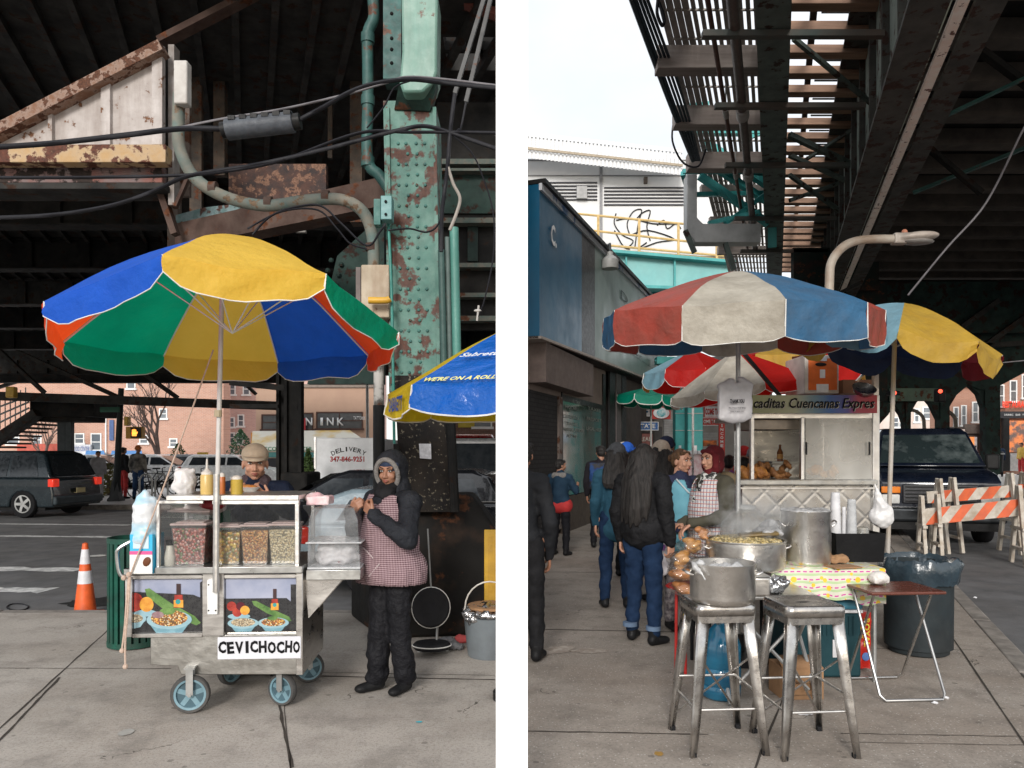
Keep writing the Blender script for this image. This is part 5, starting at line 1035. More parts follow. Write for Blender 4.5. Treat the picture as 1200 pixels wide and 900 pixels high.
cb('green_crate', mat('crate_green', (.01, .09, .05), rough=.5), 193, 590, 240, 650, .47, .02)
def bottle(label, px, y, w_, py_t, py_c, m_, capm, conic=True):
    b = W(px, y, 580.2); o = thing('squeeze_bottle', label, 'bottle', b, 0, 'squeeze bottles on the case roof'); r_ = w_*k/2; h1 = (580-py_c)*k; h2 = (580-py_t)*k
    g = MB(); g.lathe([(r_*.95, 0), (r_, .01), (r_, h1*.92), (r_*.85, h1)], n=20); g.build('bottle', m_, o); g = MB(); g.lathe([(r_*.88, h1-.005), (r_*.9, h1+.012), (r_*.5, h1+.022)]+([(r_*.2, h1+.035), (r_*.12, h2)] if conic else [(0, h1+.024)]), n=18); g.build('cap', capm, o)
YS = mat('yellow_sauce', (.62, .45, .16), (.55, .38, .12), s=3, rough=.3, stretch=(1, 1, .2)); CAPW = mat('cap_white', (.7, .66, .6), rough=.35)
bottle('tall yellow squeeze bottle with a pale pointed cap on the case roof', 236, .1, 15, 538, 556, YS, CAPW); bottle('orange sauce bottle just left of the parasol pole', 251, .14, 8, 552, 559, mat('orange_sauce', (.5, .14, .03), rough=.35), CAPW, False); bottle('mustard yellow bottle right of the parasol pole', 271, .1, 14, 555, 562, mat('mustard', (.48, .33, .05), (.4, .28, .04), rough=.3), CAPW, False)
BAGW = mat('bag_white', (.72, .71, .7), (.6, .59, .59), s=5, rough=.4, bump=.25, bs=10)
o = thing('plastic_bag', 'white bundled paper or plastic bag standing on the case roof', 'bag', W(206, .15, 580)); raw('bag', blob([('c', (0, 0, .05), (0, 0, .1), .07, .062), ('c', (-.02, 0, .1), (-.04, 0, .145), .045, .015), ('c', (.02, 0, .1), (.05, 0, .14), .045, .015)], .008, 2, .012, 18), BAGW, o)
# hanging printed bag at the left end of the case
o = thing('shopping_bag', 'tall white plastic bag over a blue printed box at the left end of the case', 'bag', W(172, -.02, 670)); zb = Zp(670); ZZ = lambda py: Zp(py)-zb; XX = lambda px: (px-172)*k
g = MB(); g.bb(XX(159), -.03, 0, XX(185), .12, ZZ(625)); g.build('printed_box', mat('box_blue', (.03, .4, .65), (.05, .45, .7), rough=.4, bump=.05), o)
g = MB(); g.bb(XX(159.0), -.033, 0, XX(185), -.0305, ZZ(648)); g.build('white_print', WHITE, o, smooth=False); g = MB(); g.bb(XX(159), -.0345, ZZ(648), XX(185), -.0315, ZZ(644)); g.build('pink_print', mat('pink_print', (.75, .1, .3)), o, smooth=False)
g = MB(); g.bb(XX(163), -.0345, ZZ(641), XX(181), -.0315, ZZ(627)); g.build('white_label', mat('label_ice', (.6, .75, .85)), o, smooth=False); g = MB(); g.sph((XX(172), -.035, ZZ(633)), (.008, .003, .018)); g.build('pink_drop', mat('pink_print', (.75, .1, .3)), o)
g = MB(); g.sph((XX(179), -.036, ZZ(656)), (.022, .006, .03), 10, Matrix.Rotation(.5, 3, 'Y')); g.build('cone_picture', mat('cone_brown', (.15, .05, .02)), o)
raw('bag_film', blob([('c', (XX(171), .03, ZZ(628)), (XX(172), .03, ZZ(595)), .075, .075), ('c', (XX(168), .02, ZZ(595)), (XX(172), .03, ZZ(578)), .055, .03), ('c', (XX(178), .02, ZZ(600)), (XX(182), .03, ZZ(585)), .04, .025)], .008, 2, .014, 12), mat('bag_blue_white', (.66, .68, .7), (.15, .5, .7), s=2.6, rough=.3, bump=.3, bs=14, lo=.42, hi=.58, stretch=(.6, .6, 1.6)), o)
# pastry dome on the tray
o = thing('plastic_case', 'clear domed plastic bin of bagged snacks on the right hand tray', 'container', W(388, .2, 669), R(3)); CLR = glass('cloudy_plastic', (.93, .94, .95), .1, .3, (.62, .64, .66), rough=.15)
w2 = 30*k; pts = [(-w2, 0), (w2*1.06, 0), (w2*1.0, .16), (w2*.95, .30), (w2*.8, .37), (-w2*.82, .37), (-w2*.95, .30), (-w2, .16)]
g = MB(); g.add([(x, -.17, z) for x, z in pts]+[(x*.95, .17, z) for x, z in pts], [tuple(range(8)), tuple(range(8, 16))[::-1]]+[(i, (i+1) % 8, (i+1) % 8+8, i+8) for i in range(8)]); g.build('dome', CLR, o, smooth=False)
g = MB(); g.bb(-w2*1.08, -.185, .155, w2*1.12, .185, .165); g.bb(-w2*1.02, -.18, .0, w2*1.07, .18, .012); g.build('rim', mat('plastic_rim', (.55, .56, .57), rough=.25), o, bev=.004)
raw('snack_bags', blob([('e', (0, 0, .05), (w2*.9, .13, .05)), ('e', (-.05, -.02, .11), (.08, .1, .05)), ('e', (.06, 0, .1), (.07, .1, .04))], .01, 1, .02, 14), mat('snack_white', (.72, .7, .7), (.6, .56, .56), s=11, rough=.35, rust=.16, rc=(.5, .03, .05), rs=26, bump=.4), o)
o = thing('takeout_box', 'pink striped paper takeout bag lying on the domed bin', 'bag', W(368, .15, 594.5)); raw('bag', blob([('b', (0, 0, .032), (.14, .12, .055)), ('e', (-.03, 0, .06), (.05, .05, .022)), ('e', (-.065, 0, .045), (.03, .05, .03))], .007, 2, .007, 22), mat('pink_bag', (.68, .42, .45), (.72, .6, .6), s=18, rough=.5), o)
# rope
def rope(label, pts, r_=.006): g = MB(); g.tube(spline([V(p) for p in pts], 5), r_, 6); return tag(g.build('rope', mat('rope', (.55, .42, .34), (.45, .33, .26), s=60, rough=.9)), label, 'rope', 'ropes on the cart')
rope('thin taut rope running from the parasol down to the cart handle', [W(250, .0, 410), W(232, -.04, 470), W(205, -.06, 550), W(180, -.07, 620), W(160, -.06, 672)], .005)
rope('knotted rope ends hanging down the left edge of the cart', [W(160, -.07, 670), W(158, -.08, 700), W(156, -.08, 730), W(153, -.08, 755)]); rope('longer knotted rope end hanging beside the first', [W(161, -.07, 672), W(160, -.085, 710), W(157, -.085, 745), W(157, -.085, 774)])
g = MB()
for p in (W(160, -.075, 670), W(153, -.08, 757), W(157, -.085, 775), W(154, -.07, 674)): g.sph(p, .016, 8)
tag(g.build('rope_knots', mat('rope', (.55, .42, .34))), 'knots tied in the rope at the cart handle', 'rope')
# ---- striped parasol
um = thing('parasol', 'large parasol with yellow, blue, red and green panels over the food cart', 'parasol', W(256, -.045, HY)-V((0, 0, H)))
pl = MB(); pl.tube([(0, 0, .75), (.005, 0, 1.2), (.035, .02, 2.8)], .0135, 10); pl.build('pole', mat('pole_white', (.62, .6, .58), (.5, .49, .47), rough=.4), um); pl = MB(); pl.tube([(0, -.0, .72), (.004, 0, 1.42)], .019, 10); pl.build('pole_sleeve', ALU, um)
pl = MB(); pl.tube([(.012, 0, 1.76), (.013, 0, 1.80)], .022, 10); pl.build('clamp_knob', mat('tan_plastic', (.45, .38, .25), rough=.5), um)
Yf = fabric('fabric_yellow', (.95, .63, .09), .5, (.88, .57, .07)); Bf = fabric('fabric_blue', (.015, .13, .72), .45); Rf = fabric('fabric_red', (.95, .09, .015), .5); Gf = fabric('fabric_green', (.0, .38, .2), .5)
PIPE = mat('piping_white', (.8, .78, .74), rough=.6)
canopy(um, (.12, .0, 2.83), .97, .54, [Rf, Bf, Yf, Gf, Rf, Bf, Yf, Gf], tilt=(-6, 0), a0=2, n=8, val=.15, droop=1.35, sag=.015, ribm=WHITE, pipe=PIPE, flare=-.1, scall=.5, seed=3, wob=.03, zo=[-.03, 0, 0, -.02, -.10, -.08, .06, .08])
# ------------------------------------------------------------------ people at the left cart
PUFF = mat('grey_puffer', (.013, .014, .018), (.024, .026, .032), s=8, rough=.7, bump=.5, bs=13, bd=.03)
FUR = mat('fur_trim', (.24, .225, .215), (.15, .14, .13), s=60, rough=1, bump=.8, bs=90)
GING = checker('gingham', (.45, .33, .35), (.06, .012, .022), .0125)
TRIMW = mat('trim_pink', (.5, .4, .41), rough=.8)
def hood(o, S, P, Mh, s, nb, m, fur, fr=.017):
    el_ = [('e', P(0, .03, .02), (.115*s, .128*s, .13*s), Mh), ('c', P(0, .05, -.06), nb+V((0, .03*s, 0)), .1*s, .11*s)]
    Mi = Mh.inverted(); c0 = P(0, 0, 0)
    def pred(v):
        q = Mi@(v-c0)/s; return not (q.y < .0 and (q.x/.082)**2+((q.z+.015)/.105)**2 < 1)
    shell('hood', m, o, el_, pred, .012, .006, .012)
    g = MB(); g.tube([P(.084*math.cos(t), -.055-.02*math.cos(t*2)*0-.025*math.sin(t), -.015+.107*math.sin(t)) for t in [2*math.pi*i/28 for i in range(29)]], fr*s, 8, False); o_ = g.build('hood_trim', fur, o)
def vend(o, S, P, Mh, s, sh, A, nb, hc, w):
    hood(o, S, P, Mh, s, nb, PUFF, FUR)
    raw('scarf', blob([('c', P(-.04, -.03, -.11), P(.04, -.03, -.11), .045*s, .045*s), ('e', nb+V((0, -.07, .0)), (.09, .06, .06))], .01, 2, .01, 20), BLKC, o)
    el_ = [('c', S(-.08, .0, .86), S(.08, .0, .86), .215*s, .215*s), ('c', S(0, 0, .86), S(0, -.01, 1.1), .22*s, .21*s), ('c', S(0, -.01, 1.1), S(0, 0, 1.27), .21*s, .19*s), ('c', S(-.12, .01, 1.36), S(.12, .01, 1.36), .115*s, .115*s)]
    def pred(v): z = v.z/s; return z > .80 and z < 1.42 and abs(v.x)/s < (.4 if z < 1.12 else .235-(z-1.12)*.3) and not (z > 1.36 and abs(v.x)/s < .06)
    shell('apron', GING, o, el_, pred, .012, .012, .005, 5)
    g = MB(); g.tube([S(.243*math.cos(t)*1.0, -.0+.215*math.sin(t), .803) for t in [2*math.pi*i/28 for i in range(29)]], .006, 6, False); g.build('apron_hem', TRIMW, o) if False else None
    g = MB(); g.tube([S(-.15, -.19, 1.06), S(-.03, -.222, 1.05), S(.06, -.22, .99)], .005, 5); g.tube([S(.02, -.222, .86), S(.1, -.2, .95)], .006, 5); g.build('pocket_trim', TRIMW, o)
P0 = V((at(458, 0, 4.86).x, 4.86, 0))
person('short vendor in a fur trimmed hood and maroon gingham apron, hands raised to the mouth', P0, 1.53, -38, SKIN, yaw=22, pitch=-4, coat='puffy', coatm=PUFF, trm=mat('black_snow_trousers', (.008, .008, .01), (.016, .016, .019), s=8, rough=.6, bump=.6, bs=10, bd=.04), cuff=.082, trw=1.15, wide=1.04,
       arms={-1: ((-.27, -.1, 1.13), (-.105, -.27, 1.30), (.62, -.05, .62), (.2, .9, .3)), 1: ((.29, -.11, 1.12), (.12, -.27, 1.30), (-.7, -.1, .5), (-.2, .9, .3))}, legs={-1: ((-.085, -.03, .49), (-.1, -.04, .085), -18), 1: ((.085, -.0, .49), (.085, .06, .085), 8)}, hat='beanie', hatm=mat('navy_knit', (.02, .03, .06), (.035, .05, .09), s=40, rough=.9, bump=.8, bs=60), curl=75, extra=vend, quilt=.5, group='people at the food stands')
def capm(o, S, P, Mh, s, sh, A, nb, hc, w):
    g = MB(); m = (P(0, -.14, -.05)); 
    raw('collar', blob([('c', nb+V((-.05, 0, 0)), nb+V((.05, 0, 0)), .075*s, .075*s), ('c', nb+V((-.05, -.05, -.02)), nb+V((.05, -.05, -.02)), .05*s, .05*s)], .01, 3, .008, 14), mat('fleece_collar', (.1, .07, .08), (.05, .03, .035), s=25, rough=1, bump=.7), o)
BEIGE = mat('beige_cap', (.5, .4, .29), (.43, .34, .25), s=30, rough=.9, bump=.2)
P1 = V((at(299, 0, 5.25).x, 5.25, 0))
person('person in a beige cap and navy jacket eating orange food behind the food cart', P1, 1.58, 12, SKINL, yaw=6, pitch=-6, coat='puffy', hs=1.14, coatm=mat('navy_jacket', (.008, .013, .03), (.014, .02, .04), s=8, rough=.65, bump=.5, bs=12, bd=.03), hat='cap', hatm=BEIGE, wide=1.08,
       arms={-1: ((-.29, -.1, 1.15), (-.13, -.28, 1.33), (.55, -.15, .55), (.3, .7, .5)), 1: ((.33, -.12, 1.18), (.13, -.29, 1.33), (-.6, -.2, .45), (-.2, .6, .6))}, curl=45, extra=capm, group='people at the food stands')
tr = thing('food_tray', 'small pale foam tray of orange food held to the mouth by the capped person', 'food tray', P1+V((.065, -.335, 1.285)), R(12))
g = MB(); g.lathe([(.035, 0), (.062, .035), (.064, .037)], sx=1.25, sy=.8); g.build('tray', mat('foam', (.75, .72, .68), rough=.6), tr); raw('food', blob([('e', (0, 0, .034), (.065, .04, .02)), ('e', (-.04, -.02, .02), (.03, .02, .03))], .006, 1, .004, 60), mat('orange_food', (.65, .18, .03), (.5, .25, .08), s=40, rough=.35), tr)
g = MB(); g.tube([(-.03, -.02, .04), (-.1, -.05, .1)], .004, 6); g.build('spoon', WHITE, tr)
# ---- blue and yellow parasol, half hidden by the post
ub = thing('parasol', 'blue and yellow food parasol reading WE ARE ON A ROLL half hidden by the white post', 'parasol', (-.02, 4.72, 0)); ub['label'] = 'blue and yellow parasol lettered WE\'RE ON A ROLL beside the white post'
g = MB(); g.tube([(0, 0, 0), (0, 0, 2.3)], .014, 8); g.build('pole', GALV, ub); g = MB(); g.lathe([(.1, 0), (.1, .05), (.03, .07)], n=20); g.build('pole_foot', BLACK, ub)
SB = fabric('fabric_cobalt', (.0, .12, .55), .25); SY = fabric('fabric_lemon', (.75, .55, .02), .4)
SB.node_tree.nodes['Principled BSDF'].inputs['Roughness'].default_value = .25; SB.node_tree.nodes['Principled BSDF'].inputs['Specular IOR Level'].default_value = .7
canopy(ub, (0, 0, 2.33), .76, .42, [SB, SY, SY, SY, SY, SB, SB, SB], a0=0, n=8, val=.15, droop=1.15, sag=.02, ribm=BLACK, pipe=PIPE, flare=.1, scall=.15, rscale=lambda k: .1 if k in (0, 1, 7) else (.5 if k in (2,) else 1.0), seed=5, wob=.02, pr=.005)
def on_panel(s_, m_, a1, a2, r_, u, w_, h_, z0=2.33, Rr=.76, drop=.42, dr=1.15, off=.02, bold=.03, shear=0, vz=0):
    p = lambda a, r: V((Rr*r*math.cos(R(a)), Rr*r*math.sin(R(a)), z0-drop*r**dr)); A_, B_ = p(a1, r_), p(a2, r_); x = (B_-A_).normalized(); c = A_.lerp(B_, u); up = V((0, 0, z0))-A_.lerp(B_, .5); up = (up-x*up.dot(x)).normalized(); n_ = x.cross(up)
    if vz: up = V((0, 0, 1)); n_ = x.cross(up); c = c+V((0, 0, vz))
    c = c+n_*off; text(s_, m_, ub, (0, 0, 0), w_, h_, bold=bold, M=Matrix.Translation(c)@Matrix((x, up, n_)).transposed().to_4x4(), shear=shear, ext=0)
LWY = mat('letter_lemon', (.85, .8, .25), rough=.5, bump=0)
on_panel("WE'RE ON A ROLL", LWY, 225, 270, .93, .47, .44, .05, shear=.15, off=.016)
on_panel('Sabrett', LW, 225, 270, .62, .52, .24, .06, shear=.3, off=.03, bold=.02)
on_panel('SABRETT', mat('letter_navy', (.01, .06, .3), bump=0), 180, 225, 1.0, .5, .34, .085, off=.024, vz=-.075, bold=.03)
g = MB(); g.tube([(-.30+.13*math.cos(t), -.38+.02*math.sin(t), 2.06+.05*math.sin(t)+.03*math.cos(t)) for t in [math.pi*2*i/20 for i in range(21)]], .003, 5, False)
# ---- behind the vendor
o = thing('folding_chair', 'small black padded chair with round back and white piping behind the aproned vendor', 'chair', gp(503, 768)); BP = mat('black_pad', (.02, .02, .022), rough=.6); RXZ = Matrix.Rotation(R(80), 3, 'X')
g = MB(); g.lathe([(0, -.02), (.135, -.018), (.148, 0), (.135, .018), (0, .02)], (.0, .12, .34), 28, RXZ, sx=1, sy=1.05); g.build('backrest', BP, o); g = MB(); g.lathe([(.147, -.006), (.153, 0), (.147, .006)], (0, .12, .34), 28, RXZ, sy=1.05, ring=True); g.build('piping', PIPE, o)
g = MB(); g.lathe([(0, 0), (.13, 0), (.15, .025), (.13, .05), (0, .055)], (.02, .0, .05), 28, None, sy=.8); g.build('seat', BP, o); g = MB(); g.lathe([(.146, .0), (.153, .005), (.146, .01)], (.02, 0, .075), 28, None, sy=.8, ring=True); g.build('piping', PIPE, o)
g = MB(); g.tube([(-.0, .12, .5), (-.03, .16, .95)], .007, 6); g.tube([(.05, .14, .2), (.05, .05, .06)], .01, 6); g.tube([(-.1, .1, 0), (.14, .1, 0.01)], .012, 6); g.build('frame', GALV, o)
bc = V((at(574, 0, 5.75).x, 5.75, 0)); o = thing('bucket', 'grey pail covered with crumpled foil and cardboard standing against the black pedestal', 'bucket', bc)
g = MB(); g.lathe([(.165, 0), (.17, .01), (.2, .3), (.207, .31)], n=30); g.build('pail', mat('pail_grey', (.2, .23, .25), (.16, .18, .2), s=4, rough=.45, dirt=.3), o)
raw('foil', blob([('e', (0, 0, .34), (.215, .215, .045)), ('e', (-.12, -.12, .31), (.08, .06, .05)), ('e', (.1, -.15, .31), (.08, .05, .05))], .012, 0, .03, 22), mat('foil', (.62, .62, .63), rough=.22, metal=1, bump=1, bs=30), o)
g = MB(); g.lathe([(.17, 0), (.172, .018), (0, .02)], (0, 0, .365), 24); g.build('cardboard_lid', CARD, o); g = MB(); g.tube([(-.2+.0, 0, .33)]+[(.19*math.cos(t), -.0, .36+.2*math.sin(t)) for t in [math.pi*(1-i/12) for i in range(13)]]+[(.2, 0, .33)], .006, 8); g.build('handle', CAPW, o)
o = thing('plastic_board', 'upright yellow plastic board leaning behind the foil covered pail', 'board', V((at(585, 0, 6.0).x, 6.0, 0))); g = MB(); g.bb(-.12, 0, 0, .1, .03, .93); g.build('board', mat('yellow_plastic', (.62, .36, .02), rough=.5, dirt=.2), o, bev=.005); g = MB(); g.bb(-.09, -.006, .05, .07, -.001, .88); g.build('panel', mat('yellow_plastic2', (.55, .31, .02), rough=.5), o)
o = thing('rag', 'crumpled grey and red cloths lying between the black chair and the pail', 'cloth', gp(536, 762)); raw('grey_cloth', blob([('e', (-.08, .05, .04), (.09, .06, .045)), ('e', (-.0, .0, .03), (.06, .05, .03))], .01, 1, .02, 18), mat('grey_rag', (.16, .16, .17), rough=.9), o); raw('red_cloth', blob([('e', (.03, .08, .07), (.06, .04, .035))], .008, 1, .01, 18), mat('red_rag', (.4, .06, .06), rough=.9), o)
# ================================================================== RIGHT STREET
def run(g, px, py, z, d1, d0=None, w=.1, h=.1, dir_=UR):
    """beam along the street starting where height z is seen at row py"""
    d = F*(H-z)/(py-HY) if d0 is None else d0; p = at(px, py, d); p.z = z; q = p+dir_*((d1-d)/dir_.y); g.beam(p, q, w, h); return p, q
# ---- shop row on the left of the pavement
bx = lambda d: .26+(d-12.5)*.351
sh_ = thing('shop_building', 'dark shop front with a blue and grey green sign band and closed roller gate', 'shop', (1.4, 16, 0))
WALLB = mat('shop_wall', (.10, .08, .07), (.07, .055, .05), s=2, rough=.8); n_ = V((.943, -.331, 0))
def wq(name, m, dA, dB, z0, z1, off=.0, z0b=None, z1b=None, t=.05, parent=None):
    """panel on the shop wall between distances dA and dB"""
    a = V((bx(dA), dA, 0)); b = V((bx(dB), dB, 0)); z0b = z0 if z0b is None else z0b; z1b = z1 if z1b is None else z1b; g = MB(); o_ = n_*off; b_ = n_*(off-t)
    f = [a+o_+Z*z0, b+o_+Z*z0b, b+o_+Z*z1b, a+o_+Z*z1]; k_ = [v-n_*t for v in f]; g.add(f+k_, [(0, 1, 2, 3), (7, 6, 5, 4), (0, 4, 5, 1), (1, 5, 6, 2), (2, 6, 7, 3), (3, 7, 4, 0)])
    return g.build(name, m, parent or sh_, world=True, smooth=False)
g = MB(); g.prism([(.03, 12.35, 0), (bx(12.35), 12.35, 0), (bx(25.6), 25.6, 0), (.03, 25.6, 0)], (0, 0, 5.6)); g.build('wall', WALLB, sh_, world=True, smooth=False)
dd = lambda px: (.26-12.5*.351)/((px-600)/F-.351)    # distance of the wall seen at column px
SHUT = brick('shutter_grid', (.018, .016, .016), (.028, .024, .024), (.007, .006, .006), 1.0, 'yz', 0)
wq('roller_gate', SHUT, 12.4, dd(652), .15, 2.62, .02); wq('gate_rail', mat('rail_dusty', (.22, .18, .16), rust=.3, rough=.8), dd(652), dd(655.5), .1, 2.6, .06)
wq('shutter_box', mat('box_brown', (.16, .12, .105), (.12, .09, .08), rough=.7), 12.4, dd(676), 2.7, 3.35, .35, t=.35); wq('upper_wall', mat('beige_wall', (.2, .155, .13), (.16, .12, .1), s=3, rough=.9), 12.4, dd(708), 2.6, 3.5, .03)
wq('window', mat('window_green', (.045, .06, .052), (.10, .12, .10), s=1.4, rough=.12, bump=0, lo=.3, hi=.75, spec=.6), dd(657), dd(704), .7, 2.55, .03); wq('window_frame', BLACK, dd(655.5), dd(657), .6, 2.7, .05); wq('window_frame', BLACK, dd(704), dd(707), .6, 3.4, .06); wq('window_frame', BLACK, dd(657), dd(704), 2.55, 2.66, .05)
wq('sill_wall', mat('sill_brown', (.09, .07, .055), rough=.8), dd(655), dd(707), 0, .68, .08)
for i, (a, b, m_) in enumerate(((709, 716, BLACK), (716, 722, mat('pillar_grey', (.13, .11, .11), rough=.7)), (722, 727, BLACK))): wq('pillar', m_, dd(a), dd(b), 0, 4.2, .12+.02*i)
LTX = mat('window_letters', (.22, .23, .2), rough=.5, bump=0)
def wtext(s_, m_, px, py, wpx, hpx, off, bold=.0, shear=0):
    d = dd(px); c = V((bx(d), d, H+(HY-py)*d/F))+n_*off; kx_ = d/F; x = V((.331, .943, 0)); wd = abs(dd(px+wpx/2)-dd(px-wpx/2))/.943
    text(s_, m_, sh_, (0, 0, 0), wd, hpx*kx_, bold=bold, shear=shear, ext=0, M=Matrix.Translation(-V(sh_.location))@Matrix.Translation(c)@Matrix((x, Z, n_)).transposed().to_4x4())
for i, (s_, x, y, w_) in enumerate((('INCOME TAX', 668, 470, 20), ('NOTARY', 668, 478, 16), ('DIVORCE', 668, 489, 17), ('TRAVEL', 668, 497, 15), ('IMMIGRATION', 670, 504, 24), ('ATM', 668, 511, 10), ('TAXES', 694, 480, 15), ('PASSPORT', 694, 492, 17), ('LEGAL HELP', 694, 503, 18))): wtext(s_, LTX, x, y, w_, 4, .05, .01)
zt = lambda px, py: H+(HY-py)*dd(px)/F
SGB = mat('sign_cyan_blue', (.002, .10, .2), (.002, .075, .155), s=.8, rough=.35); SGK = mat('sign_dark', (.035, .032, .034), rough=.4); SGG = mat('sign_green_grey', (.2, .27, .24), (.16, .22, .2), s=.6, rough=.4)
yb = lambda px: 400+(px-618)*.347; yt = lambda px: 232+(px-618)*.926*(1 if px < 740 else 1)
for nm, a, b, m_ in (('sign_panel_blue', 604, 658, SGB), ('sign_panel_dark', 658, 675, SGK), ('sign_panel_green', 675, 768, SGG)):
    wq(nm, m_, dd(a), dd(b), zt(a, yb(a)), zt(a, yt(a)), .4, zt(b, yb(b)), zt(b, yt(b)), .4)
wq('sign_lower_trim', mat('trim_pale', (.4, .34, .3), rough=.6), dd(604), dd(768), zt(604, yb(604)+3), zt(604, yb(604)), .43, zt(768, yb(768)+2.2), zt(768, yb(768)), .4)
wq('sign_top_dark', BLACK, dd(604), dd(745), zt(604, yt(604)-1), zt(604, yt(604)-6), .5, zt(745, yt(745)-.5), zt(745, yt(745)-4), .45); wq('sign_top_trim', mat('trim_white', (.6, .62, .66), (.1, .2, .4), s=1.6, rough=.5, lo=.55, hi=.6), dd(604), dd(745), zt(604, yt(604)+7), zt(604, yt(604)-1), .44, zt(745, yt(745)+3), zt(745, yt(745)-.5), .05)
wtext('C.', LW, 621, 279, 7, 24, .42, .03); wtext('Dr. Sanitas', mat('sign_grey_letters', (.06, .09, .09), bump=0), 740, 398, 40, 9, .42, 0); wtext('At  Healthcare  Surgery', mat('sign_grey_letters', (.06, .09, .09), bump=0), 722, 412, 28, 6, .42); wtext('Your first for health care and surgery care', mat('sign_grey_letters', (.06, .09, .09), bump=0), 735, 424, 62, 3, .42)
wtext('D', mat('sign_grey_letters', (.06, .09, .09), bump=0), 712, 350, 9, 10, .42); g = MB()
for (xa, ya, xb, yb_) in ((715, 397, 754, 416),): a = V((bx(dd(xa)), dd(xa), zt(xa, ya)))+n_*.43; b = V((bx(dd(xb)), dd(xb), zt(xb, yb_)))+n_*.43; g.beam(a, b, .03, .1)
g.build('blue_stripe', mat('stripe_blue', (.01, .12, .4), bump=0), sh_, world=True, smooth=False)
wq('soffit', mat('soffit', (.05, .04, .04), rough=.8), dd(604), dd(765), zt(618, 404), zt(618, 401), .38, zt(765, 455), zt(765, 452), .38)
o = thing('awning', 'bright blue awning at the far end of the dark shop row', 'awning', at(740, 450, 24)); g = MB(); g.prism([at(722, 438, 25), at(766, 455, 24), at(722, 459, 24)], (0, .5, 0)); g.build('canvas', mat('awning_blue', (.01, .1, .4), rough=.6), o, world=True, smooth=False)
o = thing('wall_lamp', 'grey bell shaped lamp hanging in front of the teal bridge above the shop sign', 'lamp', at(715, 316, 16)); g = MB(); g.lathe([(.17, 0), (.18, .02), (.18, .18), (.12, .25), (.07, .28), (.06, .36), (.03, .37)], at(715, 315, 16)); g.build('shade', mat('lamp_grey', (.35, .35, .34), (.25, .25, .24), rough=.5), o, world=True); g = MB(); g.tube([at(715, 294, 16), at(715, 286, 16), at(690, 300, 16.6)], .03, 8); g.build('arm', mat('lamp_dark', (.1, .11, .12)), o, world=True)
# ---- white station building and teal bridge behind
D = 34; WS = mat('station_white', (.72, .72, .72), (.64, .65, .66), s=.35, rough=.6, dirt=.15, dc=(.4, .4, .4)); sb = thing('station_building', 'white corrugated station building with louvres, graffiti and a yellow railing', 'station', at(720, HY, D)-V((0, 0, H)))
fbox('wall', WS, sb, 602, 186, 960, 300, D, .3); g = MB(); a, b = at(602, 158, D), at(800, 178, D)
N = 44
for i in range(N):
    t0 = i/N; p = at(602+198*t0, 155+22*t0, D-.3); q = at(602+198*t0, 183+22*t0, D-1.2); g.add([p, p+V((.09, 0, 0)), q+V((.09, 0, 0)), q, p+V((.09, .1, .0)), p+V((.18, .1, 0)), q+V((.18, .1, 0)), q+V((.09, .1, 0))], [(0, 1, 2, 3), (4, 5, 6, 7), (1, 4, 7, 2)])
g.build('corrugated_roof', WS, sb, world=True, smooth=False)
g = MB(); g.add([at(602, 153, D-.35), at(800, 175, D-.35), at(800, 179, D-.4), at(602, 158, D-.4)], [(0, 1, 2, 3)]); g.build('roof_edge', WS, sb, world=True, smooth=False)
g = MB(); g.beam(at(602, 172, D-1.05), at(800, 194, D-1.05), .08, .1); g.build('roof_purlin', mat('purlin_tan', (.4, .33, .24)), sb, world=True)
g = MB()
for i in range(6):
    y = 213+i*4; g.fr(602, y, 700, y+1.3, D-.08, .06); g.fr(708, y+6, 804, y+7.3, D-.08, .06)
g.build('louvres', mat('louvre_dark', (.05, .05, .06)), sb, world=True, smooth=False)
g = MB(); g.fr(703, 195, 706, 300, D-.1, .1); g.fr(662, 230, 663, 290, D-.05, .05); g.fr(602, 205, 810, 206, D-.05, .05); g.fr(602, 187, 810, 188, D-.05, .05); g.build('panel_joints', mat('joint_grey', (.25, .25, .26)), sb, world=True, smooth=False)
fbox('grey_box', mat('box_grey', (.4, .4, .4)), sb, 676, 218, 688, 232, D-.25, .2); fbox('vent_cap', mat('vent_brown', (.15, .12, .1)), sb, 755, 207, 759, 214, D-.2, .2)
g = MB(); GR = [[(722, 250), (720, 262), (729, 275), (742, 282), (736, 290)], [(722, 258), (740, 256), (765, 262), (790, 262)], [(738, 275), (735, 262), (742, 248), (752, 246), (748, 262), (744, 290)], [(745, 258), (752, 250), (762, 247), (758, 265), (762, 282)], [(770, 264), (778, 258), (782, 268), (792, 262), (798, 268)], [(740, 275), (760, 270), (790, 280), (770, 284), (748, 292), (758, 284)], [(720, 270), (730, 288), (738, 292)]]
for q in GR: g.tube(spline([at(x, y, D-.04) for x, y in q], 4), .028, 5)
g.build('graffiti', mat('spray_black', (.03, .03, .035), bump=0), sb, world=True)
YR = mat('railing_yellow', (.68, .47, .2), rough=.6); g = MB()
for (ya, yb_) in ((247, 267), (264, 288), (281, 300)): g.tube([at(640, ya, D-2), at(850, yb_, D-2)], .05, 6)
for i, x in enumerate((652, 701, 749, 795, 840)): y0 = 247+(x-640)*.095; g.tube([at(x, y0, D-2), at(x, y0+46, D-2)], .06, 6)
g.build('railing', YR, sb, world=True); g = MB(); g.add([at(640, 286, D-1.9), at(850, 302, D-1.9), at(850, 309, D-1.9), at(640, 293, D-1.9)], [(0, 1, 2, 3)]); g.build('yellow_kick_board', YR, sb, world=True, smooth=False)
tb = thing('teal_bridge', 'pale teal steel bridge girder crossing under the white station building', 'bridge', at(780, HY, 31)-V((0, 0, H)))
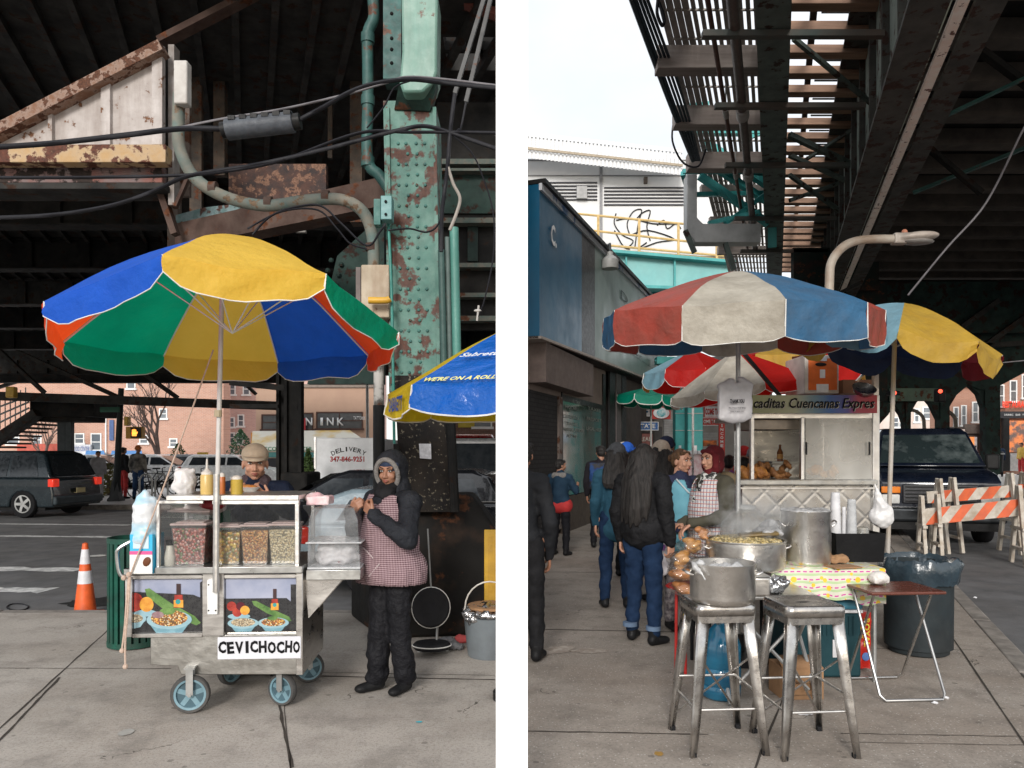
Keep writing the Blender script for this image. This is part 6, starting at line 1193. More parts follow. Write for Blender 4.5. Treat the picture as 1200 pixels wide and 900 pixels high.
TB = mat('bridge_teal', (.16, .42, .42), (.2, .46, .45), s=1, rough=.5, dirt=.2, dc=(.1, .2, .2)); g = MB(); g.prism([at(690, 293, 31), at(860, 308, 31), at(860, 342, 31), at(690, 336, 31)], (0, .4, 0)); g.build('web', TB, tb, world=True, smooth=False)
g = MB(); g.beam(at(690, 294, 30.9), at(860, 309, 30.9), .7, .12); g.beam(at(690, 336, 30.9), at(860, 341, 30.9), .7, .12); g.build('flange', TEALC, tb, world=True, smooth=False); g = MB(); g.fr(733, 300, 735, 336, 30.8, .15); g.fr(790, 304, 792, 338, 30.8, .15); g.build('stiffener', TEALC, tb, world=True, smooth=False)
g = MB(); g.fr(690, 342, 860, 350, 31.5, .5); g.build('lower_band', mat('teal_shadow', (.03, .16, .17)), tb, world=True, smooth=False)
# ---- elevated railway, right
er = thing('elevated_railway', 'elevated railway with open timber ties and slatted platform overhead at the upper right', 'railway viaduct', (5, 12, 0))
WOOD = mat('tie_wood', (.42, .26, .18), (.3, .185, .13), s=3, rough=.9, stretch=(.3, 3, 3), dirt=.4); WOODG = mat('tie_wood_grey', (.35, .3, .27), (.24, .2, .18), s=3, rough=.9, stretch=(.3, 3, 3))
SLAT = mat('slat_grey', (.36, .33, .3), rough=.9)
X1 = lambda d: 3.15+(d-9.05)*.351; X2 = lambda d: 3.9+(d-6.56)*.351; XL = lambda d: 1.95+(d-11.04)*.351
g = MB()
for i in range(15):
    x = 2.16+i*.118
    if i in (2, 6): w_ = .06
    p = V((x+(8.5-11.04)*.351, 8.5, 8.3)); g.beam(p, p+UR*24, .065 if i > 3 else .1, .03)
g.build('platform_slats', SLAT, er, world=True, smooth=False)
g = MB()
for i in range(30): d = 9+i*.8; g.bb(XL(d)+.25, d, 8.26, X1(d)-.1, d+.03, 8.29)
g.build('slat_ties', SLAT, er, world=True, smooth=False)
for d in (10.0, 12.1, 14.2, 16.4): g = MB(); g.bb(XL(d)+.03, d, 7.75, X1(d)+.15, d+.3, 8.12); g.build('platform_joist', WOODG, er, world=True, bev=.012)
for d in (18.5, 21, 24): g = MB(); g.bb(XL(d)+.1, d, 7.9, X1(d), d+.2, 8.15); g.build('platform_joist', WOODG, er, world=True, smooth=False)
for i in range(28):
    d = 9.0+i*.68; g = MB(); g.bb(X1(d)+.1, d, 8.15, X2(d)+.05, d+.22, 8.29); g.build('tie', WOOD, er, world=True, bev=.01)
g = MB()
for x in (.7, 1.5, 2.2): p = V((X1(8)+x*.9, 8, 8.55)); g.beam(p, p+UR*22, .1, .16)
g.build('rail', SOOT, er, world=True, smooth=False)
g = MB(); 
for i in range(60): d = 8.5+i*.36; g.bb(X1(d)+.75, d, 8.42, X1(d)+1.65, d+.02, 8.45)
g.build('walkway_grille', SOOT, er, world=True, smooth=False)
LG = mat('girder_green_black', (.12, .15, .135), (.075, .095, .085), s=3, rough=.75, rust=.3, rc=(.05, .025, .018), dirt=.3); g = MB()
p = V((X1(5.5), 5.5, 7.0)); q = V((X1(27), 27, 7.0)); g.beam(p, q, .42, .06); g.beam(p+Z*.6, q+Z*.6, .05, 1.2); g.beam(p+Z*1.15, q+Z*1.15, .42, .06); g.build('longitudinal_girder', LG, er, world=True, smooth=False)
for d in (9.6, 11.6, 14, 17.2, 20, 24): g = MB(); g.bb(XL(d)+1.0, d, 6.88, X2(d)-.2, d+.1, 6.96); g.build('cross_strut', mat('strut_brown', (.12, .085, .07), (.06, .08, .075), s=1, rough=.8), er, world=True, smooth=False)
for (a, b, w_) in (((930, 45, 10.5), (1022, 122, 12), .06), ((925, 158, 14.8), (1030, 208, 15.5), .1), ((925, 182, 15.5), (1015, 222, 16), .08), ((940, 190, 16), (1005, 148, 15), .06), ((925, 235, 17.5), (1010, 205, 17.5), .08), ((925, 205, 17), (1005, 262, 18), .08)): g = MB(); g.beam(at(*a), at(*b), w_, w_); g.build('sway_brace', LG, er, world=True, smooth=False)
# big girder with pale web panels
p = V((X2(4.2), 4.2, 5.5)); q = V((X2(24), 24, 5.5)); g = MB(); s_ = V((.943, -.331, 0))
BG = mat('big_girder', (.08, .077, .068), (.042, .041, .038), s=2.5, rough=.8, rust=.4, rc=(.06, .028, .02), rs=6)
g.beam(p-s_*.24, q-s_*.24, .34, .05); g.beam(p+s_*.27, q+s_*.27, .26, .05); g.build('bottom_flange', BG, er, world=True, smooth=False)
g = MB(); g.beam(p+s_*.035-Z*.01, q+s_*.035-Z*.01, .10, .04); g.build('sunlit_gap_strip', mat('sunlit_flaking_white', (.9, .82, .74), (.85, .7, .6), s=8, rough=.8, rust=.2, rc=(.25, .12, .08), rs=12, bump=.4), er, world=True, smooth=False)  # sunlit peeled gap between the flanges; the sunlight is painted as off-white
g = MB(); g.beam(p-s_*.05+Z*1.45, q-s_*.05+Z*1.45, .04, 2.8); g.build('girder_web', mat('web_pale', (.4, .47, .42), (.3, .36, .32), s=1.5, rough=.7, rust=.35, rc=(.1, .045, .03), rs=3), er, world=True, smooth=False)
for i in range(14): d = 6+i*1.35; c = V((X2(d), d, 6.95)); g = MB(); g.beam(c-s_*.1-Z*1.4, c-s_*.1+Z*1.35, .12, .12, up=UR); g.build('web_stiffener', BG, er, world=True, smooth=False)
for (a, b, z_) in ((-.3, -.1, 8.25),): g = MB(); g.beam(p-s_*.2+Z*2.75, q-s_*.2+Z*2.75, .5, .06); g.build('top_flange', BG, er, world=True, smooth=False)
# dark track deck to the right
g = MB(); a = X2(4.4)+.1; g.prism([(X2(4.2)+.2, 4.2, 6.9), (X2(4.2)+22, 4.2, 6.9), (X2(30)+32, 30, 6.9), (X2(30)+.2, 30, 6.9)], (0, 0, .3)); g.build('track_deck', SOOT, er, world=True, smooth=False)
JB = mat('joist_brown', (.09, .075, .062), (.055, .046, .04), s=3, rough=.9)
for i in range(20): d = 5+i*1.05; g = MB(); g.bb(X2(d)+.3, d, 6.62, X2(d)+16, d+.28, 6.88); g.build('deck_joist', JB, er, world=True, smooth=False)
p2 = V((X2(4.5)+7.5, 4.5, 5.3)); g = MB(); g.beam(p2+Z*.7, p2+UR*20+Z*.7, .3, 1.4); g.build('outer_girder', BG, er, world=True, smooth=False)
for (a, b, w_, m_) in (((1110, 135, 9.5), (1215, 85, 8.8), .05, TEALD), ((1070, 226, 12.5), (1215, 168, 11.5), .07, TEALD), ((1150, 60, 9), (1215, 108, 9), .1, SOOT), ((1090, 175, 11.5), (1150, 226, 11.5), .1, SOOT), ((935, 745*0+368, 16), (1010, 330, 16), .1, SOOT)): g = MB(); g.beam(at(*a), at(*b), w_, w_*.7); g.build('diagonal_brace', m_, er, world=True, smooth=False)
# end girder with arches
D = 22; ar = [(1028, 385), (1225, 385), (1225, 424), (1198, 438), (1172, 452), (1173, 556), (1156, 556), (1154, 480), (1147, 463), (1135, 457), (1121, 464), (1113, 476), (1113, 528), (1102, 528), (1100, 495), (1095, 480), (1085, 472), (1071, 477), (1067, 528), (1062, 528), (1058, 497), (1049, 486), (1041, 488), (1040, 528), (1028, 528)]
fa_ = fbox('portal_top', DKGREEN, er, 930, 330, 1230, 390, 21.4, .3)
for nm, pg in (('portal_beam', [(1028, 385), (1225, 385), (1225, 424), (1198, 438), (1172, 452), (1154, 457), (1147, 456), (1135, 450), (1070, 462), (1028, 478)]), ('portal_column', [(1154, 455), (1172, 450), (1173, 556), (1157, 556)]), ('portal_column', [(1102, 455), (1113, 455), (1113, 528), (1102, 528)]), ('portal_column', [(1061, 458), (1068, 458), (1067, 528), (1062, 528)])):
    g = MB(); g.prism([at(x, y, D+(.02 if nm == 'portal_column' else 0)) for x, y in pg], (0, .3, 0)); g.build(nm, DKGREEN, er, world=True, smooth=False)
for pg in ([(1154, 455), (1135, 449), (1148, 462), (1155, 482)], [(1113, 452), (1136, 450), (1121, 463), (1112, 478)], [(1102, 458), (1080, 460), (1092, 474), (1101, 492)], [(1067, 460), (1086, 458), (1074, 472), (1067, 484)], [(1062, 462), (1046, 470), (1057, 486), (1062, 500)], [(1028, 474), (1050, 472), (1041, 486), (1028, 500)]):
    g = MB(); g.prism([at(x, y, D+.06) for x, y in pg], (0, .25, 0)); g.build('arch_knee', DKGREEN, er, world=True, smooth=False)
for (a, b) in (((1028, 415), (1225, 400)), ((1050, 400), (1098, 372)), ((1100, 395), (1140, 420)), ((1140, 415), (1200, 372)), ((1120, 388), (1170, 352))): g = MB(); g.beam(at(*a, D-.8), at(*b, D-.8), .12, .14); g.build('portal_brace', SOOTL, er, world=True, smooth=False)
g = MB(); g.fr(930, 290, 1030, 340, 20, .2); g.fr(925, 330, 1040, 470, 20.4, .2); g.build('end_plate', mat('end_plate', (.015, .022, .02), (.05, .02, .015), s=3, rough=.8, rust=.3, lo=.45, hi=.8), er, world=True, smooth=False)
g = MB(); g.fr(1044, 455, 1100, 470, D-.3, .1); g.build('pale_green_plate', mat('pale_green', (.13, .19, .14), (.09, .12, .1), s=2, rough=.8, rust=.3), er, world=True, smooth=False)
# teal truss under the platform end
for a, b, w_ in (((808, 153), (908, 153), .2), ((818, 128), (818, 152), .5), ((824, 166), (908, 222), .17), ((826, 188), (905, 240), .14), ((800, 201), (905, 201), .1), ((820, 206), (900, 262), .15), ((815, 228), (905, 226), .1), ((866, 165), (908, 150), .1), ((850, 262), (905, 222), .1), ((905, 128), (905, 290), .2), ((800, 203), (806, 222), .1), ((830, 262), (890, 248), .1)):
    g = MB(); g.beam(at(*a, 17.5), at(*b, 17.5+random.uniform(0, 1)), w_, w_); g.build('teal_truss_member', TEALC, er, world=True, smooth=False)
o = thing('duct_frame', 'pale grey boxed steel frame corner hanging below the teal truss', 'frame', at(850, 280, 17)); g = MB(); g.prism([at(x, y, 17) for x, y in ((805, 204), (817, 204), (817, 255), (824, 262), (892, 262), (892, 284), (815, 284), (805, 270))], (0, .35, 0)); g.build('casing', mat('duct_grey', (.5, .5, .49), (.42, .42, .41), s=1.5, rough=.6, dirt=.3), o, world=True, bev=.015)
for a, b in ((at(803, 270, 16.9), at(814, 296, 16.9)), (at(850, 285, 17), at(860, 316, 17))): g = MB(); g.beam(a, b, .1, .1); g.build('strut', LG, o, world=True)
for lb, x0, x1, r_, m_, zz in (('thick brown pipe with pale collars hanging under the platform', 857, 885, .07, mat('pipe_brown', (.085, .06, .052), (.12, .09, .08), rough=.5), 7.0), ('thinner rusty pipe left of the thick brown one', 828, 876, .035, mat('pipe_rust', (.12, .06, .045), rough=.7), 7.3)):
    d0 = F*(H-zz)/(-8-HY); d1 = F*(H-zz)/(292-HY); a = at(x0, -8, d0); b = at(x1, 292, d1); o = thing('pipe', lb, 'pipe', a); g = MB(); g.tube([a, b], r_, 12); g.build('tube', m_, o, world=True)
    for t in (.28, .52, .8): c = a.lerp(b, t); dr = (b-a).normalized(); g = MB(); g.tube([c-dr*.15, c+dr*.15], r_*1.45, 14); g.build('collar', mat('collar_pale', (.34, .31, .29), (.25, .22, .2), rough=.6), o, world=True); g = MB(); g.tube([c-Z*0, c+Z*.5], .012, 6); g.build('hanger_rod', GALV, o, world=True)
for i in range(5): 
    a = at(738+i*4.5, -8, 10.6); b = at(812+i*2, 188, 16); g = MB(); g.tube(spline([a, a.lerp(b, .5)+V((.02*i, 0, -.05)), b]), .05 if i == 0 else .025, 6); tag(g.build('platform_cable', mat('cable_blue_black', (.03, .045, .06), rough=.5)), ('thick dark conduit along the outer edge of the platform', 'cable run just inside the thick platform conduit', 'middle cable of the bundle along the platform edge', 'fourth cable of the bundle along the platform edge', 'innermost cable of the bundle along the platform edge')[i], 'cable', 'cables along the platform edge')
cable('thin drooping loop of wire hanging below the platform edge', [(790, 138, 15), (788, 165, 15), (800, 190, 15), (818, 195, 15), (827, 175, 15)], .02)
cable('coiled cable hanging at the top of the platform edge', [(768, -8, 11), (778, 20, 11), (776, 30, 11), (770, 15, 11), (772, -8, 11)], .025)
cable('long thin rope slanting across the dark deck at the right', [(1064, 346, 9), (1110, 290, 9), (1156, 237, 9), (1200, 150, 8.5), (1225, 110, 8.5)], .012, mat('wire_grey', (.16, .15, .16)))
cable('thin wire stretched under the arches to the right', [(1175, 425, 12), (1225, 420, 12)], .01, mat('wire_grey', (.16, .15, .16)))
# street lamp
o = thing('street_lamp', 'curved pale street lamp reaching over the parasols under the railway', 'street lamp', V((at(972, 0, 9).x, 9, 0))); LP = mat('lamp_pole', (.52, .47, .4), (.36, .27, .2), s=3, rough=.5)
g = MB(); q = [V((at(972, 0, 9).x, 9, 0))]+spline([at(972, 380, 9), at(972, 330, 9), at(975, 306, 9), (at(990, 288, 9)), at(1012, 281, 9), at(1046, 280, 9)], 5); g.tube(q, .052, 12); g.build('pole', LP, o, world=True)
raw('lamp_head', blob([('b', at(1054, 280, 9), (.16, .13, .13)), ('e', at(1074, 278, 9), (.27, .15, .06), Matrix.Rotation(R(-5), 3, 'Y'))], .014, 3), mat('lamp_head', (.5, .44, .38), (.35, .3, .26), s=5, rough=.5), o, Matrix.Translation(-o.location)); g = MB(); g.sph(at(1075, 283.5, 8.98), (.2, .11, .035)); g.build('lens', mat('lens', (.3, .28, .26), rough=.2), o, world=True); g = MB(); g.sph(at(1060, 272, 9), .035); g.build('photocell', mat('photocell', (.5, .2, .12)), o, world=True)
# ---- far shops in the middle distance
D = 27; md = building('grey brick shops with white shutters behind the queue', 'building', 722, 905, 418, D, mat('grey_facade', (.32, .3, .28), (.24, .23, .22), s=2, rough=.8), [(838, 436, 848, 448), (858, 436, 868, 448), (772, 425, 780, 436), (785, 425, 790, 436)])
fbox('stone_band', mat('stone_band', (.3, .28, .25), (.2, .19, .17), s=6, rough=.9, stretch=(.3, 1, 4)), md, 824, 440, 850, 475, D-.1, .1)
for (x0, y0, x1, y1) in ((778, 492, 793, 545), (824, 507, 841, 535), (800, 500, 812, 560)):
    g = MB()
    for i in range(int((y1-y0)/2)): g.fr(x0, y0+i*2, x1, y0+i*2+1.6, D-.1-.02*(i % 2), .08)
    g.build('roller_shutter', mat('shutter_white', (.5, .5, .5), rough=.6), md, world=True, smooth=False)
fbox('dark_doorway', mat('shop_dark', (.05, .05, .06)), md, 728, 500, 776, 560, D-.05, .05); fbox('brown_panel', mat('panel_tan', (.3, .22, .17)), md, 793, 478, 806, 500, D-.12, .1); fbox('brown_fascia', mat('fascia_brown', (.22, .2, .19)), md, 728, 489, 762, 505, D-.12, .1)
def sign(label, x0, y0, x1, y1, d, bg, s_, fg, th=.6, bold=.03, rim=None, cat='sign', tw=.8, vert=False, dy=0, t=.08):
    o = thing('sign', label, cat, at((x0+x1)/2, (y0+y1)/2, d), 0); fbox('sign_face', bg, o, x0, y0, x1, y1, d, t)
    if rim: g = MB(); e = .8; g.fr(x0-e, y0-e, x1+e, y0, d-.02, t); g.fr(x0-e, y1, x1+e, y1+e, d-.02, t); g.fr(x0-e, y0, x0, y1, d-.02, t); g.fr(x1, y0, x1+e, y1, d-.02, t); g.build('sign_rim', rim, o, world=True, smooth=False)
    k_ = d/F
    if s_ and not vert: text(s_, fg, o, at((x0+x1)/2, (y0+y1)/2+dy, d-.02), (x1-x0)*tw*k_, (y1-y0)*th*k_, bold=bold, world=True)
    if vert:
        for i, ch in enumerate(s_): 
            if ch != ' ': text(ch, fg, o, at((x0+x1)/2, y0+(y1-y0)*(i+.6)/len(s_), d-.02), (x1-x0)*.5*k_*(.4 if ch == 'I' else 1), (y1-y0)/len(s_)*.72*k_, bold=.03, world=True)
    return o
SW = mat('sign_white', (.72, .72, .74), rough=.5, bump=0); SR = mat('sign_red', (.5, .03, .02), rough=.5, bump=0); SBL = mat('sign_navy_blue', (.01, .1, .32), rough=.5, bump=0)
sign('white shop sign lettered TRA L in blue under the green parasol', 727, 472, 762, 488, 24, SW, 'TRA  L', mat('letter_steel_blue', (.02, .15, .3), bump=0), .55, dy=-1, tw=.85)
sign('blue sign reading ESTATE above the brown poster', 741, 495, 771, 503.5, 23, SBL, 'ESTATE', LW, .62, rim=SW)
sg = sign('red square sign with a white oval globe under the green parasol', 764, 476, 786, 491, 23.6, SR, '', LW); g = MB(); g.lathe([(0, 0), (.22, 0), (.22, .01), (0, .012)], at(775, 484, 23.56), 24, Matrix.Rotation(R(90), 3, 'X'), sx=1.15, sy=.78); g.build('white_oval', SW, sg, world=True); g = MB(); g.sph(at(775, 484, 23.54), (.15, .015, .12)); g.build('globe', mat('globe_teal', (.05, .35, .4), (.6, .7, .7), s=9, bump=0), sg, world=True)
sign('dark red poster board with pale lettering behind the blue capped person', 748, 508, 765, 527, 23.2, mat('poster_brown', (.2, .06, .05)), 'REAL', mat('pale_letters', (.5, .45, .4), bump=0), .28, dy=-3, rim=BLACK)
sign('red and white sign reading INCOME TAX beside the thick teal column', 826, 476, 846, 488.5, 25, SW, 'COME TAX', SR, .6, bold=.04, tw=.95, rim=SR)
sign('lower red sign reading ME TAX below the white one', 823, 490, 843, 498, 24.8, SR, 'OME TAX', LW, .55, tw=.85, rim=SW)
sign('tall narrow red sign reading INCOME TAX vertically', 842.5, 496, 849.5, 543, 24, SR, 'INCOME TAX', LW, vert=True, t=.06)
sign('small orange and black sign on the shutter behind the headscarf', 824, 516, 840, 523, 24.6, mat('orange_neon', (.8, .2, .03), (.02, .02, .02), s=6, bump=0), '', LW)
def tealcol(label, x0, x1, yt_, yb_, d):
    o = thing('steel_column', label, 'column', at((x0+x1)/2, HY, d)-V((0, 0, H)), 0, 'teal columns behind the queue'); g = MB(); g.bb(at(x0, 0, d).x, d, 0, at(x1, 0, d).x, d+.4, at(0, yt_, d).z); g.build('shaft', TEALC, o, world=True, bev=.03)
    g = MB()
    for y in (463, 484, 504): g.fr(x0-.5, y, x1+.5, y+.8, d-.03, .03)
    g.build('band', GALV, o, world=True, smooth=False)
    g = MB(); g.fr(x0+(x1-x0)*.35, 522, x0+(x1-x0)*.6, 532, d-.02, .01); g.build('sticker', SW, o, world=True, smooth=False); return o
tealcol('slim dark teal column between the green parasol and the thick column', 791.5, 803, 430, 560, 22); tealcol('thick teal round edged column left of the red tax signs', 806, 824, 425, 548, 21)
g = MB(); g.beam(at(770, 420, 22.2), at(798, 455, 22.2), .12, .2); g.fr(770, 418, 830, 426, 22, .4); o = g.build('teal_knee', TEALC, None, smooth=False); tag(o, 'teal beam and knee brace joining the tops of the teal columns', 'beam')
gu = thing('parasol', 'green market parasol with white edge at the end of the shop row', 'parasol', V((at(763, 0, 19).x, 19, 0))); GU = fabric('fabric_market_green', (.0, .26, .17), .3); g = MB(); g.tube([(0, 0, 0), (0, 0, H+75*19/F)], .025, 8); g.build('pole', GALV, gu)
canopy(gu, (-.02, 0, H+75.5*19/F), .86, .24, [GU], tilt=(0, 4), n=8, a0=10, val=.22, droop=1.3, pipe=PIPE, flare=.1, scall=.45, seed=9, pr=.012)
# far street on the right
ft = at(1150, 556, 40).z; g = MB(); g.bb(at(1040, 0, 40).x, 38.5, -.3, 60, 120, ft); struct(g.build('far_pavement_right', mat('far_concrete', (.75, .73, .7), (.62, .6, .58), s=2), smooth=False))
BR3 = brick('brick_row', (.42, .21, .14), (.36, .17, .11), (.4, .3, .25), 1.0, dirt=.2)
fr_ = building('three storey brick row with cornice beyond the arches', 'building', 1100, 1172, 448, 47, BR3, [(1118, 478, 1122, 500), (1127, 476, 1131, 498), (1140, 472, 1145, 494), (1149, 470, 1153, 492), (1106, 482, 1110, 502), (1159, 476, 1163, 498)], depth=1)
fbox('cornice', mat('cornice_pale', (.55, .45, .38)), fr_, 1098, 446, 1173, 451, 46.5, .6)
f2 = building('nearer brick building with red lettered shop at the right edge', 'building', 1165, 1240, 425, 41, BR3, [(1169, 452, 1175, 476), (1184, 447, 1190, 470), (1198, 440, 1204, 466)], winm=mat('dusk_pane', (.04, .04, .045), (.15, .15, .15), s=1, rough=.2)); fbox('cornice', mat('cornice_pale', (.55, .45, .38)), f2, 1164, 420, 1240, 428, 40.6, .5)
fbox('shop_band', mat('band_dark', (.05, .05, .055)), f2, 1172, 482, 1240, 490, 40.7, .3); text('RESTAURANT', mat('neon_red', (.75, .05, .02), bump=0, emit=.4), f2, at(1191, 474, 40.6), 32/F*41, 8/F*41, bold=.05, world=True); text('DRINKS   BAR   FOOD', LW, f2, at(1192, 486, 40.6), 30/F*41, 2.2/F*41, world=True)
fbox('shop_window', mat('lit_window', (.7, .2, .06), (.12, .08, .07), s=2.2, rough=.3, bump=0, emit=.6, lo=.45, hi=.6), f2, 1183, 493, 1240, 530, 40.75, .2); fbox('window_rail', BLACK, f2, 1176, 490, 1183, 552, 40.7, .2); fbox('lower_panel', mat('lower_panel_white', (.5, .48, .46)), f2, 1184, 531, 1194, 552, 40.7, .2)
f3 = building('shop with orange lit window under the brick row', 'shop', 1118, 1172, 500, 43, mat('dark_facade', (.07, .055, .05), rough=.8), [], depth=1); fbox('shop_window', mat('lit_orange', (.8, .3, .08), (.5, .15, .05), s=2, bump=0, emit=.8), f3, 1133, 512, 1142, 536, 42.9, .1); fbox('fascia', mat('fascia_dk', (.1, .08, .07)), f3, 1131, 497, 1158, 508, 42.8, .2); fbox('door_frame', SW, f3, 1143, 512, 1145, 552, 42.8, .1); fbox('white_storey', mat('pale_storey', (.6, .5, .45)), f3, 1100, 503, 1132, 508, 42.8, .2)
f4 = building('pale pink brick buildings seen through the left arches', 'building', 1020, 1102, 462, 60, mat('pale_brick', (.55, .4, .34), (.6, .55, .5), s=.5, rough=.9), [(1046, 490, 1052, 500), (1072, 480, 1076, 494), (1082, 478, 1090, 490), (1054, 496, 1058, 506)], depth=1); fbox('shop_band', mat('band_mixed', (.6, .62, .65), (.1, .2, .45), s=.6), f4, 1020, 505, 1112, 516, 59, .5)
sign('bright blue awning board beyond the arches right of the van roof', 1111, 508, 1123, 516, 45, SBL, '', LW); sign('small green lit sign beyond the second arch', 1077, 509, 1086, 514, 50, mat('lime_lit', (.35, .7, .1), bump=0, emit=.5), '', LW)
for lb, x, y, d in (('red traffic light hanging by the pole of the yellow parasol', 1050, 461, 18), ('red traffic light at the top of the arch column', 1103, 459, 19)):
    o = thing('traffic_signal', lb, 'traffic signal', at(x, y, d), 0, 'red traffic lights'); g = MB(); g.fr(x-6, y-3, x+6, y+2, d, .25) if x < 1060 else g.fr(x-3, y-4, x+6, y+12, d, .25); g.build('housing', BLACK, o, world=True, bev=.03); g = MB(); g.sph(at(x-2 if x < 1060 else x-1, y-.5, d-.02), .05); g.build('red_lens', mat('red_lit', (1, .08, .04), bump=0, emit=4), o, world=True)
for lb, x, d in (('curved street lamp seen in the second arch', 1083, 30), ('curved street lamp seen in the third arch', 1120, 27)): o = thing('street_lamp', lb, 'street lamp', V((at(x, 0, d).x, d, 0)), 0, 'far street lamps'); g = MB(); g.tube(spline([at(x, 530, d), at(x, 500, d), at(x-2, 488, d), at(x-12, 481, d), at(x-20, 482, d)]), .07, 8); g.build('pole', mat('lamp_far', (.2, .17, .14)), o, world=True)
o = thing('lamp_globe', 'warm glowing lamp beside the right hand railway column', 'lamp', at(1165, 493, 30)); g = MB(); g.sph(at(1165, 493, 30), .13); g.build('globe', mat('amber_glow', (1, .45, .12), bump=0, emit=3), o, world=True)
o = thing('litter_bin', 'black litter bin at the foot of the right railway column', 'bin', V((at(1167, 0, 36).x, 36, at(0, 553, 36).z))); g = MB(); g.lathe([(.28, 0), (.33, .9), (.35, .92), (.3, .98)], n=16); g.build('bin_body', BLACK, o); g = MB(); g.lathe([(.36, .84), (.37, .84), (.37, .9), (.36, .9)], n=16); g.build('rim', GALV, o)
person('pedestrian in a dark coat beside the black bin under the arches', V((at(1171, 0, 38).x, 38, .3)), 1.7, 160, coatm=NAVY, trm=BLKC, hair='short', far=True, hands=False, cvox=.03, group='pedestrians far right'); person('pedestrian in yellow walking at the right edge of the picture', V((at(1197, 0, 39).x, 39, .35)), 1.7, -80, coatm=mat('yellow_coat', (.7, .45, .08)), trm=REDC, hair='short', far=True, hands=False, cvox=.03, group='pedestrians far right'); person('pedestrian in a maroon coat by the orange lit shop', V((at(1142, 0, 38).x, 38, .3)), 1.6, 100, coatm=mat('maroon_coat', (.12, .02, .03)), trm=BLKC, hair='short', far=True, hands=False, cvox=.03, group='pedestrians far right')
# ---- van
vd = 13.6; vc = V((at(1101, 0, vd).x, vd, -.13)); van = thing('van', 'dark blue full size van parked facing the camera behind the barricades', 'van', vc, R(-22+4)); VP = mat('van_paint', (.004, .007, .016), (.007, .011, .022), s=3, rough=.22, coat=.9, bump=0, dirt=.2, dc=(.05, .05, .06))
VW = 1.0
g = MB(); pf = [(0, .42), (0, .95), (-.0, 1.16), (.22, 1.28), (1.0, 1.42), (5.2, 1.42), (5.2, .42)]
g.add([(-VW, y, z) for y, z in pf]+[(VW, y, z) for y, z in pf], [tuple(range(7))[::-1], tuple(range(7, 14))]+[(i, (i+1) % 7, (i+1) % 7+7, i+7) for i in range(7)]); g.build('body', VP, van, bev=.07, seg=3)
g = MB(); lo_, hi_ = [(-.93, .93, 1.41), (-.74, .74, 2.13)], 0
g.add([(-.95, .78, 1.41), (.95, .78, 1.41), (.95, 5.2, 1.41), (-.95, 5.2, 1.41), (-.78, 1.42, 2.06), (.78, 1.42, 2.06), (.80, 5.0, 2.10), (-.80, 5.0, 2.10), (-.70, 1.6, 2.16), (.70, 1.6, 2.16), (.7, 4.9, 2.2), (-.7, 4.9, 2.2)], [(0, 1, 5, 4), (1, 2, 6, 5), (2, 3, 7, 6), (3, 0, 4, 7), (4, 5, 9, 8), (5, 6, 10, 9), (6, 7, 11, 10), (7, 4, 8, 11), (8, 9, 10, 11), (3, 2, 1, 0)]); g.build('cab', VP, van, bev=.03, seg=2)
wn = V((0, -.712, .70)).normalized()
g = MB(); g.add([V((-.86, .84, 1.47))+wn*.012, V((.86, .84, 1.47))+wn*.012, V((.73, 1.385, 2.02))+wn*.012, V((-.73, 1.385, 2.02))+wn*.012], [(0, 1, 2, 3)]); g.build('windscreen', mat('van_glass_reflection', (.02, .03, .032), (.16, .19, .19), s=2.2, rough=.05, spec=1, bump=0, lo=.45, hi=.75), van, smooth=False)  # pale patches in the glass colour stand in for reflections
for sx_ in (-1, 1):
    g = MB(); g.add([(sx_*.953, 1.1, 1.47), (sx_*.953, 2.0, 1.47), (sx_*.825, 2.0, 2.0), (sx_*.825, 1.5, 2.0)], [(0, 1, 2, 3)]); g.build('side_window', CARG, van, smooth=False)
    g = MB(); g.box((sx_*1.13, 1.15, 1.5), (.24, .1, .3)); g.build('mirror', BLACK, van, bev=.04)
    g = MB(); g.box((sx_*.80, -.012, .82), (.30, .05, .17)); g.build('headlight', HEADL, van, bev=.02); g = MB(); g.box((sx_*.80, -.014, .99), (.32, .05, .12)); g.build('indicator', AMB, van, bev=.015)
    for y in (.75, 4.4): g = MB(); g.lathe([(.2, -.12), (.36, -.12), (.38, -.08), (.38, .08), (.36, .12), (.2, .12)], (sx_*.86, y, .38), 24, Matrix.Rotation(R(90), 3, 'Y'), ring=True); g.build('tyre', RUBBER, van); g = MB(); g.lathe([(0, -.1), (.22, -.1), (.22, .1), (0, .1)], (sx_*.86, y, .38), 20, Matrix.Rotation(R(90), 3, 'Y')); g.build('rim', GALV, van)
g = MB(); g.box((0, -.01, .92), (1.22, .05, .36)); g.build('grille_frame', mat('grille_black', (.03, .03, .035), rough=.4), van, bev=.03); g = MB()
for i in range(5): g.box((0, -.045, .79+i*.065), (1.12, .02, .018))
g.build('grille_bars', BLACK, van, smooth=False); g = MB(); g.lathe([(0, -.01), (.11, -.008), (.12, 0), (0, .01)], (0, -.06, .93), 20, Matrix.Rotation(R(90), 3, 'X'), sx=1.3, sy=.6); g.build('badge', ALU, van)
g = MB(); g.box((0, -.1, .55), (2.04, .22, .26)); g.build('bumper', mat('bumper_dark', (.04, .045, .05), rough=.35, metal=.6, bump=0), van, bev=.05, seg=3); g = MB(); g.box((0, -.0, .36), (1.9, .3, .16)); g.build('air_dam', BLACK, van)
for x in (-.35, .3): g = MB(); g.beam((x, .86, 1.49), (x+.42, .93, 1.56), .018, .02); g.build('wiper', BLACK, van)
